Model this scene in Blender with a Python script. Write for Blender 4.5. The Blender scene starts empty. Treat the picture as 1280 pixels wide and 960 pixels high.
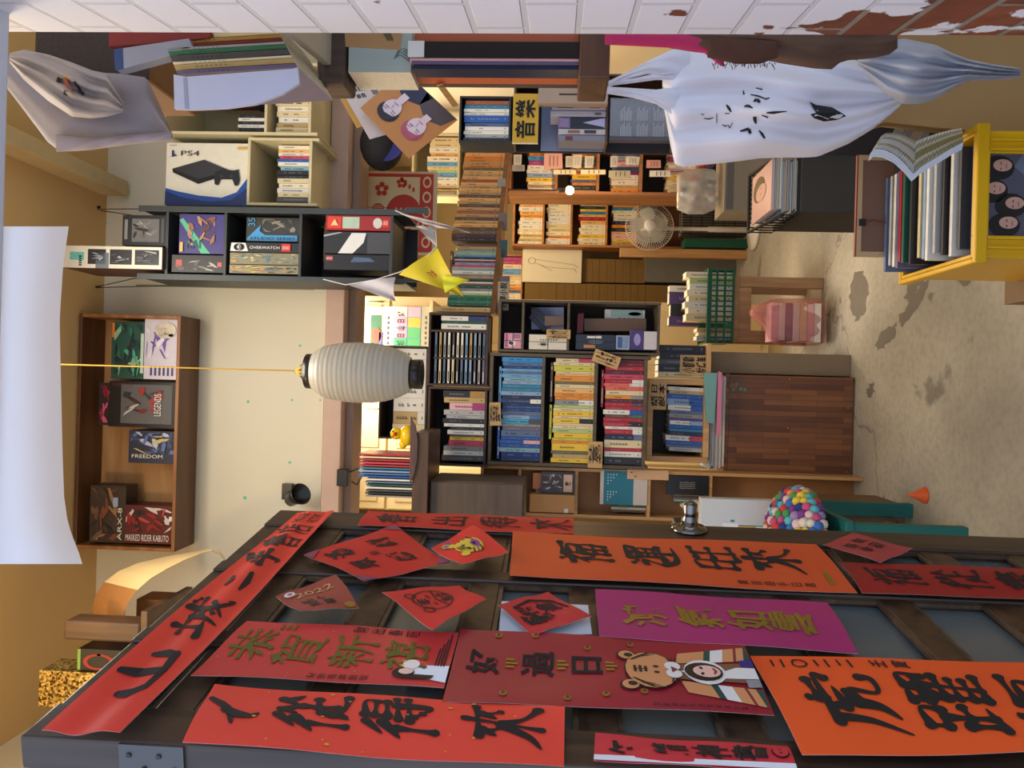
import bpy, math, random
from mathutils import Vector, Matrix
rnd = random.Random(11)
SC = bpy.context.scene
C = SC.collection

# ------------------------------------------------------------------ camera
FPX = 970.0
PITCH, ROLL, EYE = math.radians(3.1), 0.028, 1.5
_f = Vector((0, math.cos(PITCH), math.sin(PITCH)))
_u0 = Vector((0, -math.sin(PITCH), math.cos(PITCH)))
_r0 = Vector((1, 0, 0))
_R = _r0*math.cos(ROLL) + _u0*math.sin(ROLL)
_U = _u0*math.cos(ROLL) - _r0*math.sin(ROLL)
CAM = Vector((0, 0, EYE))
cd = bpy.data.cameras.new('camera')
cd.sensor_width = 36.0
cd.lens = FPX/1280*36.0
cd.clip_start = 0.02
cam = bpy.data.objects.new('camera', cd)
C.objects.link(cam)
xa, ya, za = -_U, _R, -_f            # the photograph was taken with the phone on its side
cam.matrix_world = Matrix(((xa.x, ya.x, za.x, 0), (xa.y, ya.y, za.y, 0), (xa.z, ya.z, za.z, EYE), (0, 0, 0, 1)))
SC.camera = cam

# ------------------------------------------------------------------ light
SC.view_settings.view_transform = 'Standard'
SC.view_settings.look = 'None'
SC.view_settings.gamma = 1.0
SC.view_settings.use_curve_mapping = False
SC.view_settings.exposure = 0.0
SC.cycles.use_denoising = True
SC.cycles.max_bounces = 8
SC.cycles.transparent_max_bounces = 16
w = bpy.data.worlds.new('daylight')
SC.world = w
w.use_nodes = True
bg = w.node_tree.nodes['Background']
bg.inputs['Color'].default_value = (0.58, 0.73, 1.0, 1)
bg.inputs['Strength'].default_value = 2.0

def lamp(name, kind, loc, power, col, size=0.3, rot=(0, 0, 0), sizey=None):
    l = bpy.data.lights.new(name, kind)
    l.energy = power
    l.color = col
    if kind == 'AREA':
        l.size = size
        if sizey:
            l.shape = 'RECTANGLE'
            l.size_y = sizey
    else:
        l.shadow_soft_size = size
    o = bpy.data.objects.new(name, l)
    o.location = loc
    o.rotation_euler = rot
    C.objects.link(o)
    return o
WARM = (1.0, 0.93, 0.80)
lamp('ceiling_light', 'AREA', (0.1, 2.05, 3.5), 40, WARM, 0.9)
lamp('ceiling_light', 'AREA', (0.15, 4.7, 3.0), 60, WARM, 0.8)
lamp('ceiling_light', 'AREA', (1.15, 5.6, 2.9), 30, (1.0, 0.80, 0.52), 0.5)
lamp('shelf_light', 'POINT', (-0.95, 1.75, 3.35), 18, (1.0, 0.70, 0.32), 0.05)
lamp('corner_light', 'POINT', (-1.0, 4.6, 1.5), 12, (1.0, 0.70, 0.38), 0.08)

# ------------------------------------------------------------------ pixel rays of the photograph -> points of the place
def ray(px, py):
    return _f - _U*((px-640)/FPX) + _R*((480-py)/FPX)
def P(px, py, Y):
    d = ray(px, py)
    return CAM + d*(Y/d.y)
def PZ(px, py, z):
    d = ray(px, py)
    return CAM + d*((z-EYE)/d.z)
def RX(px0, py0, px1, py1, Y):
    pm, qm = (px0+px1)/2, (py0+py1)/2
    return P(pm, py1, Y).x, P(pm, py0, Y).x, P(px1, qm, Y).z, P(px0, qm, Y).z

# ------------------------------------------------------------------ materials
def lin(c):
    r = []
    for v in c[:3]:
        v = v/255.0
        r.append(v/12.92 if v <= 0.04045 else ((v+0.055)/1.055)**2.4)
    return (r[0], r[1], r[2], 1.0)
_mc = {}
def M(c, rough=0.6, metal=0.0, alpha=1.0, var=0.12, scale=18.0, bump=0.0, trans=0.0, emit=0.0, name=None, sss=0.0):
    key = (tuple(c), rough, metal, alpha, var, scale, bump, trans, emit, sss)
    if key in _mc:
        return _mc[key]
    m = bpy.data.materials.new(name or 'surface')
    m.use_nodes = True
    nt = m.node_tree
    b = nt.nodes['Principled BSDF']
    b.inputs['Roughness'].default_value = rough
    b.inputs['Metallic'].default_value = metal
    b.inputs['Alpha'].default_value = alpha
    b.inputs['Transmission Weight'].default_value = trans
    col = lin(c)
    if var > 0 or bump > 0:
        tc = nt.nodes.new('ShaderNodeTexCoord')
        n = nt.nodes.new('ShaderNodeTexNoise')
        n.inputs['Scale'].default_value = scale
        n.inputs['Detail'].default_value = 5
        nt.links.new(tc.outputs['Object'], n.inputs['Vector'])
        mx = nt.nodes.new('ShaderNodeMix')
        mx.data_type = 'RGBA'
        mx.inputs[6].default_value = tuple(v*(1-var) for v in col[:3])+(1,)
        mx.inputs[7].default_value = tuple(min(1, v*(1+var)) for v in col[:3])+(1,)
        nt.links.new(n.outputs['Fac'], mx.inputs[0])
        nt.links.new(mx.outputs[2], b.inputs['Base Color'])
        if bump > 0:
            bp = nt.nodes.new('ShaderNodeBump')
            bp.inputs['Strength'].default_value = bump
            bp.inputs['Distance'].default_value = 0.01
            nt.links.new(n.outputs['Fac'], bp.inputs['Height'])
            nt.links.new(bp.outputs['Normal'], b.inputs['Normal'])
    else:
        b.inputs['Base Color'].default_value = col
    if sss > 0:                       # thin sheets let some light through
        t = nt.nodes.new('ShaderNodeBsdfTranslucent')
        t.inputs['Color'].default_value = col
        ms = nt.nodes.new('ShaderNodeMixShader')
        ms.inputs[0].default_value = sss
        nt.links.new(b.outputs[0], ms.inputs[1])
        nt.links.new(t.outputs[0], ms.inputs[2])
        nt.links.new(ms.outputs[0], nt.nodes['Material Output'].inputs['Surface'])
    if emit > 0:
        b.inputs['Emission Color'].default_value = col
        b.inputs['Emission Strength'].default_value = emit
    _mc[key] = m
    return m
def WOOD(c1, c2, axis='z', rough=0.5, sc=6.0, planks=0.0):
    key = ('wood', tuple(c1), tuple(c2), axis, rough, sc, planks)
    if key in _mc:
        return _mc[key]
    m = bpy.data.materials.new('wood')
    m.use_nodes = True
    nt = m.node_tree
    b = nt.nodes['Principled BSDF']
    b.inputs['Roughness'].default_value = rough
    tc = nt.nodes.new('ShaderNodeTexCoord')
    mp = nt.nodes.new('ShaderNodeMapping')
    s = [sc*5, sc*5, sc*5]
    s['xyz'.index(axis)] = sc*0.45
    mp.inputs['Scale'].default_value = s
    n = nt.nodes.new('ShaderNodeTexNoise')
    n.inputs['Scale'].default_value = 1.0
    n.inputs['Detail'].default_value = 6
    n.inputs['Distortion'].default_value = 0.6
    r = nt.nodes.new('ShaderNodeValToRGB')
    r.color_ramp.elements[0].position = 0.32
    r.color_ramp.elements[1].position = 0.68
    r.color_ramp.elements[0].color = lin(c1)
    r.color_ramp.elements[1].color = lin(c2)
    nt.links.new(tc.outputs['Object'], mp.inputs['Vector'])
    nt.links.new(mp.outputs['Vector'], n.inputs['Vector'])
    nt.links.new(n.outputs['Fac'], r.inputs['Fac'])
    nt.links.new(r.outputs['Color'], b.inputs['Base Color'])
    bp = nt.nodes.new('ShaderNodeBump')
    bp.inputs['Strength'].default_value = 0.15
    nt.links.new(n.outputs['Fac'], bp.inputs['Height'])
    nt.links.new(bp.outputs['Normal'], b.inputs['Normal'])
    _mc[key] = m
    return m

# ------------------------------------------------------------------ mesh builder
class MB:
    def __init__(s):
        s.v, s.f, s.m, s.mats = [], [], [], []
    def mi(s, m):
        if m not in s.mats:
            s.mats.append(m)
        return s.mats.index(m)
    def face(s, pts, m):
        i = len(s.v)
        s.v += [Vector(p) for p in pts]
        s.f.append(tuple(range(i, i+len(pts))))
        s.m.append(s.mi(m))
    def hexa(s, p, m, fm=None):
        # p: eight corners, bottom four then top four; fm: other materials for faces (bottom, top, front, right, back, left)
        i = len(s.v)
        s.v += [Vector(q) for q in p]
        fs = [(3, 2, 1, 0), (4, 5, 6, 7), (0, 1, 5, 4), (1, 2, 6, 5), (2, 3, 7, 6), (3, 0, 4, 7)]
        for k, q in enumerate(fs):
            s.f.append(tuple(i+a for a in q))
            s.m.append(s.mi((fm or {}).get(k, m)))
    def box(s, x0, x1, y0, y1, z0, z1, m, fm=None):
        s.hexa([(x0, y0, z0), (x1, y0, z0), (x1, y1, z0), (x0, y1, z0),
                (x0, y0, z1), (x1, y0, z1), (x1, y1, z1), (x0, y1, z1)], m, fm)
    def pbox(s, px0, py0, px1, py1, Y, d, m, fm=None):
        x0, x1, z0, z1 = RX(px0, py0, px1, py1, Y)
        s.box(x0, x1, Y, Y+d, z0, z1, m, fm)
    def prism(s, pts, vec, m, cap=True):
        # pts: closed outline of 3D points, swept along vec
        n = len(pts)
        i = len(s.v)
        vec = Vector(vec)
        s.v += [Vector(p) for p in pts] + [Vector(p)+vec for p in pts]
        k = s.mi(m)
        for a in range(n):
            b = (a+1) % n
            s.f.append((i+a, i+b, i+n+b, i+n+a))
            s.m.append(k)
        s.f.append(tuple(i+a for a in range(n))[::-1])
        s.m.append(k)
        s.f.append(tuple(i+n+a for a in range(n)))
        s.m.append(k)
    def pprism(s, pix, Y, d, m):
        s.prism([P(a, b, Y) for a, b in pix], (0, d, 0), m)
    def tube(s, path, r, m, n=8):
        path = [Vector(p) for p in path]
        rs = r if isinstance(r, (list, tuple)) else [r]*len(path)
        i0 = len(s.v)
        k = s.mi(m)
        ref = Vector((0.31, 0.77, 0.55))
        for j, p in enumerate(path):
            t = (path[min(j+1, len(path)-1)]-path[max(j-1, 0)]).normalized()
            a = t.cross(ref).normalized()
            b = t.cross(a)
            for q in range(n):
                an = 2*math.pi*q/n
                s.v.append(p+(a*math.cos(an)+b*math.sin(an))*rs[j])
        for j in range(len(path)-1):
            for q in range(n):
                e = (q+1) % n
                s.f.append((i0+j*n+q, i0+j*n+e, i0+(j+1)*n+e, i0+(j+1)*n+q))
                s.m.append(k)
        s.f.append(tuple(i0+q for q in range(n))[::-1])
        s.m.append(k)
        s.f.append(tuple(i0+(len(path)-1)*n+q for q in range(n)))
        s.m.append(k)
    def lathe(s, c, prof, m, n=24, ax=None, sx=1.0, sy=1.0):
        # prof: (radius, height) pairs about the axis ax (default z) through c
        c = Vector(c)
        ax = Vector(ax or (0, 0, 1)).normalized()
        a = ax.cross(Vector((0, 1, 0.01)) if abs(ax.y) < 0.9 else Vector((1, 0, 0))).normalized()
        b = ax.cross(a)
        i0 = len(s.v)
        k = s.mi(m)
        for r, h in prof:
            for q in range(n):
                an = 2*math.pi*q/n
                s.v.append(c+ax*h+a*(r*sx*math.cos(an))+b*(r*sy*math.sin(an)))
        for j in range(len(prof)-1):
            for q in range(n):
                e = (q+1) % n
                s.f.append((i0+j*n+q, i0+j*n+e, i0+(j+1)*n+e, i0+(j+1)*n+q))
                s.m.append(k)
        if prof[0][0] > 1e-4:
            s.f.append(tuple(i0+q for q in range(n))[::-1])
            s.m.append(k)
        if prof[-1][0] > 1e-4:
            s.f.append(tuple(i0+(len(prof)-1)*n+q for q in range(n)))
            s.m.append(k)
    def ball(s, c, r, m, n=10, sx=1, sy=1, sz=1):
        c = Vector(c)
        i0 = len(s.v)
        k = s.mi(m)
        h = max(4, n//2)
        for j in range(h+1):
            th = math.pi*j/h
            for q in range(n):
                an = 2*math.pi*q/n
                s.v.append(c+Vector((r*sx*math.sin(th)*math.cos(an), r*sy*math.sin(th)*math.sin(an), r*sz*math.cos(th))))
        for j in range(h):
            for q in range(n):
                e = (q+1) % n
                s.f.append((i0+j*n+q, i0+(j+1)*n+q, i0+(j+1)*n+e, i0+j*n+e))
                s.m.append(k)
    def grid(s, fn, nu, nv, m, mfn=None):
        i0 = len(s.v)
        for a in range(nu+1):
            for b in range(nv+1):
                s.v.append(Vector(fn(a/nu, b/nv)))
        for a in range(nu):
            for b in range(nv):
                s.f.append((i0+a*(nv+1)+b, i0+(a+1)*(nv+1)+b, i0+(a+1)*(nv+1)+b+1, i0+a*(nv+1)+b+1))
                s.m.append(s.mi(mfn((a+.5)/nu, (b+.5)/nv) if mfn else m))
    def build(s, name, parent=None, bevel=0.0, smooth=False, solid=0.0, sub=0):
        xs = [v.x for v in s.v]
        ys = [v.y for v in s.v]
        zs = [v.z for v in s.v]
        c = Vector(((min(xs)+max(xs))/2, (min(ys)+max(ys))/2, min(zs) if parent is None else (min(zs)+max(zs))/2))
        me = bpy.data.meshes.new(name)
        me.from_pydata([tuple(v-c) for v in s.v], [], s.f)
        for m in s.mats:
            me.materials.append(m)
        me.polygons.foreach_set('material_index', s.m)
        if smooth:
            me.polygons.foreach_set('use_smooth', [True]*len(s.f))
        me.update()
        o = bpy.data.objects.new(name, me)
        C.objects.link(o)
        w = parent
        off = Vector((0, 0, 0))
        while w is not None:
            off += w.location
            w = w.parent
        o.location = c-off
        if parent is not None:
            o.parent = parent
        if solid:
            md = o.modifiers.new('thick', 'SOLIDIFY')
            md.thickness = solid
            md.offset = 0
        if bevel:
            md = o.modifiers.new('bevel', 'BEVEL')
            md.width = bevel
            md.segments = 2
            md.limit_method = 'ANGLE'
        if sub:
            md = o.modifiers.new('sub', 'SUBSURF')
            md.levels = md.render_levels = sub
        return o
def tag(o, label, cat, group=None, kind=None):
    if label:
        o['label'] = label
    if cat:
        o['category'] = cat
    if group:
        o['group'] = group
    if kind:
        o['kind'] = kind
    return o
def thing(name, label, cat, loc, group=None):
    o = bpy.data.objects.new(name, None)
    o.empty_display_size = 0.05
    o.location = loc
    C.objects.link(o)
    return tag(o, label, cat, group)
def struct(o):
    o['kind'] = 'structure'
    return o
ORD = ('first second third fourth fifth sixth seventh eighth ninth tenth eleventh twelfth thirteenth fourteenth fifteenth sixteenth '
       'seventeenth eighteenth nineteenth twentieth twenty-first twenty-second twenty-third twenty-fourth twenty-fifth twenty-sixth '
       'twenty-seventh twenty-eighth twenty-ninth thirtieth thirty-first thirty-second thirty-third thirty-fourth thirty-fifth').split()

# ------------------------------------------------------------------ lettering
WORDS = list('山城二手書店好過日子恭賀新禧福運旺來人從得虎躍新年萬事如意招財進寶眾感謝滿氣勢龍馬精神壬寅〇音樂歐美翻譯小說社會思想文學日本藝術設計推理語散春夏王年順鴻出雲香') + \
    ['RIDGE', 'BOOKS', '2022', 'PS4', 'SONY', 'MASKED RIDER KABUTO', 'ARX-8', 'LEGENDS', 'MARVEL', 'DEADPOOL', 'OVERWATCH', 'LEGO', '35',
     'RAI', 'FREEDOM', 'CASSIOPEIA', '180', 'Filip', 'GOTH', 'CANON', 'FILM', 'Music', 'BEST', 'VOL.2', 'STUDIO SERIES', '3', '↓']
_gl = {}
def _make_glyphs():
    fc = bpy.data.curves.new('lettering', 'FONT')
    fo = bpy.data.objects.new('lettering', fc)
    C.objects.link(fo)
    for wd in WORDS:
        for bold in (0.0, 0.022):
            if bold and (wd.isascii()):
                continue
            fc.body = wd
            fc.offset = bold
            fc.resolution_u = 3
            bpy.context.view_layer.update()
            me = bpy.data.meshes.new_from_object(fo.evaluated_get(bpy.context.evaluated_depsgraph_get()))
            vs = [(v.co.x, v.co.y) for v in me.vertices]
            fs = [tuple(p.vertices) for p in me.polygons]
            if wd.isascii():
                x0, x1 = min(v[0] for v in vs), max(v[0] for v in vs)
                y0, y1 = min(v[1] for v in vs), max(v[1] for v in vs)
                vs = [((a-x0)/(x1-x0), (b-y0)/(y1-y0)) for a, b in vs]
            else:
                vs = [(a, b+0.12) for a, b in vs]
            _gl[(wd, bold)] = (vs, fs)
            bpy.data.meshes.remove(me)
    bpy.data.objects.remove(fo)
    bpy.data.curves.remove(fc)
_make_glyphs()
def brush(x, y, k):
    # the wobble and slant of a brush hand
    return (x+0.035*math.sin(5.1*y+k)+0.02*math.sin(11*y+2.3*k+4*x)+0.10*(y-0.5), y+0.03*math.sin(4.7*x+1.7*k)+0.02*math.sin(9*x+k+5*y)+0.05*(x-.5))
def put(mb, wd, at, x0, y0, x1, y1, m, bold=False, hand=None):
    # a word filling the rectangle x0..x1, y0..y1 of the surface map at(a, b)
    vs, fs = _gl[(wd, 0.022 if bold and not wd.isascii() else 0.0)]
    i = len(mb.v)
    for x, y in vs:
        if hand is not None:
            x, y = brush(x, y, hand)
        mb.v.append(Vector(at(x0+(x1-x0)*x, y0+(y1-y0)*y)))
    k = mb.mi(m)
    for f in fs:
        mb.f.append(tuple(i+a for a in f))
        mb.m.append(k)
def stroke(mb, pts, at, m, x0=0, y0=0, x1=1, y1=1):
    # pts: (x, y, half width) along a brush stroke in the rectangle
    n = len(pts)
    L, Rr = [], []
    for j in range(n):
        ax, ay, _ = pts[max(j-1, 0)]
        bx, by, _ = pts[min(j+1, n-1)]
        dx, dy = bx-ax, by-ay
        l = math.hypot(dx, dy) or 1
        x, y, wd = pts[j]
        L.append((x-dy/l*wd, y+dx/l*wd))
        Rr.append((x+dy/l*wd, y-dx/l*wd))
    f = lambda q: at(x0+(x1-x0)*q[0], y0+(y1-y0)*q[1])
    for j in range(n-1):
        mb.face([f(L[j]), f(Rr[j]), f(Rr[j+1]), f(L[j+1])], m)
    for e, s in ((0, -1), (n-1, 1)):
        x, y, wd = pts[e]
        ax, ay, _ = pts[1 if e == 0 else n-2]
        d = math.atan2(y-ay, x-ax)
        mb.face([f((x+wd*math.cos(d+t*math.pi/8), y+wd*math.sin(d+t*math.pi/8))) for t in range(-4, 5)], m)
BRUSH = {'城': '0565 3568/2085 2035/0325 3835>/4270 9574/4870 4540 3510>/5055 6556 6235 5832/6592 7045 9512 9622>/8850 5512>/8090 8883', '手': '7592 4588 2584>/2066 8068/0545 9548/5285 5330 5012 3818>',
 '書': '2588 7590 7472/1080 9082/2572 7473/5098 5050/1563 8565/0552 9554/2540 2605/2540 7542 7405/2624 7426/2607 7408', '店': '5098 5488/1085 9087/1885 1645 0502>/5572 5545/5560 8562/3840 3708/3840 8042 7808/3710 7811',
 '從': '3090 0868>/3068 0445>/2050 2002/5090 4068>/5082 6465>/7890 6668>/7882 9562>/6560 6518/6542 8544/5035 4510 3802>/4522 6508 9804', '得': '3090 0868>/3068 0445>/2050 2002/4592 4662/4592 8593 8462/4578 8479/4663 8464/4050 9552/3835 9837/7650 7710 6414>/5027 5818',
 '來': '1582 8884/3078 2060>/3068 4055/7078 6060>/7068 8255/5098 5002/4852 2820 0505>/5252 7222 9806', '福': '2295 2886/0875 3577 0545>/2255 2202/2845 3538/4590 9592/5078 5058/5078 8879 8658/5160 8661/4848 4905/4848 9249 9005/4927 9128/6947 7006/4907 9008',
 '運': '1292 2084/0868 2869 1040 2532/1032 3010 6006 9704>/3592 3685/3592 9293 8882/4078 8879/4570 4540/4570 8571 8440/4656 8457/4642 8443/3530 9532/6588 6515', '旺': '1285 1222/1285 3886 3722/1255 3756/1224 3725/4885 9586/5053 9254/4412 9914/7084 7013',
 '虎': '5098 5080/5089 8290/1578 9080 8868/2078 1840 0202>/4070 4055 6552/3560 7264>/4845 4020 2504>/4843 6843 6615 9012 9424', '躍': '0890 0968/0890 3591 3368/0969 3370/2268 2210/2240 3841/0845 0908/0405 4014>/4592 6693 6468/5082 5878/4872 6280>/7092 9493 9068/7582 8578/7472 9080>/5865 4848>/5555 5602/5552 9353/7566 7202/5536 9037/5520 9021/5503 9804',
 '恭': '1282 8884/3598 3464/6598 6664/0562 9564/4562 2540 0232>/5562 7545 9835/5248 5005 4212>/3230 2014>/6632 7424/8232 9018', '賀': '0585 3886 3268 2866>/2295 1578 0266>/5590 5668/5590 8891 8568/5569 8670/2260 2312/2260 7561 7412/2345 7446/2330 7431/2314 7415/3810 1500>/6210 8800',
 '新': '2598 2890/0885 4586/1580 2070/3880 3270>/0464 4866/0648 4650/2664 2602/2445 0525>/3045 4530/8895 6085>/6085 5840 4802>/6058 9860/8058 7900', '禧': '2295 2886/0875 3577 0545>/2255 2202/2845 3538/4590 9592/7098 7080/5080 9082/5470 5558/5470 8871 8658/5559 8660/5852 6246>/8054 7646>/4243 9845/5234 5306/5234 9035 8806/5307 8908'}
def brush_char(mb, ch, at, x0, y0, x1, y1, m, wd=.05, seed=0):
    # a character written stroke by stroke with a loaded brush: heavy start, thinner middle, pressed or trailing end
    r = random.Random(seed*31+ord(ch))
    for st in BRUSH[ch].split('/'):
        tail = st.endswith('>')
        p = [(int(q[:2])/100+r.uniform(-.015, .015), int(q[2:])/100+r.uniform(-.015, .015)) for q in st.rstrip('>').split()]
        p = [(x+.10*(y-.5), y+.05*(x-.5)) for x, y in p]
        q = []
        n = len(p)
        ext = [p[0]]+p+[p[-1]]
        for i in range(n-1):
            a, b_, c, d = ext[i:i+4]
            for k in range(7):
                t = k/7
                q.append(tuple(.5*((2*b_[j])+(c[j]-a[j])*t+(2*a[j]-5*b_[j]+4*c[j]-d[j])*t*t+(3*b_[j]-a[j]-3*c[j]+d[j])*t**3) for j in (0, 1)))
        q.append(p[-1])
        w0 = wd*r.uniform(.85, 1.25)
        N = len(q)-1
        pts = []
        for i, (x, y) in enumerate(q):
            t = i/N
            f = (1.15-.75*min(1, t/.45)+.30*max(0, (t-.45)/.55)) if not tail else (1.2-.98*t**1.3)
            if not tail:
                f += .35*max(0, (t-.8)/.2)
            pts.append((x, y, w0*f))
        stroke(mb, pts, at, m, x0, y0, x1, y1)
def quad(tl, tr, br, bl, off=None):
    off = off or Vector((0, 0, 0))
    tl, tr, br, bl = [Vector(q)+off for q in (tl, tr, br, bl)]
    return lambda a, b: (tl*(1-a)+tr*a)*b+(bl*(1-a)+br*a)*(1-b)
def front(px0, py0, px1, py1, Y, e=0.0015):
    # surface map of a frontal rectangle; a runs right and b up as one stands in the place
    x0, x1, z0, z1 = RX(px0, py0, px1, py1, Y)
    return quad((x0, Y-e, z1), (x1, Y-e, z1), (x1, Y-e, z0), (x0, Y-e, z0))
def lying(px0, py0, px1, py1, Y, e=0.0015):
    # the same rectangle read by someone lying on the right side (print of boxes that lie on their side)
    x0, x1, z0, z1 = RX(px0, py0, px1, py1, Y)
    return quad((x1, Y-e, z1), (x1, Y-e, z0), (x0, Y-e, z0), (x0, Y-e, z1))
def patch(mb, at, x0, y0, x1, y1, m):
    mb.face([at(x0, y0), at(x1, y0), at(x1, y1), at(x0, y1)], m)
def shape(mb, at, pts, m):
    mb.face([at(a, b) for a, b in pts], m)
def disc(mb, at, x, y, rx, ry, m, n=18):
    mb.face([at(x+rx*math.cos(2*math.pi*k/n), y+ry*math.sin(2*math.pi*k/n)) for k in range(n)], m)
BLACK = M((18, 17, 18), 0.6, var=0)
INK = M((14, 12, 12), 0.75, var=0)
WHITE = M((225, 222, 215), 0.6, var=0.04)
PAGES = M((214, 203, 178), 0.8, var=0.15, scale=120)
KRAFT = M((176, 135, 88), 0.8, var=0.1)
# ------------------------------------------------------------------ the setting
def concrete():
    m = bpy.data.materials.new('worn concrete')
    m.use_nodes = True
    nt = m.node_tree
    b = nt.nodes['Principled BSDF']
    b.inputs['Roughness'].default_value = 0.62
    tc = nt.nodes.new('ShaderNodeTexCoord')
    def noise(sc, det, dist=0.0):
        n = nt.nodes.new('ShaderNodeTexNoise')
        n.inputs['Scale'].default_value = sc
        n.inputs['Detail'].default_value = det
        n.inputs['Distortion'].default_value = dist
        nt.links.new(tc.outputs['Object'], n.inputs['Vector'])
        return n
    def ramp(src, p0, p1, c0, c1):
        r = nt.nodes.new('ShaderNodeValToRGB')
        r.color_ramp.elements[0].position = p0
        r.color_ramp.elements[1].position = p1
        r.color_ramp.elements[0].color = c0
        r.color_ramp.elements[1].color = c1
        nt.links.new(src, r.inputs['Fac'])
        return r.outputs['Color']
    def mixc(f, a, c):
        x = nt.nodes.new('ShaderNodeMix')
        x.data_type = 'RGBA'
        nt.links.new(f, x.inputs[0])
        for s, i in ((a, 6), (c, 7)):
            if isinstance(s, tuple):
                x.inputs[i].default_value = s
            else:
                nt.links.new(s, x.inputs[i])
        return x.outputs[2]
    W1, B0 = (1, 1, 1, 1), (0, 0, 0, 1)
    base = ramp(noise(1.3, 6).outputs['Fac'], 0.35, 0.7, lin((148, 141, 127)), lin((190, 181, 163)))
    fine = ramp(noise(38, 6).outputs['Fac'], 0.42, 0.75, B0, (0.35, 0.35, 0.35, 1))
    c = mixc(fine, base, lin((120, 108, 90)))
    worn = ramp(noise(1.9, 7, 0.15).outputs['Fac'], 0.63, 0.66, B0, (0.8, 0.8, 0.8, 1))
    c = mixc(worn, c, lin((112, 108, 98)))
    spots = ramp(noise(9, 3).outputs['Fac'], 0.70, 0.76, B0, (0.7, 0.7, 0.7, 1))
    c = mixc(spots, c, lin((92, 84, 70)))
    vo = nt.nodes.new('ShaderNodeTexVoronoi')
    vo.feature = 'DISTANCE_TO_EDGE'
    vo.inputs['Scale'].default_value = 0.42
    dn = noise(2.5, 5)
    va = nt.nodes.new('ShaderNodeVectorMath')
    va.operation = 'MULTIPLY_ADD'
    va.inputs[1].default_value = (0.6, 0.6, 0)
    nt.links.new(dn.outputs['Color'], va.inputs[0])
    nt.links.new(tc.outputs['Object'], va.inputs[2])
    nt.links.new(va.outputs[0], vo.inputs['Vector'])
    crack = ramp(vo.outputs['Distance'], 0.0008, 0.003, (0.55, 0.55, 0.55, 1), B0)
    c = mixc(crack, c, lin((70, 64, 54)))
    nt.links.new(c, b.inputs['Base Color'])
    bp = nt.nodes.new('ShaderNodeBump')
    bp.inputs['Strength'].default_value = 0.25
    bp.inputs['Distance'].default_value = 0.01
    nt.links.new(noise(30, 8).outputs['Fac'], bp.inputs['Height'])
    nt.links.new(bp.outputs['Normal'], b.inputs['Normal'])
    return m
def plain(name, x0, x1, y0, y1, z0, z1, m, bevel=0):
    b = MB()
    b.box(x0, x1, y0, y1, z0, z1, m)
    return struct(b.build(name, bevel=bevel))
PLASTER = M((214, 205, 180), 0.8, var=0.05, scale=3, bump=0.05)
CEIL = M((214, 178, 120), 0.85, var=0.10, scale=2.2, bump=0.15)
plain('floor', -1.6, 2.6, -1.5, 7.3, -0.06, 0, concrete())
ZC = 3.66
plain('ceiling', -1.6, 2.6, 0.62, 7.3, ZC, ZC+0.08, CEIL)
plain('wall_left', -1.62, -1.5, 0.62, 7.3, 0, ZC, PLASTER)
plain('wall_right', 1.95, 2.07, 1.06, 7.3, 0, ZC, PLASTER)
plain('wall_back', -1.5, 1.95, 7.0, 7.12, 0, ZC, M((150, 128, 88), 0.8, var=0.1, scale=4))
zl1 = P(405, 480, 3.6).z
zl0 = P(429, 480, 3.52).z
b = MB()
b.box(-1.5, 1.95, 3.6, 3.72, zl1, ZC, PLASTER)
struct(b.build('wall_back_upper'))
b = MB()
TRIMM = M((186, 156, 138), 0.7, var=0.08)
b.box(-1.5, 1.95, 3.50, 3.80, zl0, P(405, 480, 3.5).z, TRIMM)
b.box(-1.5, 1.95, 3.58, 3.75, zl0-0.035, zl0, M((150, 124, 108), 0.7))
struct(b.build('trim_1', bevel=0.004))
b = MB()
za = P(122, 480, 3.57).z
b.box(-1.5, 1.95, 3.575, 3.6, za, za+0.03, M((190, 192, 200), 0.6))
struct(b.build('trim_2'))
# joint between two plaster boards
b = MB()
b.pbox(170, 358, 392, 360, 3.594, 0.006, M((150, 138, 110), 0.8))
struct(b.build('trim_3'))
# a beam under the ceiling, running back beside the brick pillar
b = MB()
p = PZ(20, 176, ZC-0.10)
b.box(p.x-0.03, p.x+0.04, 1.2, 3.57, ZC-0.12, ZC, M((200, 176, 130), 0.7))
struct(b.build('trim_4', bevel=0.004))
# little chips of green paint on the plaster
b = MB()
for px, py, r in ((131, 278, 3), (310, 502, 2), (365, 500, 1.6), (362, 578, 1.8), (306, 622, 2.4), (375, 432, 1.6), (400, 500, 1.3), (370, 465, 2)):
    b.face([P(px+r*math.cos(t*.9)*(1+.3*math.sin(3*t)), py+r*math.sin(t*.9), 3.598) for t in range(7)], M((96, 190, 160), 0.7, var=0))
struct(b.build('trim_5'))

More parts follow.
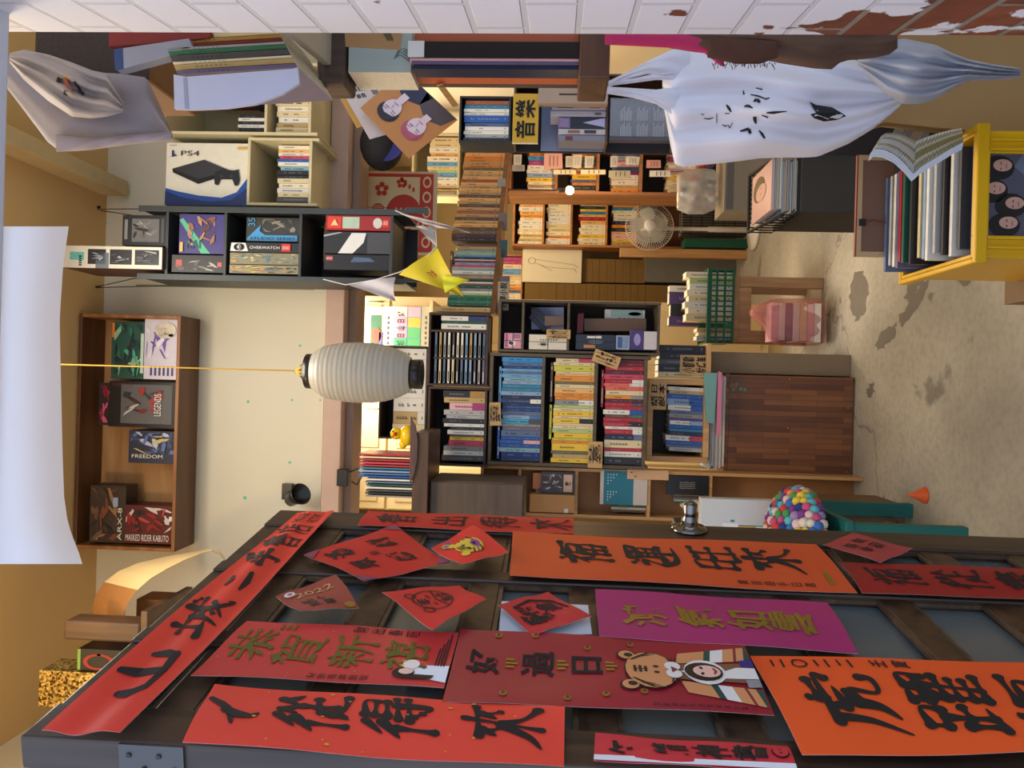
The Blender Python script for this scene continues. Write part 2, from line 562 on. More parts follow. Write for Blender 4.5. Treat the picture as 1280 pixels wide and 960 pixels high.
# brick pillar at the entrance: painted white, the paint peeling to bare brick lower down
def brickmat():
    m = bpy.data.materials.new('painted brick')
    m.use_nodes = True
    nt = m.node_tree
    bs = nt.nodes['Principled BSDF']
    bs.inputs['Roughness'].default_value = 0.7
    tc = nt.nodes.new('ShaderNodeTexCoord')
    mp = nt.nodes.new('ShaderNodeMapping')
    mp.inputs['Scale'].default_value = (1, 1, 1)
    br = nt.nodes.new('ShaderNodeTexBrick')
    for k, v in (('Scale', 1.0), ('Mortar Size', 0.005), ('Mortar Smooth', 0.3), ('Brick Width', 0.22), ('Row Height', 0.0705)):
        br.inputs[k].default_value = v
    br.inputs['Color1'].default_value = lin((128, 62, 38))
    br.inputs['Color2'].default_value = lin((150, 78, 48))
    br.inputs['Mortar'].default_value = lin((150, 138, 124))
    sx = nt.nodes.new('ShaderNodeSeparateXYZ')
    cb = nt.nodes.new('ShaderNodeCombineXYZ')
    ad = nt.nodes.new('ShaderNodeMath')
    ad.operation = 'ADD'
    nt.links.new(tc.outputs['Object'], sx.inputs[0])
    nt.links.new(sx.outputs['X'], ad.inputs[0])
    nt.links.new(sx.outputs['Y'], ad.inputs[1])
    nt.links.new(ad.outputs[0], cb.inputs['X'])
    nt.links.new(sx.outputs['Z'], cb.inputs['Y'])
    nt.links.new(cb.outputs[0], br.inputs['Vector'])
    n = nt.nodes.new('ShaderNodeTexNoise')
    n.inputs['Scale'].default_value = 11
    n.inputs['Detail'].default_value = 7
    nt.links.new(tc.outputs['Object'], n.inputs['Vector'])
    # peel mask: noise against height (object z is metres above the floor)
    mr = nt.nodes.new('ShaderNodeMapRange')
    mr.inputs['From Min'].default_value = 0.80
    mr.inputs['From Max'].default_value = 1.55
    mr.inputs['To Min'].default_value = 0.16
    mr.inputs['To Max'].default_value = -0.24
    nt.links.new(sx.outputs['Z'], mr.inputs['Value'])
    a2 = nt.nodes.new('ShaderNodeMath')
    a2.operation = 'ADD'
    nt.links.new(n.outputs['Fac'], a2.inputs[0])
    nt.links.new(mr.outputs[0], a2.inputs[1])
    rp = nt.nodes.new('ShaderNodeValToRGB')
    rp.color_ramp.elements[0].position = 0.50
    rp.color_ramp.elements[1].position = 0.515
    nt.links.new(a2.outputs[0], rp.inputs['Fac'])
    pm = nt.nodes.new('ShaderNodeMix')
    pm.data_type = 'RGBA'
    pm.inputs[6].default_value = lin((222, 220, 226))
    pm.inputs[7].default_value = lin((206, 204, 206))
    nt.links.new(br.outputs['Fac'], pm.inputs[0])
    mx = nt.nodes.new('ShaderNodeMix')
    mx.data_type = 'RGBA'
    nt.links.new(rp.outputs['Color'], mx.inputs[0])
    nt.links.new(pm.outputs[2], mx.inputs[6])
    n2 = nt.nodes.new('ShaderNodeTexNoise')
    n2.inputs['Scale'].default_value = 30
    m3 = nt.nodes.new('ShaderNodeMix')
    m3.data_type = 'RGBA'
    m3.blend_type = 'MULTIPLY'
    m3.inputs[0].default_value = 0.6
    nt.links.new(tc.outputs['Object'], n2.inputs['Vector'])
    nt.links.new(br.outputs['Color'], m3.inputs[6])
    nt.links.new(n2.outputs['Fac'], m3.inputs[7])
    nt.links.new(m3.outputs[2], mx.inputs[7])
    nt.links.new(mx.outputs[2], bs.inputs['Base Color'])
    sb = nt.nodes.new('ShaderNodeMath')
    sb.operation = 'MULTIPLY_ADD'
    sb.inputs[1].default_value = -1.0
    nt.links.new(br.outputs['Fac'], sb.inputs[0])
    pe = nt.nodes.new('ShaderNodeMath')
    pe.operation = 'MULTIPLY'
    pe.inputs[1].default_value = -0.35
    nt.links.new(rp.outputs['Color'], pe.inputs[0])
    nt.links.new(pe.outputs[0], sb.inputs[2])
    bp = nt.nodes.new('ShaderNodeBump')
    bp.inputs['Strength'].default_value = 0.6
    bp.inputs['Distance'].default_value = 0.006
    nt.links.new(sb.outputs[0], bp.inputs['Height'])
    nt.links.new(bp.outputs['Normal'], bs.inputs['Normal'])
    return m
PT = Vector((0.148, 0.989, 0)).normalized()        # way in: the jambs and the open door run along this
PN = Vector((PT.y, -PT.x, 0))                      # points to the pillar's side
far = P(640, 43, 1.08)
far.z = 0
c0 = far-PT*0.62
b = MB()
b.hexa([c0, c0+PN*0.5, far+PN*0.5, far] + [v+Vector((0, 0, 3.3)) for v in (c0, c0+PN*0.5, far+PN*0.5, far)], brickmat())
struct(b.build('wall_pillar', bevel=0.004))
# beam over the entrance
pl = P(1.5, 480, 1.0)
b = MB()
b.box(-1.5, 0.75, 0.72, 1.0, pl.z, 3.2, M((205, 212, 224), 0.6, var=0.04))
struct(b.build('trim_6', bevel=0.006))
# old mortar patches and worn scars in the concrete floor
def scar(pts, k):
    r = random.Random(k)
    out = []
    n = len(pts)
    for i in range(n):
        a, c = pts[i], pts[(i+1) % n]
        for j in range(5):
            t = j/5
            out.append((a[0]+(c[0]-a[0])*t+r.uniform(-2.2, 2.2), a[1]+(c[1]-a[1])*t+r.uniform(-2.2, 2.2)))
    return [PZ(x, y, .0006+.0001*k) for x, y in out]
b = MB()
PM = M((112, 104, 92), .7, var=.2, scale=14)
for k, pts in enumerate(([(1066, 342), (1078, 338), (1086, 360), (1080, 392), (1070, 402), (1062, 378)], [(1140, 338), (1160, 336), (1152, 352), (1146, 366), (1136, 378), (1130, 372)], [(1122, 400), (1140, 372), (1152, 350), (1162, 352), (1146, 384), (1128, 408)],
                         [(1094, 432), (1104, 412), (1120, 404), (1118, 420), (1104, 436), (1096, 436)], [(1168, 334), (1196, 334), (1214, 352), (1206, 360), (1190, 346), (1170, 350)], [(1082, 486), (1092, 476), (1094, 490), (1086, 496)])):
    b.face(scar(pts, k), PM)
struct(b.build('floor_2'))
# ------------------------------------------------------------------ the open lattice door with its papers
DA = P(24, 920, 0.75)
_d = ray(350, 637)
DB = CAM+_d*((DA.z-EYE)/_d.z)
DT = Vector((DB.x-DA.x, DB.y-DA.y, 0))
DL = DT.length
DT.normalize()
DN = Vector((DT.y, -DT.x, 0))
DTOP = DA.z
def DP(px, py, off=0.0):
    # pixel ray met with the door's face (moved off metres towards the viewer's side)
    d = ray(px, py)
    t = (DA+DN*off-CAM).dot(DN)/d.dot(DN)
    return CAM+d*t
def DS(s, n, z):
    q = DA+DT*s+DN*n
    return Vector((q.x, q.y, z))
DW = WOOD((38, 25, 17), (74, 52, 36), 'z', 0.42, 7)
DWH = WOOD((40, 27, 18), (80, 56, 38), 'x', 0.42, 7)
TH = 0.036
def dbox(mb, s0, s1, n0, n1, z0, z1, m):
    mb.hexa([DS(s0, n0, z0), DS(s0, n1, z0), DS(s1, n1, z0), DS(s1, n0, z0), DS(s0, n0, z1), DS(s0, n1, z1), DS(s1, n1, z1), DS(s1, n0, z1)], m)
door = thing('door', None, None, DS(DL/2, -TH/2, 0.02))
struct(door)
door.name = 'door_1'
ST = [(0.0, 0.062), (0.205, 0.243), (0.440, 0.478), (DL-0.085, DL)]
for s0, s1 in ST:
    b = MB()
    dbox(b, s0, s1, -TH, 0, 0.02, DTOP, DW)
    b.build('stile', door, bevel=0.003)
z1st = DP(476, 723).z
dz = (DP(476, 723).z-DP(1107, 743).z)/5
RZ = [z1st-dz*k for k in range(-2, 10)]
rails = [(DTOP-0.075, DTOP)] + [(z-0.030, z+0.012) for z in RZ if z < DTOP-0.1] + [(0.02, 0.14)]
for z0, z1 in rails:
    b = MB()
    for i in range(3):
        dbox(b, ST[i][1], ST[i+1][0], -TH+0.003, -0.004, z0, z1, DWH)
    b.build('rail', door, bevel=0.002)
bead = WOOD((62, 46, 34), (98, 76, 56), 'x', 0.4, 9)
b = MB()
for k in range(len(rails)-1):
    zt, zb = rails[k][0], rails[k+1][1]
    for i in range(3):
        s0, s1 = ST[i][1], ST[i+1][0]
        dbox(b, s0, s1, -0.012, -0.006, zt-0.006, zt, bead)
        dbox(b, s0, s1, -0.012, -0.006, zb, zb+0.006, bead)
        dbox(b, s0, s0+0.006, -0.012, -0.006, zb, zt, bead)
        dbox(b, s1-0.006, s1, -0.012, -0.006, zb, zt, bead)
b.build('beading', door)
GL = M((100, 108, 108), 0.25, alpha=0.86, var=0.15, scale=6)
b = MB()
for i in range(3):
    dbox(b, ST[i][1]-0.004, ST[i+1][0]+0.004, -0.022, -0.018, 0.1, DTOP-0.06, GL)
b.build('glass_pane', door)
# steel hinge plate let into the near edge, and the knob on the far stile
b = MB()
hz0, hz1 = DP(233, 930).z, DP(150, 930).z
hp = [P(148, 931, 0.748).z, P(229, 936, 0.748).z]
dbox(b, -0.003, 0.0, -TH+0.004, -0.001, hp[1], hp[0], M((88, 84, 82), 0.4, 0.8))
for k in range(4):
    b.ball(DS(-0.003, -0.012 if k % 2 else -0.026, hp[1]+(hp[0]-hp[1])*(0.15+0.23*k)), 0.003, M((70, 66, 62), 0.4, 0.8), 8)
b.build('hinge_plate', door)
b = MB()
kc = DP(858, 656)
kz = kc.z
chrome = M((120, 116, 110), 0.15, 1.0, var=0)
b.lathe(DS(DL-0.03, 0.0, kz), [(0.032, 0), (0.034, 0.003), (0.03, 0.007), (0.016, 0.01), (0.012, 0.03), (0.013, 0.05), (0.006, 0.055), (0.0, 0.056)], chrome, 22, DN)
b.build('door_knob', door, smooth=True)
b = MB()
dbox(b, DL, DL+0.07, -0.022, -0.008, kz-0.018, kz+0.018, M((60, 50, 44), 0.35, 0.9))
b.build('latch_bar', door, bevel=0.004)

# ---- papers: outlines given by where their corners show on the door
class Paper:
    def __init__(s, name, label, corners, col, lift=(0.004, 0.004, 0.004, 0.004), rows=8, cat='paper', group='red spring couplets and papers stuck on the door', wave=0.0015, off=0.006, kind='rect', back=None, rough=0.55):
        # corners: top-left, top-right, bottom-right, bottom-left for someone standing in front of the door (near edge is left)
        s.c = [DP(*q, off=off+l) for q, l in zip(corners, lift)]
        s.off = off
        s.wave = wave
        s.ph = rnd.random()*6
        s.m = M(col, rough, var=0.07, scale=9, sss=0.12)
        s.root = thing(name, label, cat, (s.c[0]+s.c[1]+s.c[2]+s.c[3])/4, group)
        b = MB()
        back = back or s.m
        n = 14
        fr = lambda u, v: s.at(u, v, 0)
        bk = lambda u, v: s.at(u, v, -0.0006)
        b.grid(fr, n, n, s.m)
        b.grid(bk, n, n, M((226, 214, 208), 0.7, var=0.03))
        b.build('sheet', s.root, smooth=True)
        s.marks = {}
    def at(s, u, v, e=0.0012):
        tl, tr, br, bl = s.c
        p = (tl*(1-u)+tr*u)*v+(bl*(1-u)+br*u)*(1-v)
        w = s.wave*(math.sin(5.3*u+3.1*v+s.ph)+0.6*math.sin(9.7*v-4*u+2*s.ph))
        return p+DN*(e+w)
    def mk(s, part):
        if part not in s.marks:
            s.marks[part] = MB()
        return s.marks[part]
    def done(s):
        for k, v in s.marks.items():
            v.build(k, s.root)
        return s.root
GOLD = M((150, 122, 38), 0.35, 0.35, var=0.15)
OLIVE = M((96, 92, 26), 0.45, 0.1, var=0.15)
def fine_print(p, part, x0, y0, x1, y1, n, m, horiz=False, seed=0):
    r = random.Random(seed)
    ws = [w for w in WORDS if len(w) == 1 and not w.isascii() and w not in '↓〇']
    for k in range(n):
        if horiz:
            a0 = x0+(x1-x0)*k/n
            put(p.mk(part), r.choice(ws), p.at, a0, y0, a0+(x1-x0)/n*0.9, y1, m)
        else:
            t = y1-(y1-y0)*k/n
            put(p.mk(part), r.choice(ws), p.at, x0, t-(y1-y0)/n*0.9, x1, t, m)

# 1 the long banner along the top edge
p = Paper('paper_banner', 'long red banner with brushed black shop name along the top edge of the door', [(52, 912), (372, 637.5), (418, 641), (150, 915)],
          (228, 62, 44), (0.012, 0.003, 0.004, 0.016), wave=0.003, cat='banner')
L = p.mk('lettering')
X = lambda a, b0, b1, e0, e1: (a, b0, b1, e0, e1)
r_ = (0.085, 0.17, 0.235, 0.86)      # mountain, hand drawn in three strokes
for st in ([(0.5, 1.0, .05), (0.52, 0.6, .085), (0.55, 0.15, .075)], [(0.12, 0.62, .05), (0.10, 0.35, .09), (0.22, 0.14, .07), (0.55, 0.12, .07), (0.88, 0.2, .09)], [(0.9, 0.72, .04), (0.92, 0.45, .08), (0.88, 0.18, .07)]):
    stroke(L, st, p.at, INK, r_[0], r_[1], r_[2], r_[3])
brush_char(L, '城', p.at, 0.285, 0.10, 0.435, 0.95, INK, .052, 1)
for st in ([(0.25, 0.75, .05), (0.5, 0.72, .07), (0.75, 0.78, .05)], [(0.05, 0.2, .05), (0.45, 0.2, .10), (0.95, 0.3, .07)]):
    stroke(L, st, p.at, INK, 0.475, 0.22, 0.56, 0.85)
brush_char(L, '手', p.at, 0.60, 0.08, 0.695, 0.95, INK, .07, 2)
brush_char(L, '書', p.at, 0.715, 0.10, 0.80, 0.95, INK, .05, 3)
brush_char(L, '店', p.at, 0.815, 0.10, 0.885, 0.95, INK, .055, 4)
put(L, 'RIDGE', p.at, 0.905, 0.56, 0.975, 0.84, INK)
put(L, 'BOOKS', p.at, 0.91, 0.18, 0.98, 0.46, INK)
p.done()
b = MB()
# 2 bright red vertical banner nearest the viewer
p = Paper('paper_banner', 'bright red gold-flecked banner with large black brush characters nearest the front edge of the door',
          [(228, 927), (268, 853), (706, 885), (705, 958)], (236, 70, 52), (0.02, 0.004, 0.006, 0.010), wave=0.0022, cat='banner')
L = p.mk('lettering')
for st in ([(0.75, 0.98, .05), (0.6, 0.75, .07), (0.42, 0.55, .07), (0.1, 0.42, .035)], [(0.42, 0.62, .08), (0.30, 0.35, .09), (0.28, 0.12, .05), (0.36, 0.02, .03)]):
    stroke(L, [(x, y, w_*1.1) for x, y, w_ in st], p.at, INK, 0.22, 0.83, 0.86, 0.985)
for ch, t, k in (('從', 0.80, .4), ('得', 0.56, 2.1), ('來', 0.27, 1.1)):
    brush_char(L, ch, p.at, 0.25, t-0.215, 0.92, t, INK, .064, k)
F = p.mk('gold_fleck')
for k in range(36):
    x, y, r = rnd.random()*0.94+.03, rnd.random()*0.96+.02, 0.005+0.009*rnd.random()
    if x < 0.2 or rnd.random() < .3:
        disc(F, p.at, x, y, r*1.6, r*.6, M((226, 178, 60), 0.35, 0.4, var=0), 6)
p.done()
# 3 pinkish red new year greeting with gold characters
p = Paper('paper_poster', 'salmon red greeting poster with four olive gold characters and a small woman in white', [(238, 843), (309, 777), (573, 790), (555, 861)],
          (206, 62, 60), cat='poster', rough=0.3)
L = p.mk('lettering')
for ch, x, y, k in (('恭', .28, .96, .2), ('賀', .24, .755, 1.4), ('新', .25, .52, 2.2), ('禧', .20, .29, 3.0)):
    brush_char(L, ch, p.at, x, y-0.19, x+0.56, y, OLIVE, .05, k)
for k in range(3):
    patch(L, p.at, 0.86, 0.80-k*.03, 0.95, 0.815-k*.03, OLIVE)
fine_print(p, 'signature', 0.86, 0.16, 0.97, 0.48, 4, INK, seed=3)
fine_print(p, 'fine_print', 0.03, 0.30, 0.12, 0.55, 6, INK, seed=4)
for k in range(4):
    patch(p.mk('fine_print'), p.at, 0.32, 0.02+k*.012, 0.95-k*.09, 0.026+k*.012, INK)
Wm = p.mk('woman_picture')
skin, hair = M((232, 190, 170), 0.5, var=0), M((30, 22, 20), 0.5, var=0)
shape(Wm, p.at, [(0.06, 0.0), (0.34, 0.0), (0.32, 0.10), (0.24, 0.15), (0.12, 0.13)], M((228, 230, 236), 0.5, var=0))
p2 = lambda u, v: p.at(u, v, 0.0018)
p3 = lambda u, v: p.at(u, v, 0.0024)
disc(Wm, p2, 0.17, 0.175, 0.085, 0.045, hair)
shape(Wm, p2, [(0.08, .16), (0.09, 0.06), (0.15, 0.05), (0.15, 0.15)], hair)
disc(Wm, p3, 0.185, 0.165, 0.05, 0.03, skin)
disc(Wm, p2, 0.32, 0.155, 0.09, 0.035, M((236, 226, 214), 0.5, var=0))
shape(Wm, p2, [(0.26, .185), (0.30, .205), (0.31, .18)], M((222, 150, 70), 0.5, var=0))
shape(Wm, p2, [(0.34, .185), (0.39, .20), (0.385, .172)], M((222, 150, 70), 0.5, var=0))
for k in range(22):
    disc(p.mk('gold_fleck'), p.at, rnd.random(), rnd.random()*.95+.02, 0.008, 0.003, M((220, 170, 120), 0.4, 0.2, var=0), 6)
p.done()
# 4 crimson poster with the tiger
p = Paper('paper_poster', 'crimson poster with a smiling face peeping out of a striped tiger costume', [(553, 878), (576, 787), (930, 805), (968, 893)],
          (158, 36, 50), cat='poster', rough=0.28, off=0.007)
L = p.mk('lettering')
for ch, y in (('好', .955), ('過', .775), ('日', .615)):
    put(L, ch, p.at, 0.38, y-0.115, 0.72, y, INK, True)
for y in (.645, .485, .815):
    for k in range(3):
        patch(L, p.at, 0.48+k*.05, y-0.01*(k % 2)-.02, 0.51+k*.05, y+.008, GOLD)
for x, y in ((.12, .82), (.16, .50), (.10, .62), (.92, .86), (.94, .73), (.8, .55), (.9, .40), (.2, .38)):
    disc(p.mk('gold_motif'), p.at, x, y, 0.035, 0.012, GOLD)
    disc(p.mk('gold_motif'), lambda u, v: p.at(u, v, 0.0018), x+.008, y, 0.02, 0.006, M((110, 40, 40), 0.5, var=0))
T = p.mk('tiger_picture')
E_ = lambda k: (lambda u, v: p.at(u, .004+v*1.24, 0.0012+0.0005*k))
tan, dk, wh, gr, br_, red = M((206, 142, 92), .5, var=.05), M((34, 22, 22), .5, var=0), M((226, 222, 216), .5, var=.05), M((24, 70, 62), .5, var=0), M((120, 84, 58), .5, var=0), M((126, 44, 46), .5, var=0)
# costume sleeves: bands of tan, white, green
for sgn in (-1, 1):
    cx = 0.5
    bands = [(tan, .075), (gr, .018), (wh, .035), (tan, .03), (red, .008), (tan, .02), (gr, .018), (wh, .04), (tan, .02), (red, .01), (gr, .016), (wh, .04)]
    y = .205
    for k, (mm, h) in enumerate(bands):
        t0, t1 = (0.205-y)/.33, (0.205-y+h)/.33
        o0, o1 = .30+.14*min(1, t0*1.6), .30+.14*min(1, t1*1.6)
        i0, i1 = .14+.12*t0, .14+.12*t1
        if y-h < .0:
            h = y-.004
        shape(T, E_(0), [(cx+sgn*i0, y), (cx+sgn*o0, y-.012), (cx+sgn*o1, y-h-.012 if y-h-.012 > 0.003 else 0.003), (cx+sgn*i1, y-h)], mm)
        y -= h
        if y < .01:
            break
shape(T, E_(1), [(0.36, .0), (0.38, .20), (0.5, .25), (0.62, .20), (0.66, .0)], br_)
shape(T, E_(2), [(0.42, .0), (0.41, .14), (0.5, .20), (0.6, .14), (0.58, .0)], wh)
shape(T, E_(2), [(0.30, .035), (0.41, .035), (0.41, .0), (0.31, .0)], M((140, 138, 142), .5, var=0))
shape(T, E_(2), [(0.60, .035), (0.70, .035), (0.72, .0), (0.6, .0)], M((46, 36, 120), .5, var=0))
for sx in (-1, 1):
    disc(T, E_(1), 0.5+sx*.22, .335, .075, .028, dk)
    disc(T, E_(2), 0.5+sx*.22, .335, .063, .022, tan)
    disc(T, E_(3), 0.5+sx*.215, .33, .03, .012, dk)
disc(T, E_(2), 0.5, .275, .285, .072, dk)
disc(T, E_(3), 0.5, .275, .272, .068, tan)
for sx in (-1, 1):
    for k in range(3):
        stroke(T, [(0.5+sx*(.14+.03*k), .325-.01*k, .004), (0.5+sx*(.2+.03*k), .30-.012*k, .005), (0.5+sx*(.22+.02*k), .275-.014*k, .003)], E_(4), dk)
    disc(T, E_(4), 0.5+sx*.045, .262, .018, .0075, dk)
    disc(T, E_(5), 0.5+sx*.06, .218, .07, .021, wh)
    for k in range(3):
        stroke(T, [(0.5+sx*.13, .222-.007*k, .0025), (0.5+sx*(.19), .228-.012*k, .002)], E_(5), dk)
for k, (a0, a1) in enumerate(((.455, .545), (.45, .55), (.46, .54))):
    stroke(T, [(a0, .318-.014*k, .004), (a1, .318-.014*k, .004)], E_(4), dk)
stroke(T, [(.5, .318, .006), (.5, .29, .006)], E_(4), dk)
shape(T, E_(6), [(.45, .222), (.55, .222), (.5, .205)], M((110, 40, 44), .5, var=0))
disc(T, E_(3), 0.5, .135, .19, .055, wh)
disc(T, E_(4), 0.5, .138, .145, .05, dk)
disc(T, E_(5), 0.5, .13, .095, .036, M((232, 186, 168), .5, var=0))
for sx in (-1, 1):
    stroke(T, [(.5+sx*.03, .142, .004), (.5+sx*.06, .144, .004)], E_(6), dk)
stroke(T, [(.455, .112, .003), (.5, .106, .004), (.545, .112, .003)], E_(6), M((150, 50, 50), .5, var=0))
fine_print(p, 'fine_print', 0.03, 0.04, 0.065, 0.36, 12, INK, seed=8)
p.done()
# 5 magenta banner
p = Paper('paper_banner', 'magenta vertical banner with golden olive brush characters', [(749, 797), (744, 737), (1034, 752), (1073, 815)], (172, 44, 106), cat='banner')
for ch, y, k in (('鴻', .90, 1), ('氣', .68, 2.5), ('如', .47, .7), ('雲' if '雲' in WORDS else '勢', .30, 4)):
    put(p.mk('lettering'), ch, p.at, .26, y-.19, .72, y, GOLD, True, k)
p.done()
# 6 orange vertical banner on the far stile
p = Paper('paper_banner', 'orange vertical banner with four black characters and curled lower edge along the far stile', [(637, 720), (641, 665), (1020, 679), (1072, 740)],
          (214, 84, 34), (0.004, 0.003, 0.022, 0.004), cat='banner', wave=0.002)
for ch, y, k in (('福', .85, .6), ('運', .635, 1.7), ('旺', .44, 2.9), ('來', .27, 1.3)):
    brush_char(p.mk('lettering'), ch, p.at, .28, y-.165, .80, y, INK, .062, k)
fine_print(p, 'signature', .06, .10, .14, .33, 6, INK, seed=5)
patch(p.mk('signature'), p.at, .12, .045, .34, .06, GOLD)
p.done()
# 7 big orange sheet at the bottom of the frame
p = Paper('paper_banner', 'large bright orange sheet with big black brush characters beside a line of small writing', [(1003, 943), (938, 817), (1420, 834), (1500, 935)],
          (244, 92, 32), (0.008, 0.003, 0.003, 0.012), cat='banner', wave=0.002)
L = p.mk('lettering')
for ch, y, k in (('虎', .91, 1.0), ('躍', .66, 2.2), ('福', .40, .4)):
    brush_char(L, ch, p.at, .18, y-.215, .78, y, INK, .064, k)
for k, ch in enumerate('二〇二二壬寅'):
    y = .965-.058*k-(0.03 if k > 3 else 0)
    put(L, ch, p.at, .845, y-.045, .955, y, INK, True, k)
fine_print(p, 'signature', .03, .18, .11, .42, 5, INK, seed=9)
p.done()
# 8 red sheet half hidden at the near edge
p = Paper('paper_banner', 'red sheet with thick black characters and a white curled margin, lowest on the near stile', [(742, 952), (744, 917), (985, 931), (997, 962)],
          (210, 50, 62), (0.016, 0.003, 0.003, 0.016), cat='banner', off=0.005)
L = p.mk('lettering')
for ch, y, k in (('年', .93, 1), ('精', .71, 2), ('神', .50, 3), ('書', .31, .5)):
    put(L, ch, p.at, .25, y-.19, .80, y, INK, True, k)
patch(p.mk('margin'), p.at, 0, 0, .20, 1, M((225, 228, 236), .6, var=.03))
disc(p.mk('tiger_sketch'), p.at, .55, .06, .20, .045, INK)
disc(p.mk('tiger_sketch'), lambda u, v: p.at(u, v, 0.0018), .55, .06, .18, .039, p.m)
for sx in (-1, 1):
    disc(p.mk('tiger_sketch'), lambda u, v: p.at(u, v, 0.0022), .55+sx*.07, .06, .02, .006, INK)
p.done()
# 9 slim red banner along the far edge
p = Paper('paper_banner', 'slim red vertical banner with grey black characters along the far top of the door', [(447, 656), (460, 637.5), (717, 648), (717, 667)],
          (198, 42, 34), cat='banner', off=0.004)
for ch, y, k in (('書', .93, .4), ('出', .68, 1.4) if '出' in WORDS else ('順', .68, 1.4), ('得', .44, 2.0), ('來', .2, 3)):
    (brush_char if ch in BRUSH else put)(p.mk('lettering'), ch, p.at, .14, y-.19, .82, y, M((44, 26, 24), .7, var=0))
p.done()
# 10-15 the diamonds; corners: left, top, right, bottom as one faces the door
def diamond(name, label, pts, col, off=0.008, lift=(0, 0, 0, 0)):
    # pts: near, upper, far, lower corner in the photograph
    return Paper(name, label, pts, col, (0.004+lift[0], 0.004+lift[1], 0.004+lift[2], 0.004+lift[3]), off=off, cat='paper diamond')
p = diamond('paper_diamond', 'large red diamond with four black characters around its centre and mauve tips', [(455, 726), (380, 692), (493, 658), (562, 703)], (202, 40, 34))
for ch, x, y, k in (('眾', .25, .62, .3), ('滿', .62, .66, 1.2), ('感', .22, .22, 2), ('謝', .60, .20, 3.1)):
    put(p.mk('lettering'), ch, p.at, x, y, x+.24, y+.24, INK, True, k)
put(p.mk('lettering'), '來', p.at, .46, .47, .58, .58, INK)
for a in ((0, 1), (1, 0), (0, 0), (1, 1)):
    q = [(a[0], a[1]), (a[0]+(.16 if a[0] == 0 else -.16), a[1]), (a[0], a[1]+(.16 if a[1] == 0 else -.16))]
    shape(p.mk('faded_tip'), p.at, q, M((136, 62, 92), .6, var=.2, scale=30))
p.done()
p = diamond('paper_diamond', 'dull copper diamond printed 2022 with a white round badge', [(375, 765), (345, 746), (420, 717), (449, 758)], (150, 62, 50), lift=(.012, 0, .002, .016))
put(p.mk('lettering'), '2022', lambda a, b_: p.at(.62+.17*b_, .80-.62*a), 0, 0, 1, 1, M((196, 162, 112), .4, .2, var=0))
for ch, x, y in (('新', .32, .62), ('年', .32, .36), ('萬', .14, .55), ('事', .14, .30)):
    put(p.mk('lettering'), ch, p.at, x, y, x+.17, y+.2, INK, True)
disc(p.mk('badge'), p.at, .84, .84, .085, .085, M((216, 206, 204), .5, var=0))
disc(p.mk('badge'), lambda u, v: p.at(u, v, .0018), .84, .84, .04, .04, M((170, 110, 104), .5, var=0))
disc(p.mk('badge'), p.at, .09, .12, .07, .09, GOLD)
p.done()
p = diamond('paper_diamond', 'red diamond with a tiger face drawn in thin black line, curling away at its tips', [(540, 786), (477, 741), (574, 731), (608, 750)], (206, 42, 40), lift=(.020, .004, .004, .014))
L = p.mk('line_drawing')
def outline(mb, at, cx, cy, rx, ry, wd, m, a0=0, a1=2*math.pi, n=22):
    pts = []
    for k in range(n+1):
        a = a0+(a1-a0)*k/n
        pts.append((cx+rx*math.cos(a), cy+ry*math.sin(a), wd))
    stroke(mb, pts, at, m)
outline(L, p.at, .58, .55, .27, .25, .010, INK)
outline(L, p.at, .36, .74, .07, .07, .010, INK)
outline(L, p.at, .78, .76, .06, .06, .010, INK)
for k in range(3):
    stroke(L, [(.52, .74-.05*k, .012), (.66, .73-.05*k, .012)], p.at, INK)
stroke(L, [(.59, .76, .012), (.59, .60, .012)], p.at, INK)
for x in (.48, .70):
    stroke(L, [(x-.04, .56, .010), (x+.03, .57, .012)], p.at, INK)
stroke(L, [(.33, .46, .010), (.58, .50, .010), (.84, .46, .010)], p.at, INK)
for ch, x in (('福', .44), ('虎', .60)):
    put(L, ch, p.at, x, .32, x+.14, .46, INK, True)
p.done()
p = diamond('paper_diamond', 'small bright red diamond with a yellow and violet tiger head under a flower', [(577, 706), (539, 686), (591, 655), (636, 689)], (226, 52, 44), off=0.012, lift=(.004, 0, .004, .006))
T = p.mk('tiger_picture')
yl, vi = M((214, 190, 60), .5, var=0), M((140, 50, 140), .5, var=0)
disc(T, p.at, .5, .5, .27, .26, yl)
e2 = lambda u, v: p.at(u, v, .0018)
e3 = lambda u, v: p.at(u, v, .0024)
for sx in (-1, 1):
    disc(T, p.at, .5+sx*.22, .72, .08, .08, yl)
    disc(T, e2, .5+sx*.1, .56, .05, .035, INK)
    for k in range(3):
        stroke(T, [(.5+sx*.26, .55-.09*k, .016), (.5+sx*.12, .48-.08*k, .010)], e2, vi if k % 2 else INK)
for k in range(3):
    stroke(T, [(.42, .70-.05*k, .012), (.58, .70-.05*k, .012)], e2, INK)
disc(T, e2, .5, .36, .13, .08, vi)
disc(T, e3, .5, .38, .05, .03, INK)
for k in range(6):
    disc(p.mk('flower'), p.at, .80+.05*math.cos(k*1.05), .80+.05*math.sin(k*1.05), .035, .035, M((120, 200, 120), .5, var=0))
disc(p.mk('flower'), e2, .80, .80, .04, .04, M((210, 40, 140), .5, var=0))
stroke(p.mk('flower'), [(.86, .72, .02), (.92, .66, .02)], e2, M((60, 70, 190), .5, var=0))
p.done()
p = diamond('paper_diamond', 'red diamond with one joined lucky word in black and a white card behind it', [(667, 794), (622, 757), (685, 739), (740, 771)], (196, 46, 52), off=0.010)
L = p.mk('lettering')
for ch, x, y, s_ in (('招', .50, .56, .30), ('財', .24, .44, .30), ('進', .40, .20, .34), ('寶', .20, .62, .32)):
    put(L, ch, p.at, x, y, x+s_, y+s_*.9, INK, True, s_*9)
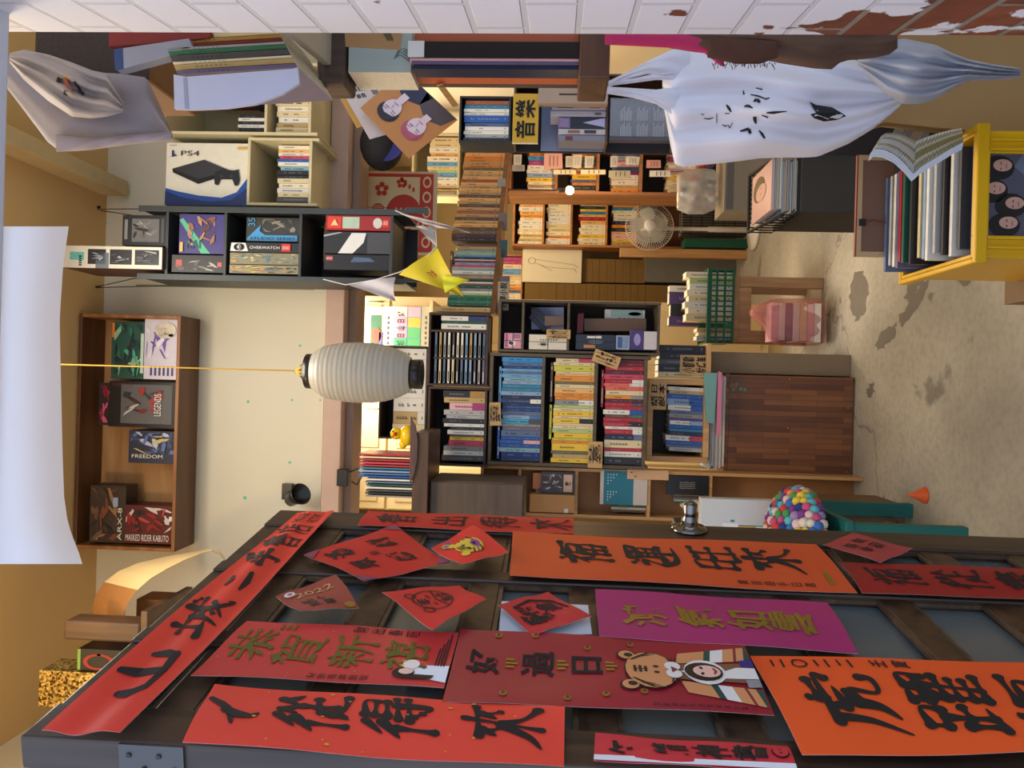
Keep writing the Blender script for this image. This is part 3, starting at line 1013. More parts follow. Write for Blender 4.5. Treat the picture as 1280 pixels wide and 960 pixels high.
stroke(L, [(.80, .82, .02), (.86, .5, .03), (.74, .16, .03), (.42, .10, .02)], p.at, INK)
p.done()
p = diamond('paper_diamond', 'faded pinkish red diamond with greyish writing at the far edge of the door', [(1100, 703), (1028, 680), (1066, 666), (1141, 685)], (176, 66, 64))
for ch, x, y, k in (('春', .30, .55, .3), ('順', .55, .58, 1.2), ('如', .30, .25, 2), ('意', .58, .28, 3.1)):
    put(p.mk('lettering'), ch, p.at, x, y, x+.22, y+.22, M((60, 30, 32), .7, var=0), True, k)
p.done()
p = Paper('paper_banner', 'dark red vertical banner with black characters below the faded diamond', [(1078, 741), (1050, 701), (1420, 716), (1480, 752)], (158, 28, 26), cat='banner')
for ch, y, k in (('福', .94, .2), ('從', .73, 1), ('書', .52, 2), ('香', .4, 3) if '香' in WORDS else ('散', .38, 3)):
    (brush_char if ch in BRUSH else put)(p.mk('lettering'), ch, p.at, .2, y-.17, .80, y, INK)
p.done()
# white card taped behind the lucky word, and bits of tape
b = MB()
c = [DP(623, 796, .003), DP(627, 752, .003), DP(735, 757, .003), DP(740, 793, .003)]
b.prism(c, DN*0.0008, M((196, 202, 212), .5, var=.06))
tag(b.build('paper_card'), 'white card on the door glass behind the lucky word diamond', 'card')
# ------------------------------------------------------------------ books
PAL = {'sky': ((58, 140, 196), 'sky blue'), 'stl': ((70, 112, 158), 'steel blue'), 'nvy': ((34, 50, 98), 'navy'), 'lbl': ((104, 158, 202), 'light blue'),
       'ptl': ((132, 170, 176), 'pale teal'), 'pbl': ((138, 162, 192), 'pale blue'), 'tlb': ((46, 118, 148), 'teal blue'), 'dnv': ((26, 34, 62), 'dark navy'),
       'blu': ((32, 82, 158), 'blue'), 'slt': ((92, 108, 138), 'slate blue'), 'cyn': ((60, 158, 186), 'cyan'), 'gry': ((140, 138, 132), 'grey'),
       'mot': ((104, 94, 122), 'mottled mauve'), 'dbl': ((22, 44, 120), 'deep blue'), 'crm': ((222, 202, 154), 'cream'), 'lim': ((202, 196, 62), 'lime yellow'),
       'por': ((230, 178, 104), 'pale orange'), 'org': ((222, 138, 42), 'orange'), 'olv': ((104, 98, 56), 'olive'), 'yel': ((232, 190, 44), 'yellow'),
       'pgr': ((178, 190, 120), 'pale green'), 'tan': ((190, 158, 100), 'tan'), 'dre': ((112, 24, 30), 'dark red'), 'red': ((172, 34, 40), 'red'),
       'mar': ((84, 22, 30), 'maroon'), 'crs': ((196, 66, 84), 'pinkish red'), 'cor': ((222, 104, 84), 'coral'), 'pnk': ((226, 172, 172), 'pink'),
       'whi': ((226, 220, 206), 'white'), 'brn': ((96, 62, 42), 'brown'), 'blk': ((28, 26, 28), 'black'), 'sil': ((176, 172, 166), 'silver grey'),
       'pur': ((84, 58, 118), 'purple'), 'dgy': ((74, 72, 72), 'dark grey'), 'grn': ((46, 116, 78), 'green'), 'dgn': ((26, 78, 58), 'dark green'),
       'ivy': ((236, 222, 190), 'ivory'), 'rst': ((158, 84, 40), 'rust brown'), 'gol': ((176, 132, 54), 'gold'), 'mgn': ((170, 50, 110), 'magenta')}
def colm(code, rough=0.45):
    return M(PAL[code][0], rough, var=0.06, scale=25)
def bar(code_bg):
    r, g, b_ = PAL[code_bg][0]
    return INK if r+g+b_ > 330 else M((222, 214, 196), 0.5, var=0)
def book(name, label, cat, group, x0, x1, z0, z1, Y, d, code, band=None, tilt=0.0, tall=True, pub=None, seed=0):
    # a standing book, its spine towards the room; tilt = sideways lean (m per m)
    r = random.Random(seed)
    b = MB()
    cv = colm(code)
    pg = PAGES
    t = min(0.0022, (x1-x0)*0.2)
    h = z1-z0
    sh = lambda x, y, z: (x+(z-z0)*tilt, y, z)
    def bx(xa, xb, ya, yb, za, zb, m):
        b.hexa([sh(xa, ya, za), sh(xb, ya, za), sh(xb, yb, za), sh(xa, yb, za), sh(xa, ya, zb), sh(xb, ya, zb), sh(xb, yb, zb), sh(xa, yb, zb)], m)
    bx(x0, x1, Y, Y+0.003, z0, z1, cv)                    # spine
    bx(x0, x0+t, Y+0.003, Y+d, z0, z1, cv)                # boards
    bx(x1-t, x1, Y+0.003, Y+d, z0, z1, cv)
    bx(x0+t, x1-t, Y+0.003, Y+d-0.004, z0+0.002, z1-0.003, pg)
    e = 0.0008
    at = lambda u, v: sh(x0+(x1-x0)*u, Y-e, z0+h*v)
    at2 = lambda u, v: sh(x0+(x1-x0)*u, Y-2*e, z0+h*v)
    cr = PAL[code][0]
    tn = .42 if sum(cr) > 330 else 0
    fg = M(tuple(int(v*.45) if tn else int(v*.45+210*.5) for v in cr), .5, var=0)
    if band:
        for v0, v1, c in band:
            patch(b, at, 0.0, v0, 1.0, v1, colm(c))
    if x1-x0 > 0.009:
        k0 = r.uniform(.78, .9)
        n = r.randint(4, 9)
        s = min(0.42*(x1-x0), 0.011)/h
        for k in range(n):
            v = k0-k*s*1.3
            if v-s < .2:
                break
            if r.random() < .8:
                patch(b, at2, .34+.05*r.random(), v-s, .52, v-s*.55, fg)
                patch(b, at2, .36, v-s*.4, .60+.05*r.random(), v, fg)
        patch(b, at2, .38, .07, .62, .10, fg)
        if r.random() < .4:
            patch(b, at2, .42, .28, .56, .38, fg)
    return tag(b.build(name), label, cat, group)
def row(rowname, toks, xa, xb, z0, h, Y, d, end='the fan side', kind='paperback', cat='book', group=None, hv=0.035, yv=0.012, tilt=0.0, seed=1, name='book', slack=0.0, cnt0=0):
    # toks listed from the right-hand end; each 'code:thickness[:lower band code]'
    r = random.Random(seed)
    it = []
    xa, xb, z0 = xa+.0012, xb-.0012, z0+.0006
    for t in toks.split():
        q = t.split(':')
        it.append((q[0], float(q[1]) if len(q) > 1 and q[1] else 2.0, q[2] if len(q) > 2 else None, float(q[3]) if len(q) > 3 else 1.0))
    tot = sum(i[1] for i in it)
    W = (xb-xa)*(1-slack)
    x = xb
    for k, (c, th, bc, hf) in enumerate(it):
        wd = W*th/tot
        hh = h*hf*(1-hv*r.random())
        lb = '%s %s%s, %s from %s of %s' % (PAL[c][1], kind, (' with %s foot' % PAL[bc][1]) if bc else '', ORD[k+cnt0], end, rowname)
        if len(lb.split()) > 16:
            lb = '%s %s, %s from %s of %s' % (PAL[c][1], kind, ORD[k+cnt0], end, rowname)
        book(name, lb, cat, group or kind+'s in '+rowname, x-wd+0.0006, x-0.0004, z0, z0+hh, Y+yv*r.random(), d*(1-.1*r.random()), c,
             band=[(0.0, r.uniform(.22, .42), bc)] if bc else None, tilt=tilt, seed=seed*100+k)
        x -= wd
    return x
def flat(name, label, cat, group, x0, x1, Y, d, z0, th, code, page=True, dx=0.0, seed=0):
    # a book or magazine lying flat, spine towards the room
    b = MB()
    cv = colm(code)
    t = min(0.0018, th*.22)
    b.box(x0+dx, x1+dx, Y, Y+d, z0, z0+t, cv)
    b.box(x0+dx, x1+dx, Y, Y+d, z0+th-t, z0+th, cv)
    if page == 'spine':
        b.box(x0+dx, x1+dx, Y, Y+0.003, z0+t, z0+th-t, cv)
        b.box(x0+dx+.002, x1+dx-.002, Y+.003, Y+d-.003, z0+t, z0+th-t, PAGES)
        r = random.Random(seed)
        at = lambda u, v: (x0+dx+(x1-x0)*u, Y-.0008, z0+th*v)
        u = r.uniform(.1, .2)
        for k in range(r.randint(4, 8)):
            patch(b, at, u, .3, u+.035, .72, bar(code))
            u += .05
        patch(b, at, .82, .32, .9, .68, bar(code))
    else:
        b.box(x0+dx+.001, x1+dx-.001, Y+.002, Y+d-.002, z0+t, z0+th-t, PAGES)
    return tag(b.build(name), label, cat, group)
def carcass(name, label, cat, px0, py0, px1, py1, Y, d, m, shelves=(), th=0.016, back=True, group=None, top=True, floor=False, backm=None, front_t=None, bev=0.0015):
    # open case seen from the front; shelves: photograph column of each shelf's upper face (the last one is the base)
    x0, x1, zb, zt = RX(px0, py0, px1, py1, Y)
    if floor:
        zb = 0.0
    pm = (py0+py1)/2
    root = thing(name, label, cat, ((x0+x1)/2, Y+d/2, zb), group)
    for a, c in ((x0, x0+th), (x1-th, x1)):
        b = MB()
        b.box(a, c, Y, Y+d, zb, zt, m)
        b.build('side_panel', root, bevel=bev)
    if top:
        b = MB()
        b.box(x0+th, x1-th, Y+.0005, Y+d, zt-th, zt, m)
        b.build('top_panel', root, bevel=bev)
    zs = []
    for s in shelves:
        z = P(s, pm, Y).z
        zs.append(z)
        b = MB()
        b.box(x0+th, x1-th, Y+.001, Y+d, z-th, z, m)
        b.build('shelf_board', root, bevel=bev)
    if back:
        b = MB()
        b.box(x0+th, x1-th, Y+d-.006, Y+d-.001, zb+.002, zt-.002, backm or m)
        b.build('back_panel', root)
    return root, x0+th, x1-th, zs, zt
def sign_card(label, px0, py0, px1, py1, Y, text, tilt=0.0, cols=1, name='sign_card', col=(196, 156, 104), arrow=False, group='hand lettered kraft cards'):
    # a small hand lettered card facing the room, text in columns from the right
    b = MB()
    x0, x1, z0, z1 = RX(px0, py0, px1, py1, Y)
    cx, cz = (x0+x1)/2, (z0+z1)/2
    ca, sa = math.cos(tilt), math.sin(tilt)
    rot = lambda x, y, z: (cx+(x-cx)*ca-(z-cz)*sa, y, cz+(x-cx)*sa+(z-cz)*ca)
    pts = [rot(x0, Y, z0), rot(x1, Y, z0), rot(x1, Y, z1), rot(x0, Y, z1)]
    b.prism(pts, (0, 0.0015, 0), M(col, .75, var=.08))
    at = lambda u, v: rot(x0+(x1-x0)*u, Y-.0008, z0+(z1-z0)*v)
    root = thing(name, label, 'sign', (cx, Y, z0), group)
    b.build('card', root)
    t = MB()
    per = math.ceil(len(text)/cols)
    for k, ch in enumerate(text):
        c, r = k//per, k % per
        w = .84/cols
        u1 = .92-c*w
        v1 = .94-r*.88/per
        put(t, ch, at, u1-w*.92, v1-.84/per, u1, v1, INK, True, k*.7)
    t.build('lettering', root)
    return root
DKW = WOOD((44, 28, 18), (70, 46, 30), 'z', .5, 7)
GBW = WOOD((72, 60, 46), (98, 82, 62), 'z', .55, 7)
PINE = WOOD((176, 128, 76), (206, 160, 104), 'z', .5, 5)
PINEX = WOOD((176, 128, 76), (206, 160, 104), 'x', .5, 5)

YB = 3.75
# wooden cabinet of glued strips at the bottom
def strips():
    m = bpy.data.materials.new('glued wood strips')
    m.use_nodes = True
    nt = m.node_tree
    bs = nt.nodes['Principled BSDF']
    bs.inputs['Roughness'].default_value = 0.45
    tc = nt.nodes.new('ShaderNodeTexCoord')
    mp = nt.nodes.new('ShaderNodeMapping')
    mp.inputs['Rotation'].default_value = (math.radians(90), 0, 0)
    sx = nt.nodes.new('ShaderNodeSeparateXYZ')
    cb = nt.nodes.new('ShaderNodeCombineXYZ')
    nt.links.new(tc.outputs['Object'], sx.inputs[0])
    nt.links.new(sx.outputs['Z'], cb.inputs['X'])
    nt.links.new(sx.outputs['X'], cb.inputs['Y'])
    br = nt.nodes.new('ShaderNodeTexBrick')
    for k, v in (('Scale', 1.0), ('Mortar Size', 0.0008), ('Brick Width', 0.26), ('Row Height', 0.027), ('Bias', 0.0)):
        br.inputs[k].default_value = v
    br.inputs['Color1'].default_value = lin((98, 56, 30))
    br.inputs['Color2'].default_value = lin((146, 90, 46))
    br.inputs['Mortar'].default_value = lin((70, 40, 22))
    nt.links.new(cb.outputs[0], br.inputs['Vector'])
    n = nt.nodes.new('ShaderNodeTexNoise')
    mp2 = nt.nodes.new('ShaderNodeMapping')
    mp2.inputs['Scale'].default_value = (60, 60, 4)
    nt.links.new(tc.outputs['Object'], mp2.inputs['Vector'])
    nt.links.new(mp2.outputs['Vector'], n.inputs['Vector'])
    n.inputs['Scale'].default_value = 1.0
    mx = nt.nodes.new('ShaderNodeMix')
    mx.data_type = 'RGBA'
    mx.blend_type = 'MULTIPLY'
    mx.inputs[0].default_value = 0.5
    nt.links.new(br.outputs['Color'], mx.inputs[6])
    nt.links.new(n.outputs['Fac'], mx.inputs[7])
    nt.links.new(mx.outputs[2], bs.inputs['Base Color'])
    return m
ST_W = strips()
YC = 3.95
cx0, cx1, _, cz1 = RX(905, 470, 1062, 598, YC)
root = thing('cabinet', 'low wooden cabinet of glued brown strips carrying the paper piles and pine crate', 'cabinet', ((cx0+cx1)/2, YC+.25, 0))
b = MB()
b.box(cx0, cx1, YC, YC+.02, 0.012, cz1-.02, ST_W)
b.build('front_panel', root, bevel=.002)
for a, c in ((cx0, cx0+.02), (cx1-.02, cx1)):
    b = MB()
    b.box(a, c, YC+.02, YC+.5, 0, cz1-.02, ST_W)
    b.build('side_panel', root)
b = MB()
b.box(cx0-.004, cx1+.004, YC-.004, YC+.5, cz1-.02, cz1, ST_W)
b.build('top_panel', root, bevel=.002)
b = MB()
for px, py in ((908, 474), (987, 474), (985, 535), (1060, 510), (907, 505), (908, 532), (1058, 590), (985, 592)):
    p = P(px, py, YC)
    b.lathe((p.x, YC, p.z), [(0.004, 0), (0.004, .0012), (0, .0014)], M((150, 120, 90), .4, .3), 8, (0, -1, 0))
b.build('screw_head', root)
s = MB()
for px, py in ((917, 487), (921, 480), (926, 486), (931, 487)):
    p = P(px, py, YC-.0006)
    disc(s, lambda u, v: (p.x+u, YC-.0006, p.z+v), 0, 0, .008, .008, M((70, 120, 120), .5, var=0), 10)
s.build('sticker', root)

# flat piles of magazines on the cabinet top
z = cz1
r = random.Random(5)
PX0, PX1, _, pz1 = RX(888, 472, 905, 590, YC-.02)
n = 12
th = (pz1-z)/n
for k, c in enumerate('whi pnk mot whi pur crm whi pnk slt whi mot pbl'.split()):
    flat('magazine', '%s magazine, %s from the bottom of the flat pile on the strip wood cabinet' % (PAL[c][1], ORD[k]), 'magazine', 'flat pile of magazines on the wooden cabinet',
         PX0+.02, PX1, YC-.02+.01*r.random(), .24, z, th, c, True, dx=r.uniform(-.012, .012))
    z += th
# pine crate standing on the pile
root, xa, xb, zs, zt = carcass('pine_crate', 'bare pine crate holding the blue and white paperbacks', 'crate', 809, 474, 886, 578, 3.90, .22, PINE, (880,), .028, backm=M((62, 54, 50), .8), bev=.003)
zbot = min(z, root.location.z)
tk = 'whi:2.5 tan:2.3 blu:3.2 pbl:4.2:blu whi:3.6:blu slt:2.2 gry:2.8 pur:1.8 whi:2.8:pbl blu:2.6 tlb:2 dnv:2.6 whi:3.6:crs blu:2.8 slt:1.6 sil:2.6'
row('the pine crate row', tk, xa+.010, xb-.012, zs[0], .185, 3.93, .15, group='paperbacks in the pine crate', seed=3, hv=.14, tilt=.03, slack=.03)
# main bookcase, three rows by spine colour
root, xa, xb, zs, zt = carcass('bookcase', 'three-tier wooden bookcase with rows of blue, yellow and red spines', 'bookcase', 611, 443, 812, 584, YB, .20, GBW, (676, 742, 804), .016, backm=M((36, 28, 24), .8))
BLUE = 'sky:5.5 stl:4.5 nvy:3.3 lbl:3 slt:3 lbl:4.2 ptl:4.2 pbl:3.3 tlb:4.6 tlb:3.4 pbl:5 dnv:3.8 nvy:5:whi dnv:3 blu:2.8 nvy:3.7 slt:4.5 pbl:4.2:stl cyn:5.5:dgy gry:3 mot:4.6 slt:7 blu:3.8 blu:4.2:pnk blu:4.6 ptl:5 dbl:6.6 nvy:3.8'
YEL = 'crm:4.2:crs crm:3.4 lim:6.3 crm:2.3 por:2.8 org:5.8 olv:3 crm:4 por:5.5 org:3.6 org:3.5 gry:5.6:whi pgr:3.3 crm:3.5 yel:5 crm:2.8 yel:5:blk crm:2.2 crm:3.6 pgr:4.5 yel:5.6 lim:2.5 org:3.3 yel:7.8 olv:3.6 tan:4.2 yel:5'
RED = 'dre:3 dre:4.4 red:4.7 mar:4 crs:5.8 red:4.2:whi cor:3.5:whi cor:4.6 crm:5.2 org:4.2:gry mar:4 red:4.4:dgy red:3.7 whi:5.3:blu brn:3.5:grn red:4.7 red:5:blk whi:3.1 red:5.8:whi dnv:6.2:slt crm:8.8 red:4.1 whi:6.2 blk:8.2'
for nm, tk, z, hh, sd in (('the blue row', BLUE, zs[0], .197, 21), ('the yellow row', YEL, zs[1], .200, 22), ('the red row', RED, zs[2], .190, 23)):
    row(nm, tk, xa+.002, xb-.002, z, hh, YB+.012, .15, group='paperbacks in '+nm, seed=sd, hv=.07)
# a few laid across the tops of the rows
for nm, px0, py0, px1, py1, c, wh in (('blue', 623, 458, 626, 508, 'lbl', 'nearer the fan side'), ('blue', 623, 530, 627, 574, 'blu', 'nearer the door side'), ('yellow', 684, 453, 687.5, 502, 'brn', 'nearer the fan side'),
                                      ('yellow', 683, 506, 686.5, 549, 'lim', 'nearer the door side'), ('red', 747.5, 462, 751, 509, 'red', 'at the fan side')):
    x0, x1, z0, z1 = RX(px0, py0, px1, py1, YB+.01)
    base = {'blue': zs[0]+.1975, 'yellow': zs[1]+.2005, 'red': zs[2]+.1905}[nm]
    flat('book', '%s paperback laid flat across the %s row, %s' % (PAL[c][1], nm, wh), 'book', None, x0, x1, YB+.03, .13, base, .011, c, 'spine', seed=px0)
# cube of mixed books above it
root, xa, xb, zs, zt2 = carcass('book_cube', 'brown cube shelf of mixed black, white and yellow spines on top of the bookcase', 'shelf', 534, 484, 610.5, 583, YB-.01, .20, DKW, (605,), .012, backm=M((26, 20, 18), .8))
MIX = 'blk:7.5:gol tan:6.2 pnk:8:mgn sil:5.8 sil:4 blk:5.5 whi:3.7 blk:3.7 whi:5 brn:2.4 yel:4.2 crs:6.6 gry:5.3 whi:5 dgy:6.3'
row('the brown cube', MIX, xa+.012, xb-.004, zs[0], .205, YB+.0, .15, group='mixed books in the brown cube', seed=31, hv=.22)
# tower of compact discs beside the cube
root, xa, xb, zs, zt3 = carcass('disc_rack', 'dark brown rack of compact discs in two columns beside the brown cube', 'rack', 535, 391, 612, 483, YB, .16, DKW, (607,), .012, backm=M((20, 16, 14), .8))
mid = P(575, 448, YB).x
b = MB()
b.box(mid-.003, mid+.003, YB+.004, YB+.15, zs[0], P(542, 430, YB).z, DKW)
b.build('divider', root)
pw = P(575, 414, YB).x
b = MB()
b.box(pw-.005, pw+.005, YB+.002, YB+.15, zs[0], zt3-.012, DKW)
b.build('divider', root)
cols = [(pw+.006-.0+0, None)]
cdz = [(543, 607)]
for ci, (xl, xr, side) in enumerate(((mid+.005, pw-.007, 'fan side column'), (xa+.002, mid-.005, 'door side column'))):
    z = zs[0]+.004
    H = (P(540, 440, YB).z-zs[0]-.006)/12
    for k in range(12):
        c = rnd.choice(['whi', 'gry', 'sil', 'slt', 'whi', 'dgy', 'crm', 'pbl', 'mot', 'tan'])
        b = MB()
        b.box(xl, xr, YB+.006, YB+.13, z, z+.0102, M((26, 24, 26), .25, var=0), {2: colm(c, .3)})
        patch(b, lambda u, v: (xl+(xr-xl)*u, YB+.0052, z+.0102*v), .08, .3, .5, .7, bar(c))
        tag(b.build('disc_case'), 'compact disc with %s edge, %s from top, %s of the dark rack' % (PAL[c][1], ORD[11-k], side), 'disc case', 'compact discs in the dark brown rack')
        z += H
# books in the disc rack bay
row('the disc rack bay', 'whi:2:nvy dgn:1.2 whi:2.4', pw+.008, xb-.002, zs[0], .225, YB+.006, .12, kind='slim book', seed=41, hv=.05, cat='book')
# white paperbacks on top of cube and rack
wx0, wx1, wz0, wz1 = RX(490, 437, 534, 545, YB+.01)
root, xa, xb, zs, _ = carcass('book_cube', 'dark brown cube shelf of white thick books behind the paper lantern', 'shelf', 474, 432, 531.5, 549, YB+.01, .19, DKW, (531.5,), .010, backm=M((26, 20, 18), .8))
row('the white cube row', 'whi:5 whi:5.2 whi:6.5 whi:6.3 whi:6.3 tan:5.8:whi crm:6', xa+.0, xb-.002, zs[0], .16, YB+.012, .15, kind='thick book', group='white books above the brown cube', seed=51, hv=.06)
# long shelf board and the warm lit comics behind the lantern
def long_row(rowname, toks, pyL, pyR, pxL, pxR, YL, YR, h, group, seed, kind='comic', end='the fan side'):
    r = random.Random(seed)
    it = [t.split(':') for t in toks.split()]
    tot = sum(float(t[1]) if len(t) > 1 else 2 for t in it)
    zb = P(pxL, pyL, YL).z
    u = 0.0
    for k, t in enumerate(it):
        w_ = (float(t[1]) if len(t) > 1 else 2)/tot
        um = 1-(u+w_/2)
        Y = YL+(YR-YL)*um
        xa = P(pxL, pyL, YL).x
        xb = P(pxR, pyR, YR).x
        x1 = xa+(xb-xa)*(1-u)
        x0 = xa+(xb-xa)*(1-u-w_)
        book('book', '%s %s, %s from %s of %s' % (PAL[t[0]][1], kind, ORD[k], end, rowname), 'book', group, x0+.0006, x1-.0004, zb, zb+h*(1-.06*r.random()), Y, .13, t[0], seed=seed*50+k)
        u += w_
    return zb
LONG1 = 'tan tan org tan org org por org org tan org olv por tan por rst por tan por tan brn por tan brn tan rst tan brn tan por brn olv mar blk'
LONG2 = 'brn:3 tan:3 gry:2.4 ptl:2.4 pgr:2.4 lbl:3 dnv:3 whi:1.6 dre:2.6 pbl:3 crs:2.4 sil:2.6 ptl:2 whi:4 gry:2.6 tan:2.4 dgy:2 blk:2 whi:2 rst:2 dgn:4 gry:3 whi:2.4 pgr:2.4 grn:3 dgn:3 grn:3 dgn:3'
zl = long_row('the orange comics shelf', LONG1, 302, 172, 620, 631, 4.15, 4.75, .245, 'warm lit comics on the long shelf', 61)
zl2 = long_row('the blue and green comics shelf', LONG2, 383, 306, 613.5, 618, 3.85, 4.15, .225, 'blue and green comics on the long shelf', 62)
a, c = P(613.5, 391, 3.83), P(618, 303, 4.15)
e = P(631, 165, 4.8)
b = MB()
wdm = WOOD((92, 58, 32), (128, 84, 48), 'x', .5, 6)
for p, q, zz in ((a, c, zl2), (c, e, zl)):
    pts = [(p.x, p.y-.015, zz-.028), (q.x, q.y-.015, zz-.028), (q.x, q.y+.2, zz-.028), (p.x, p.y+.2, zz-.028)]
    b.hexa([Vector(v) for v in pts]+[Vector(v)+Vector((0, 0, .0278)) for v in pts], wdm)
root = tag(b.build('long_shelf', bevel=.002), 'long brown shelf board carrying the orange and the blue green comics', 'shelf')
# upright grey book at the end of the long shelf
x0, x1, z0, z1 = RX(543, 384.5, 613, 390.2, 3.84)
book('book', 'tall grey book standing between the comics and the disc rack', 'book', None, x0, x1, zl2, z1, 3.82, .14, 'tan', seed=5)
# bundles lying sideways above the comics
for px0, py0, px1, py1, c, nm in ((556, 310, 560, 372, 'brn', 'brown comic laid along the top of the blue and green comics, lower one'),):
    x0, x1, z0, z1 = RX(px0, py0, px1, py1, 3.97)
    flat('book', nm, 'book', None, x0, x1, 4.05, .1, zl2+.2255, .012, c, 'spine')

# open unit to the right with string tied bundles facing the room
root, xa, xb, zs, zt = carcass('display_shelf', 'brown open shelf unit of string tied book bundles right of the colour sorted bookcase', 'shelf', 623, 376, 826, 442, YB+.02, .22, GBW, (652, 709, 822), .012, backm=M((50, 36, 26), .8))
def bundle(label, px0, py0, px1, py1, Y, d, col, sidecol, cat='bundle', art=None, string=True, zfloor=None, name='book_bundle', group=None):
    x0, x1, z0, z1 = RX(px0, py0, px1, py1, Y)
    if zfloor is not None:
        z1 += zfloor-z0
        z0 = zfloor
    root = thing(name, label, cat, ((x0+x1)/2, Y+d/2, z0), group)
    b = MB()
    n = 5
    for k in range(n):
        y0 = Y+d*k/n
        b.box(x0+.002*(k % 2), x1-.002*((k+1) % 2), y0+.0004, y0+d/n-.0004, z0, z1-.003*(k % 3), M(sidecol, .7, var=.1, scale=60), {2: M(col, .5, var=.08)})
    b.build('books', root)
    if art:
        t = MB()
        art(t, quad((x0, Y-.001, z1), (x1, Y-.001, z1), (x1, Y-.001, z0), (x0, Y-.001, z0)))
        t.build('cover_print', root)
    if string:
        t = MB()
        xm, zm = (x0+x1)/2, (z0+z1)/2
        for path in ([(xm, Y-.002, z0+.001), (xm, Y-.002, z1+.001), (xm, Y+d+.001, z1+.001)], [(x0-.001, Y+d, zm), (x0-.001, Y-.002, zm), (x1+.001, Y-.002, zm), (x1+.001, Y+d, zm)]):
            t.tube(path, .0013, M((60, 50, 44), .7, var=0), 5)
        t.build('string', root)
    return root
def art_pink(t, at):
    disc(t, at, .35, .55, .2, .24, M((236, 214, 210), .5, var=0))
    shape(t, lambda u, v: (Vector(at(u, v))+Vector((0, -.0006, 0))), [(.2, .55), (.3, .75), (.5, .7), (.42, .52), (.34, .44)], M((60, 36, 50), .5, var=0))
    for k in range(4):
        for j in range(5):
            patch(t, at, .66+.07*k, .08+.08*j, .70+.07*k, .13+.08*j, M((70, 40, 60), .5, var=0))
    patch(t, at, .05, .8, .95, .95, M((170, 90, 130), .5, var=0))
bundle('string tied bundle of pink picture covers, highest in the open unit', 630, 416, 651, 435.5, YB+.03, .1, (214, 150, 168), (190, 170, 150), art=art_pink, zfloor=.0008+zs[0])
def art_white(t, at):
    outline(t, at, .34, .62, .14, .14, .008, INK, n=4)
    disc(t, at, .34, .62, .07, .08, INK)
    for k in range(7):
        patch(t, at, .60, .25+.07*k, .66, .29+.07*k, INK)
        patch(t, at, .70, .20+.05*k, .73, .23+.05*k, INK)
bundle('string tied bundle with plain cream cover and small black emblem', 661, 418, 708, 437, YB+.03, .1, (220, 210, 188), (150, 140, 124), art=art_white, zfloor=.0008+zs[1])
def art_dark(t, at):
    patch(t, at, .10, .5, .3, .8, M((190, 120, 60), .5, var=.3, scale=80))
    disc(t, at, .5, .5, .12, .2, M((90, 100, 110), .5, var=.3, scale=80))
    patch(t, at, .74, .35, .92, .72, M((220, 214, 210), .5, var=0))
    patch(t, at, .88, .35, .92, .72, M((170, 40, 40), .5, var=0))
bundle('string tied bundle with dark blue cover and white barcode patch', 720, 418, 769, 437, YB+.03, .1, (34, 44, 60), (90, 110, 150), art=art_dark)
def art_lake(t, at):
    patch(t, at, .12, .55, .88, .88, M((60, 90, 140), .5, var=.3, scale=50))
    patch(t, at, .12, .12, .88, .5, M((120, 140, 170), .5, var=.3, scale=50))
x0, x1, z0, z1 = RX(771, 424, 787, 441, YB+.03)
bundle('slim grey blue booklet facing out beside the dark blue bundle', 770, 419, 787, 437, YB+.032, .06, (150, 160, 180), (200, 196, 190), cat='book', art=art_lake, string=False, name='booklet')
bundle('purple booklet facing out at the low end of the open unit', 788, 412, 805, 437, YB+.034, .06, (70, 52, 110), (200, 196, 190), cat='book', art=lambda t, at: disc(t, at, .5, .5, .3, .25, M((150, 140, 190), .5, var=.3, scale=60)), string=False, name='booklet')
bundle('thick pile of white loose paper under the purple booklet in the open unit', 806, 414, 822, 437, YB+.03, .09, (206, 196, 196), (200, 190, 190), cat='paper pile', string=False, zfloor=.0008+zs[2], name='paper_pile')
# blue grey folders leaning above, behind the cards
def leaning(label, pix, Y, d, col, cat='book', name='book', group=None, art=None):
    b = MB()
    b.pprism(pix, Y, d, M(col, .5, var=.08))
    return tag(b.build(name, bevel=.0015), label, cat, group)
leaning('dark book leaning in front of the blue folder in the open unit', [(666, 383), (692, 402), (689, 408), (663, 389)], YB+.1, .02, (44, 40, 40))
leaning('charcoal book leaning lower beside the other dark one', [(664, 392), (684, 411), (680, 415), (661, 397)], YB+.125, .02, (58, 52, 50))
leaning('pale blue folder with a deep blue top band standing in the open unit', [(664, 384), (705, 384), (705, 412), (664, 412)], YB+.15, .02, (128, 140, 172), cat='folder', name='folder')
leaning('red bound book standing on end near the white magazines', [(722, 392), (730, 391), (729, 416), (721, 417)], YB+.1, .03, (110, 24, 28))
def art_mag(t, at):
    patch(t, at, .30, .05, .95, .85, M((150, 180, 176), .5, var=.1))
    disc(t, at, .6, .25, .18, .16, M((70, 80, 90), .5, var=.3, scale=90))
    for k in range(4):
        patch(t, at, .06, .6-.12*k, .2, .66-.12*k, INK)
bundle('white magazine with pale teal picture, standing at the back of the open unit', 756, 387, 806, 400, YB+.16, .02, (216, 216, 210), (220, 216, 206), cat='magazine', art=art_mag, string=False, name='magazine')
leaning('brown cardboard strip behind the dark blue bundle', [(730, 398), (808, 398), (808, 414), (730, 414)], YB+.12, .03, (104, 74, 52), cat='carton', name='carton')
leaning('brown cardboard strip with torn edge behind the cream bundle', [(681, 395), (705, 395), (705, 407), (681, 407)], YB+.07, .01, (112, 86, 70), cat='carton', name='carton')
sign_card('kraft card with four brushed characters above the cream bundle', 683, 412, 713, 423.5, YB+.008, '散文小說', cols=4)
sign_card('tilted kraft card with an arrow, hung on the corner of the red row', 741, 441, 775, 457, YB-.012, '文學↓', tilt=-.32, cols=3)
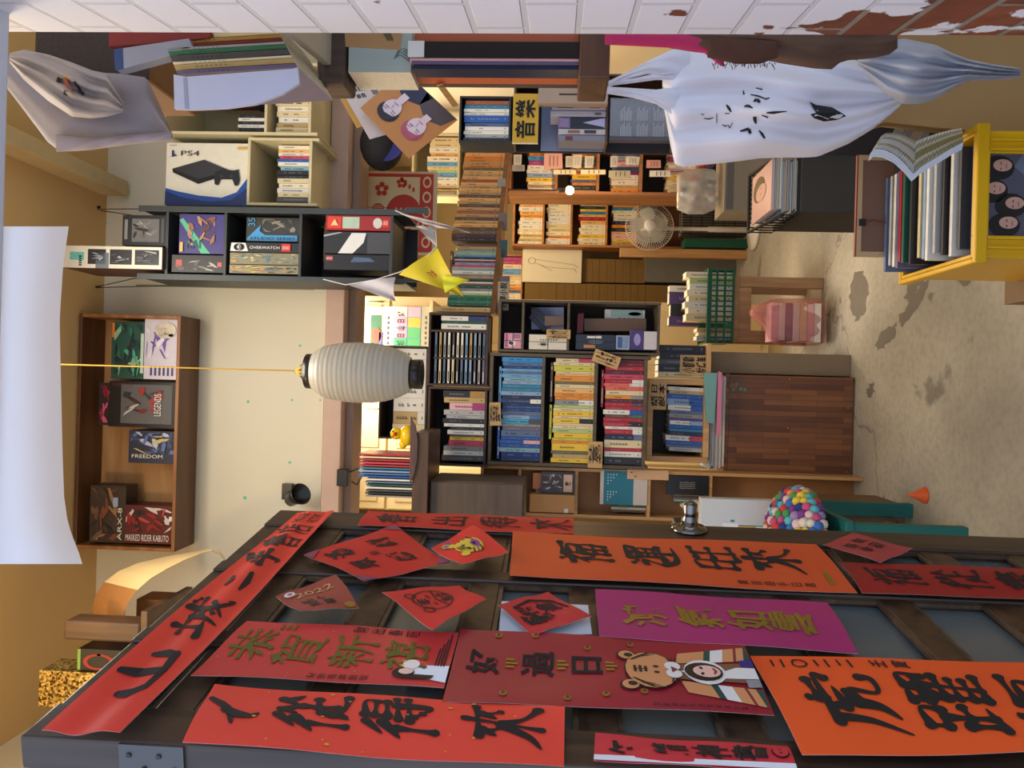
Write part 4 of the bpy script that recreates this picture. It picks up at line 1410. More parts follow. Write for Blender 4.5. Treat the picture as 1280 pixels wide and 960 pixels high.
sign_card('narrow kraft card on the edge between brown cube and blue row', 612, 503, 626, 532, YB-.012, '藝術設計', tilt=.05)
sign_card('kraft card at the low door corner between yellow and red rows', 735, 552, 753, 585, YB-.012, '社會思想', tilt=.0)
sign_card('kraft card hanging on the pine crate corner', 812, 476, 833, 512, 3.8975, '日本語設', cols=2, tilt=.0)
sign_card('kraft card with six characters in three columns on the black books', 850, 444, 889, 469, 3.9275, '歐美翻譯小說', cols=3)
# black books beside the pine crate
sx0, sx1, sz0, sz1 = RX(882, 430, 888, 473, 3.92)
bk = row('the black books beside the pine crate', 'blk:4 blk:4 dgy:3 blk:4 crm:3', P(850, 472, 3.93).x, P(850, 431, 3.93).x, P(882, 450, 3.93).z, .235, 3.93, .16, kind='book', seed=71, group='black books beside the pine crate', cat='book')
# shelf under them
b = MB()
zz = P(882, 450, 3.93).z
b.box(P(850, 473, 3.9).x+.004, P(850, 428, 3.9).x, 3.90, 4.14, zz-.022, zz, PINEX)
tag(b.build('shelf_board', bevel=.002), 'short pine board under the black books beside the crate', 'shelf')
# grey cardboard panel standing beside the cabinet
b = MB()
x0, x1, _, z1 = RX(890, 441, 1020, 468, 4.02)
b.box(x0, x1-.0, 4.02, 4.30, 0, zz-.022, M((124, 104, 80), .8, var=.08))
tag(b.build('carton', bevel=.004), 'tall plain grey brown carton standing between cabinet and stool', 'carton')
# pink and teal folders on the pile beside the crate
leaning('teal cloth folder standing askew at the end of the magazine pile', [(880, 466), (897, 466), (893, 530), (883, 528)], 3.875, .02, (112, 156, 148), cat='folder', name='folder')
leaning('pink folder beside the teal one over the cabinet top', [(898, 464), (903, 466), (901, 545), (896, 545)], 3.87, .02, (206, 120, 150), cat='folder', name='folder')
# ------------------------------------------------------------------ upper wall: shelves of boxed toys
CREAM = M((206, 192, 150), .6, var=.05)
STEEL = M((58, 62, 62), .45, .3, var=.08)
def inflate(name, label, cat, prof, Y, thick, m, folds=(0.0, 0), group=None, back=None, nv=18, nu=30, ripple=None, parent=None, kind=None, sharp=.6, flat_back=False):
    # a soft body: for each photograph column (px, upper row, lower row); bulges thick/2 to either side of depth Y (number, or function of px)
    Yf = Y if callable(Y) else (lambda px: Y)
    def at(u):
        px = prof[0][0]+(prof[-1][0]-prof[0][0])*u
        for (a, t0, b0), (c, t1, b1) in zip(prof, prof[1:]):
            if a <= px <= c:
                f = (px-a)/(c-a)
                f2 = f
                return px, t0+(t1-t0)*f2, b0+(b1-b0)*f2
        return prof[-1]
    def bulge(u, v, px):
        s = max(0, math.sin(math.pi*v))**sharp*min(1, max(0, math.sin(math.pi*min(max(u, .004), .996)))**.35)
        w = folds[0]*math.sin(folds[1]*v*math.pi+2.5*math.sin(3*u+1))*(0.4+.6*u) if folds[1] else 0
        if ripple:
            w += ripple[0]*math.sin(ripple[1]*u+4*v)
        return thick/2*s+w*s
    def fr(u, v):
        px, t, b_ = at(u)
        return P(px, t+(b_-t)*v, Yf(px)-bulge(u, v, px))
    def bk(u, v):
        px, t, b_ = at(u)
        return P(px, t+(b_-t)*v, Yf(px)+(0.002 if flat_back else bulge(u, v, px)))
    mb = MB()
    mb.grid(fr, nu, nv, m)
    mb.grid(lambda u, v: bk(u, 1-v), nu, nv, m)
    def surf(px, py, e=.0025):
        u = (px-prof[0][0])/(prof[-1][0]-prof[0][0])
        _, t, b_ = at(u)
        v = (py-t)/(b_-t)
        return P(px, py, Yf(px)-bulge(u, v, px)-e)
    if parent is None and label:
        o = mb.build(name, smooth=True)
        tag(o, label, cat, group)
    else:
        o = mb.build(name, parent, smooth=True)
    return o, surf

# --- hung steel shelf
YM = 3.10
mx0 = P(330, 352, YM).x
mx1 = P(330, 259, YM).x
root = thing('hanging_shelf', 'dark grey steel shelf hung by wires on the pale wall, full of boxed toys', 'shelf', ((mx0+mx1)/2, 3.3, P(505, 305, YM).z))
ztop, zbot = P(172, 305, YM).z, P(506, 305, YM).z
for x in (mx0, mx1-.024):
    b = MB()
    b.box(x, x+.024, YM, YM+.008, zbot-.0, ztop, STEEL)
    b.box(x+.008, x+.016, YM+.008, YM+.30, zbot, ztop, STEEL)
    b.build('upright', root, bevel=.001)
sz = {}
for px in (206, 279, 373, 487):
    z = P(px, 305, YM).z
    sz[px] = z
    b = MB()
    b.box(mx0+.0245, mx1-.0245, YM+.004, YM+.30, z-.012, z, STEEL)
    b.build('shelf_board', root, bevel=.001)
b = MB()
b.box(mx0+.0245, mx1-.0245, YM+.285, YM+.298, zbot, P(210, 305, YM).z-.02, M((24, 24, 26), .6))
b.build('back_panel', root)
for py, x in ((262, mx1-.012), (360, mx0+.012)):
    hook = P(116, py, 3.58)
    hook.y = 3.57
    a = Vector((x, YM+.004, P(205 if py == 262 else 178, py, YM).z))
    b = MB()
    b.tube([hook, hook.lerp(a, .5)+Vector((0, 0, -.006)), a], .0022, M((70, 66, 60), .4, .6, var=0), 6)
    b.tube([hook, Vector((x, YM+.29, ztop-.05))], .0022, M((70, 66, 60), .4, .6, var=0), 6)
    b.build('wire', root)
    b = MB()
    b.tube([hook+Vector((0, .01, .02)), hook, hook+Vector((.0, -.03, -.035)), hook+Vector((0, -.05, -.07))], .006, M((60, 56, 50), .4, .6, var=0), 7)
    b.build('hook', root)
for py in (349, 263):
    b = MB()
    x = P(530, py, YM).x
    b.box(x-.012, x+.012, YM, YM+.008, P(556 if py > 300 else 535, py, YM).z, zbot, STEEL)
    b.build('bracket', root)
def toybox(label, px0, py0, px1, py1, Y, d, base, deco=None, zfloor=None, side=None, cat='toy box', name='toy_box', group='boxed toys on the wall shelves', windowed=None):
    x0, x1, z0, z1 = RX(px0, py0, px1, py1, Y)
    if zfloor is not None:
        z1 += zfloor+.0006-z0
        z0 = zfloor+.0006
    b = MB()
    mm = M(base, .4, var=.10, scale=30)
    b.box(x0, x1, Y, Y+d, z0, z1, M(side or base, .5, var=.08), {2: mm})
    sh = z0-RX(px0, py0, px1, py1, Y)[2]
    fq = quad((x0, Y-.0012, z1), (x1, Y-.0012, z1), (x1, Y-.0012, z0), (x0, Y-.0012, z0))
    lq = quad((x1, Y-.0012, z1), (x1, Y-.0012, z0), (x0, Y-.0012, z0), (x0, Y-.0012, z1))
    if deco:
        deco(b, fq, lq)
    if windowed:
        root = thing(name, label, cat, ((x0+x1)/2, Y+d/2, z0), group)
        b.build('box', root)
        w = MB()
        u0, v0, u1, v1 = windowed
        w.face([fq(u0, v0)+Vector((0, -.001, 0)), fq(u1, v0)+Vector((0, -.001, 0)), fq(u1, v1)+Vector((0, -.001, 0)), fq(u0, v1)+Vector((0, -.001, 0))], M((150, 150, 150), .05, alpha=.35, var=0))
        w.build('clear_window', root)
        return root
    return tag(b.build(name), label, cat, group)
def blotch(b, at, seed, cols, n=14, x0=.05, y0=.05, x1=.95, y1=.95, s=.16):
    # painted box art: a loose clutter of angular strokes (no readable figure)
    r = random.Random(seed)
    for k in range(n):
        cx, cy = r.uniform(x0, x1), r.uniform(y0, y1)
        a = r.random()*6.3
        l, w_ = s*r.uniform(.6, 1.6), s*r.uniform(.12, .4)
        pts = []
        for dx, dy in ((-l, -w_), (l*.3, -w_*1.4), (l, 0), (l*.2, w_), (-l*.8, w_*.6)):
            x, y = cx+dx*math.cos(a)-dy*math.sin(a), cy+dx*math.sin(a)+dy*math.cos(a)
            pts.append((min(max(x, x0), x1), min(max(y, y0), y1)))
        sh = Vector((0, -.0002*k, 0))
        b.face([at(*q)+sh for q in pts], M(r.choice(cols), .4, var=.15, scale=60))
UP = Vector((0, -.0036, 0))
def over(at):
    return lambda u, v: at(u, v)+UP
WH_ = M((228, 224, 216), .5, var=0)
def d_ps4(b, fq, lq):
    at = lq
    shape(b, at, [(0, 0), (0, .27), (.15, .22), (.4, .16), (.68, .13), (.86, .22), (.97, .42), (1, .48), (1, 0)], M((24, 74, 150), .4, var=.1))
    a2 = over(at)
    shape(b, a2, [(0, .0), (0, .22), (.2, .12), (.5, .06), (.8, .09), (1, .3), (1, 0)], M((16, 42, 96), .4, var=.1))
    K, K2 = M((30, 30, 32), .35, var=0), M((52, 52, 56), .35, var=0)
    shape(b, a2, [(.08, .58), (.46, .73), (.78, .56), (.40, .42)], K2)
    shape(b, a2, [(.08, .58), (.40, .42), (.40, .34), (.09, .52)], K)
    shape(b, a2, [(.40, .42), (.78, .56), (.78, .51), (.40, .34)], M((18, 18, 20), .35, var=0))
    a3 = lambda u, v: at(u, v)+UP*1.4
    shape(b, a3, [(.60, .54), (.70, .58), (.82, .56), (.88, .58), (.90, .42), (.88, .32), (.84, .32), (.81, .42), (.67, .42), (.64, .32), (.60, .34), (.59, .44)], K)
    for u in (.68, .80):
        disc(b, lambda q, w_: at(q, w_)+UP*1.8, u, .47, .022, .028, K2)
    put(b, 'PS4', a2, .18, .79, .40, .87, M((44, 44, 52), .5, var=0))
    shape(b, a2, [(.05, .78), (.07, .77), (.07, .88), (.10, .86), (.09, .83), (.115, .80), (.14, .79), (.05, .775)], M((30, 44, 96), .5, var=0))
    put(b, 'SONY', a2, .04, .945, .13, .965, M((40, 40, 40), .5, var=0))
    patch(b, a2, .86, .90, .97, .94, M((212, 160, 50), .5, var=0))
# cream cabinet under it, mounted on the wall
root, xa, xb, zsA, ztA = carcass('wall_cabinet', 'cream open wall cabinet beside the steel shelf with a console box on top', 'cabinet', 309, 172, 398, 257, 3.22, .37, CREAM, (386,), .012, backm=M((176, 160, 118), .7))
toybox('large white game console box with blue swoosh standing on the cream wall cabinet', 205, 179, 308.5, 257, 3.24, .11, (222, 214, 192), d_ps4, zfloor=ztA, side=(60, 80, 120), cat='console box', name='console_box')
row('the cream wall cabinet', 'ivy por:1.6 whi:1.6 crs:1.6 blu:1.4 whi:2 ptl:2.2 blk:2.2 blk:1.6 crm:2.4 ivy:2.4 whi:2.4 crm:2.2 dgy:2.4', xa+.012, xb-.006, zsA[0], .158, 3.26, .12, end='the pillar side', kind='comic', group='comics in the cream wall cabinet', seed=81, hv=.12)
root, xa, xb, zsB, ztB = carcass('wall_cabinet', 'taller cream wall cabinet half hidden by the grey tablecloth, gadgets above comics', 'cabinet', 204, 78, 398, 168, 3.22, .37, CREAM, (331, 386), .012, backm=M((150, 136, 100), .7))
row('the taller cream cabinet', 'org:1.5 tan:1.5 red:1.6 tan:1.4 dgy:2 gol:1.5 blk:2 crm:2.2 ivy:2.2 crm:2 whi:2.2 tan:2 crm:2', xa+.01, xb-.004, zsB[1], .158, 3.26, .12, end='the pillar side', kind='comic', group='comics in the taller cream cabinet', seed=82, hv=.1)
row('the gadget shelf', 'blk:2.4 whi:2 blk:2 whi:2 blk:2', P(310, 163, 3.25).x, P(310, 141, 3.25).x, zsB[0], .13, 3.26, .12, end='the pillar side', kind='slim game case', cat='game case', name='game_case', seed=83, group='game cases on the gadget shelf')
# headphones and red case on the gadget shelf
hx = P(255, 110, 3.26)
root = thing('headphones', 'black over-ear headphones lying on the gadget shelf of the taller cream cabinet', 'headphones', (hx.x, 3.34, zsB[0]))
for sx in (-1, 1):
    b = MB()
    b.lathe((hx.x+.045*sx, 3.32, zsB[0]+.045), [(.03, -.014), (.042, -.008), (.044, .006), (.036, .016), (.0, .017)], M((30, 30, 32), .3, var=0), 20, (sx, -.35, 0))
    b.build('ear_cup', root, smooth=True)
b = MB()
b.tube([(hx.x+.055*math.cos(t), 3.32, zsB[0]+.05+.15*math.sin(t)) for t in [math.pi*k/14 for k in range(15)]], .008, M((40, 40, 42), .35, var=0), 8)
b.build('headband', root, smooth=True)
tb = toybox('dark red gadget box with silver streak beside the headphones', 236, 112, 330, 128, 3.42, .1, (84, 20, 20), lambda b, f, l: patch(b, f, .3, .35, .5, .8, M((180, 170, 160), .2, .6, var=0)), zfloor=zsB[0], cat='gadget box', name='gadget_box', group=None)

# boxes on the steel shelf
YT = YM+.012
def d_clear(b, f, l):
    patch(b, f, .12, .16, .88, .78, M((88, 84, 78), .5, var=.2, scale=40))
    blotch(b, f, 5, [(120, 112, 104), (60, 50, 46), (150, 146, 140), (40, 36, 34)], 12, .2, .2, .8, .75, .13)
    patch(b, f, .2, .88, .85, .95, M((120, 120, 120), .5, var=0))
    patch(b, f, .1, .05, .9, .12, M((70, 70, 70), .5, var=0))
toybox('small black toy box with a clear window, topmost on the steel shelf', 150, 269, 205, 307, YT, .16, (30, 29, 28), d_clear, zfloor=sz[206], windowed=(.12, .16, .88, .78))
def d_white(b, f, l):
    for k, (v0, v1) in enumerate(((.03, .27), (.30, .52), (.56, .74))):
        patch(b, f, .18, v0, .86, v1, M((44, 42, 46), .4, var=0))
        blotch(b, over(f), 40+k, [(170, 170, 176), (120, 120, 126), (80, 80, 84)], 6, .24, v0+.02, .8, v1-.02, .09)
    patch(b, f, .0, .53, .7, .66, M((112, 122, 130), .5, var=0))
    patch(b, f, .36, .78, .72, .92, M((110, 186, 172), .5, var=.1))
    for k in range(5):
        patch(b, f, .10+.1*k, .80, .16+.1*k, .83, INK)
toybox('tall slim white toy box with four dark photographs sticking up past the steel shelf', 80, 308, 205, 335.5, YT-.03, .26, (226, 218, 196), d_white, zfloor=sz[206], side=(90, 60, 50))
def d_rai(b, f, l):
    patch(b, l, .0, .0, 1, 1, M((60, 52, 112), .4, var=.2, scale=15))
    l2 = lambda u, v: l(u, v)+Vector((0, -.0012, 0))
    shape(b, l2, [(.0, .85), (.08, .9), (.7, .0), (.5, .0)], M((84, 170, 132), .5, var=0))
    blotch(b, lambda u, v: l2(u, v)+Vector((0, -.001, 0)), 6, [(128, 78, 58), (150, 100, 72), (90, 54, 48), (170, 130, 100)], 16, .2, .2, .8, .95, .13)
    put(b, 'RAI', lambda u, v: l(u, v)+UP*1.6, .18, .12, .48, .34, M((40, 80, 90), .5, var=0))
    patch(b, lambda u, v: l(u, v)+UP*1.6, .03, .04, .10, .28, M((226, 170, 100), .5, var=0))
toybox('square violet toy box with brown artwork and a green diagonal band on the steel shelf', 221, 268, 277.5, 317, YT, .1, (60, 52, 112), d_rai, zfloor=sz[279])
def d_blk(b, f, l):
    blotch(b, f, 8, [(170, 160, 150), (120, 112, 104), (80, 74, 70)], 12, .1, .1, .7, .9, .12)
    patch(b, l, .08, .3, .2, .72, M((180, 84, 76), .5, var=0))
    patch(b, l, .88, .35, .96, .6, M((200, 90, 84), .5, var=0))
toybox('flat black toy box with silvery print below the violet box', 213, 319, 278, 340.5, YT, .12, (40, 38, 38), d_blk, zfloor=sz[279])
def d_35(b, f, l):
    blotch(b, l, 9, [(110, 104, 92), (80, 76, 68), (140, 132, 116)], 10, .28, .4, .9, .95, .12)
    shape(b, over(l), [(.02, .12), (.26, .68), (.24, .42), (.34, .26), (.9, .26), (.9, .02), (.02, .02)], M((70, 150, 200), .4, var=0))
    put(b, '35', lambda u, v: f(u, v)+UP, .62, .84, .96, .96, M((70, 150, 200), .4, var=0))
    put(b, 'STUDIO SERIES', lambda u, v: l(u, v)+UP*1.5, .08, .06, .86, .17, M((30, 40, 50), .4, var=0))
toybox('dark toy box with bright blue 35 and blue band on the steel shelf', 300, 272, 371.5, 302, YT+.05, .14, (50, 50, 44), d_35, zfloor=sz[373])
def d_lego1(b, f, l):
    a = l
    shape(b, a, [(.0, .1), (.02, .95), (.22, .95), (.26, .1)], WH_)
    outline(b, over(a), .13, .5, .055, .34, .02, INK)
    put(b, '3', over(a), .11, .3, .155, .7, INK)
    put(b, 'OVERWATCH', over(a), .29, .34, .72, .62, WH_)
    patch(b, over(a), .75, .12, .88, .9, M((196, 40, 36), .5, var=0))
    put(b, 'LEGO', lambda u, v: a(u, v)+UP*1.4, .765, .35, .865, .66, WH_)
toybox('slim black building brick box with white badge and small red square', 286, 303.5, 372, 315.5, YT, .14, (28, 27, 28), d_lego1, zfloor=sz[373], side=(110, 66, 44))
for k, (y0, y1, lb, cc) in enumerate(((316.5, 330.5, 'silvery turquoise patterned toy box beside the black brick box', [(120, 150, 150), (60, 110, 130), (190, 180, 140), (210, 160, 70)]),
                                      (331.5, 342, 'yellow and blue patterned toy box nearest the lantern side of the steel shelf', [(210, 180, 60), (50, 90, 140), (230, 200, 100), (220, 150, 60), (40, 40, 44)]))):
    toybox(lb, 286, y0, 372, y1, YT-.004*k, .14, (128, 120, 92), lambda b, f, l: blotch(b, l, 60+k, cc, 34, .02, .08, .98, .92, .09), zfloor=sz[373], side=(80, 66, 50))
toybox('plain tan carton at the back of the lowest steel shelf bay', 392, 279, 486, 328, YT+.18, .09, (188, 152, 96), None, cat='carton', name='carton', zfloor=sz[487], group=None)
def d_red(b, f, l):
    patch(b, l, .03, .12, .24, .92, M((214, 60, 40), .5, var=0))
    shape(b, over(l), [(.08, .3), (.14, .75), (.2, .3)], M((226, 190, 130), .5, var=0))
    patch(b, l, .26, .12, .52, .9, M((170, 190, 170), .5, var=.2))
    disc(b, l, .80, .5, .07, .36, M((200, 196, 186), .5, var=.2))
    patch(b, l, .88, .25, .97, .75, M((214, 60, 40), .5, var=0))
    put(b, 'LEGO', over(l), .89, .4, .96, .62, WH_)
toybox('red building brick box with small picture panels, lowest bay of the steel shelf', 405, 269.5, 486, 288, YT, .16, (150, 30, 26), d_red, zfloor=sz[487])
def d_streak(b, f, l):
    shape(b, l, [(.22, .0), (.42, .95), (.64, .95), (.60, .5), (.44, .0)], M((216, 214, 210), .4, var=.1))
    shape(b, l, [(.0, .76), (.28, .96), (.24, .98), (0, .84)], M((170, 170, 170), .4, var=0))
    patch(b, lambda u, v: l(u, v)+Vector((0, -.001, 0)), .66, .0, 1, .98, M((66, 66, 68), .35, var=.2))
toybox('black and grey toy box with a broad white streak, lowest bay of the steel shelf', 403, 290, 486, 317, YT, .16, (34, 33, 34), d_streak, zfloor=sz[487])
def d_lego2(b, f, l):
    patch(b, l, .03, .58, .14, .9, M((150, 34, 32), .5, var=0))
    put(b, 'LEGO', over(l), .04, .66, .13, .82, WH_)
    shape(b, l, [(.40, .5), (.46, .85), (.7, .8), (.78, .55)], M((70, 90, 120), .4, var=.2))
toybox('black building brick box with a grey blue vehicle, lantern side of the lowest bay', 404, 318.5, 486, 337.5, YT, .16, (24, 24, 26), d_lego2, zfloor=sz[487])

# --- long wooden box shelf
YW = 3.40
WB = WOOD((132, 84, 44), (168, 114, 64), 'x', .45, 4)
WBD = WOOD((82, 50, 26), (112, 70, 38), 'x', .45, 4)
x0, x1, zb, zt = RX(95, 393, 222, 688, YW)
root = thing('box_shelf', 'long brown wooden box shelf of boxed toys high on the pale wall', 'shelf', ((x0+x1)/2, YW+.09, zb))
b = MB()
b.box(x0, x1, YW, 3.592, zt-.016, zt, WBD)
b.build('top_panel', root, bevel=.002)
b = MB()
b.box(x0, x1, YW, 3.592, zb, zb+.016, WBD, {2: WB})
b.build('bottom_panel', root, bevel=.002)
for a in (x0, x1-.016):
    b = MB()
    b.box(a, a+.016, YW, 3.592, zb+.016, zt-.016, WB)
    b.build('side_panel', root, bevel=.002)
b = MB()
b.box(x0+.016, x1-.016, 3.582, 3.592, zb+.016, zt-.016, WOOD((166, 116, 66), (196, 148, 92), 'x', .5, 4))
b.build('back_panel', root)
zf = zb+.016
def stand(px0, py0, px1, py1, Y, z, **k):
    pass
def d_green(b, f, l):
    blotch(b, f, 11, [(40, 120, 90), (70, 170, 130), (30, 60, 60), (150, 190, 150), (30, 40, 44)], 30, .03, .12, .97, .9, .15)
    patch(b, over(f), .72, .90, .98, .98, M((220, 130, 50), .5, var=0))
    patch(b, over(f), .1, .03, .8, .12, M((200, 220, 200), .5, var=.3, scale=90))
def d_purple(b, f, l):
    blotch(b, f, 12, [(120, 80, 160), (170, 150, 200), (90, 60, 130), (230, 226, 232)], 16, .35, .3, .85, .95, .14)
    disc(b, over(f), .82, .4, .14, .3, M((210, 200, 180), .3, .4, var=.3, scale=50))
    for k in range(5):
        disc(b, over(f), .78+.06*math.cos(k*2), .4+.16*math.sin(k*2.4), .035, .07, M((60, 56, 56), .4, var=0))
    for k in range(6):
        patch(b, f, .06, .16+.12*k, .22, .22+.12*k, M((70, 60, 110), .5, var=0))
zp = RX(171, 399, 215, 474, YW+.02)
toybox('white and violet toy box on the wooden box shelf under the green box', 171, 399, 215, 474, YW+.03, .1, (214, 206, 214), d_purple, zfloor=zf)
ztop_p = zf+(P(171, 436, YW+.03).z-P(215, 436, YW+.03).z)+.0012
toybox('green robot picture toy box lying on top of the white and violet box', 128, 402, 170, 473, YW+.04, .1, (40, 84, 70), d_green, zfloor=ztop_p)
def d_leg(b, f, l):
    patch(b, f, .08, .07, .94, .82, M((64, 58, 56), .4, var=.2))
    blotch(b, over(f), 13, [(120, 30, 28), (70, 20, 20), (150, 50, 44), (50, 44, 44), (190, 180, 176)], 16, .2, .2, .9, .78, .11)
    f3 = lambda u, v: f(u, v)+UP*2
    put(b, 'MARVEL', f3, .34, .33, .64, .39, M((200, 50, 44), .5, var=0))
    put(b, 'LEGENDS', f3, .26, .22, .74, .32, WH_)
    put(b, 'DEADPOOL', lambda u, v: l(u, v)+UP*2, .06, .90, .36, .96, M((110, 50, 60), .5, var=0))
toybox('black windowed figure box with dark red insert in the middle of the box shelf', 129, 477, 214, 534, YW+.02, .1, (26, 24, 26), d_leg, zfloor=zf, windowed=(.08, .07, .94, .82))
zt_leg = zf+(P(129, 505, YW+.02).z-P(214, 505, YW+.02).z)+.0012
def d_pink(b, f, l):
    blotch(b, f, 14, [(150, 30, 50), (210, 90, 130), (60, 40, 40)], 12, .06, .06, .94, .94, .2)
toybox('small black and crimson toy box lying on the windowed figure box', 111, 478, 128, 531, YW+.05, .07, (44, 36, 38), d_pink, zfloor=zt_leg)
def d_blue(b, f, l):
    blotch(b, l, 15, [(90, 110, 160), (60, 70, 100), (180, 190, 210), (200, 180, 120), (40, 44, 60)], 26, .04, .3, .96, .96, .15)
    put(b, 'FREEDOM', over(l), .08, .16, .72, .27, WH_)
toybox('blue and silver robot model box low on the box shelf beside bare wood', 154, 538.5, 214, 579, YW+.03, .1, (40, 46, 66), d_blue, zfloor=zf)
def d_kab(b, f, l):
    blotch(b, l, 16, [(140, 30, 34), (90, 20, 26), (180, 60, 56), (206, 196, 190), (40, 30, 34)], 26, .03, .3, .97, .96, .15)
    put(b, 'MASKED RIDER KABUTO', lambda u, v: l(u, v)+UP*1.8, .04, .07, .92, .24, WH_)
    patch(b, lambda u, v: l(u, v)+UP*1.8, .92, .62, .99, .74, WH_)
toybox('dark red figure box with white lettering lying at the door end of the box shelf', 153, 632, 214, 679.5, YW+.02, .11, (88, 26, 30), d_kab, zfloor=zf)
def d_arx(b, f, l):
    blotch(b, f, 17, [(110, 86, 66), (70, 56, 48), (150, 110, 80), (40, 36, 36), (120, 70, 50)], 26, .04, .22, .96, .96, .14)
    put(b, 'ARX-8', over(f), .05, .08, .62, .2, WH_)
    patch(b, over(f), .64, .2, .80, .34, M((150, 170, 200), .5, var=0))
zk = zf+(P(153, 660, YW+.02).z-P(214, 660, YW+.02).z)+.0012
toybox('brown robot model box standing on the dark red figure box', 108, 607, 152.4, 678, YW+.025, .1, (62, 48, 40), d_arx, zfloor=zk)

# --- paper sheet hung from the entrance beam
b = MB()
SH = [(283, 86), (330, 79), (400, 74.5), (450, 75.5), (560, 78), (620, 80), (655, 85), (700, 102), (704, 103)]
def shx(py):
    for (a, p), (c, q) in zip(SH, SH[1:]):
        if a <= py <= c:
            return p+(q-p)*(py-a)/(c-a)
    return SH[-1][1]
def shf(u, v, e=0):
    py = 283+(705-283)*u
    pe = shx(py)
    px = -40+(pe+40)*v
    return P(px, py, 1.004+.10*v*v*v+e)
b.grid(lambda u, v: shf(u, v), 30, 10, M((234, 237, 246), .7, var=.02, sss=.45))
b.grid(lambda u, v: shf(1-u, v, .0012), 30, 10, M((234, 237, 246), .7, var=.02, sss=.45))
tag(b.build('paper_sheet', smooth=True), 'large blank white paper sheet hanging curled from the beam over the entrance', 'paper sheet')

# --- paper lantern on a yellow cord
YL = 2.30
lc = P(385, 464, YL)
k_ = YL/FPX
ax = Vector((0, 0, -1))
def zoff(px):
    return (px-385)*k_
root = thing('paper_lantern', 'off-white ribbed paper lantern with black end rings hanging on a yellow cord', 'lantern', (lc.x, YL, lc.z-zoff(533)))
prof = [(393, 24), (398, 28), (406, 32.5), (418, 35.5), (432, 37.5), (450, 38.5), (468, 38), (485, 35.5), (500, 31), (510, 26), (517, 20.5)]
def lr(px):
    for (a, r0), (c, r1) in zip(prof, prof[1:]):
        if a <= px <= c:
            t = (px-a)/(c-a)
            return r0+(r1-r0)*t
    return prof[-1][1]
pp = []
N = 132
for i in range(N+1):
    px = 393+(517-393)*i/N
    ph = (px-393)/6.2*2*math.pi
    pp.append(((lr(px)-.42+.42*abs(math.cos(ph/2)))*k_, zoff(px)))
b = MB()
b.lathe((lc.x, YL, lc.z), pp[0:1]+pp, M((190, 184, 170), .36, var=.05, scale=60, sss=.25), 48, ax)
b.f = [f for f in b.f if len(f) == 4]
b.m = b.m[:len(b.f)]
b.build('shade', root, smooth=True)
for nm, p0, p1, r in (('top_ring', 384, 397, 22), ('bottom_ring', 514.5, 531, 18.5)):
    b = MB()
    b.lathe((lc.x, YL, lc.z), [(r*k_*.8, zoff(p0)), (r*k_, zoff(p0)), (r*k_*1.02, zoff(p1)), (r*k_*.82, zoff(p1)), (r*k_*.8, zoff(p0))], M((22, 20, 20), .3, var=0), 40, ax)
    b.f = [f for f in b.f if len(f) == 4]
    b.m = b.m[:len(b.f)]
    b.build(nm, root, smooth=True)
YEL_ = M((196, 150, 30), .6, var=.1)
b = MB()
b.tube([(lc.x, YL, lc.z+.03), (lc.x, YL, ZC)], .0022, YEL_, 6)
b.tube([(lc.x-.045, YL, lc.z-.006), (lc.x-.01, YL, lc.z+.028), (lc.x+.01, YL, lc.z+.028), (lc.x+.045, YL, lc.z-.006)], .002, M((60, 50, 40), .5, .3, var=0), 6)
b.build('cord', root)
b = MB()
for k in range(7):
    a = k*2*math.pi/7
    b.tube([(lc.x+.003*math.cos(a), YL+.003*math.sin(a), lc.z+.036), (lc.x+.014*math.cos(a), YL+.012*math.sin(a), lc.z+.018), (lc.x+.018*math.cos(a), YL+.015*math.sin(a), lc.z+.002)], .004, YEL_, 6)
b.build('knot', root, smooth=True)

# --- papercut poster behind the steel shelf, hung under the beam
YP = 3.83
b = MB()
x0, x1, z0, z1 = RX(420, 214, 546, 318, YP)
root = thing('papercut_poster', 'beige poster with a red papercut print hanging under the beam behind the steel shelf', 'poster', ((x0+x1)/2, YP, z0))
b.box(x0, x1, YP, YP+.003, z0, z1, M((196, 178, 142), .7, var=.05))
b.build('sheet', root)
b = MB()
RD = M((176, 44, 28), .6, var=.06)
BG = M((206, 188, 150), .7, var=.05)
at = front(447, 214, 546, 318, YP)
patch(b, at, .03, .05, .97, .98, RD)
a2 = lambda u, v: at(u, v)+Vector((0, -.0006, 0))
a3 = lambda u, v: at(u, v)+Vector((0, -.0012, 0))
patch(b, a2, .08, .22, .93, .92, BG)
disc(b, a3, .5, .42, .22, .22, RD, 30)
for cx, cy, r in ((.18, .78, .07), (.78, .70, .08), (.86, .45, .06), (.2, .34, .06)):
    for k in range(5):
        disc(b, a3, cx+r*.7*math.cos(k*1.256), cy+r*.7*math.sin(k*1.256), r*.42, r*.42, RD, 10)
for cx, cy in ((.34, .74), (.45, .76), (.56, .74)):
    disc(b, a3, cx, cy, .05, .075, RD)
    stroke(b, [(cx, .92, .004), (cx, .6, .004)], a3, RD)
    for k in (-1, 0, 1):
        stroke(b, [(cx+.018*k, cy+.06, .003), (cx+.022*k, cy-.06, .003)], lambda u, v: at(u, v)+Vector((0, -.0018, 0)), BG)
for sx in (-1, 1):
    for k in range(4):
        disc(b, a3, .5+sx*(.28+.035*k), .30+.05*k, .03, .016, RD, 10)
for k in range(3):
    patch(b, lambda u, v: at(u, v)+Vector((0, -.0018, 0)), .44, .50-.06*k, .56, .52-.06*k, BG)
for k in range(5):
    disc(b, a2, .15+.18*k, .13, .07, .055, BG, 14)
    disc(b, a3, .15+.18*k, .13, .045, .035, RD, 12)
b.build('print', root)

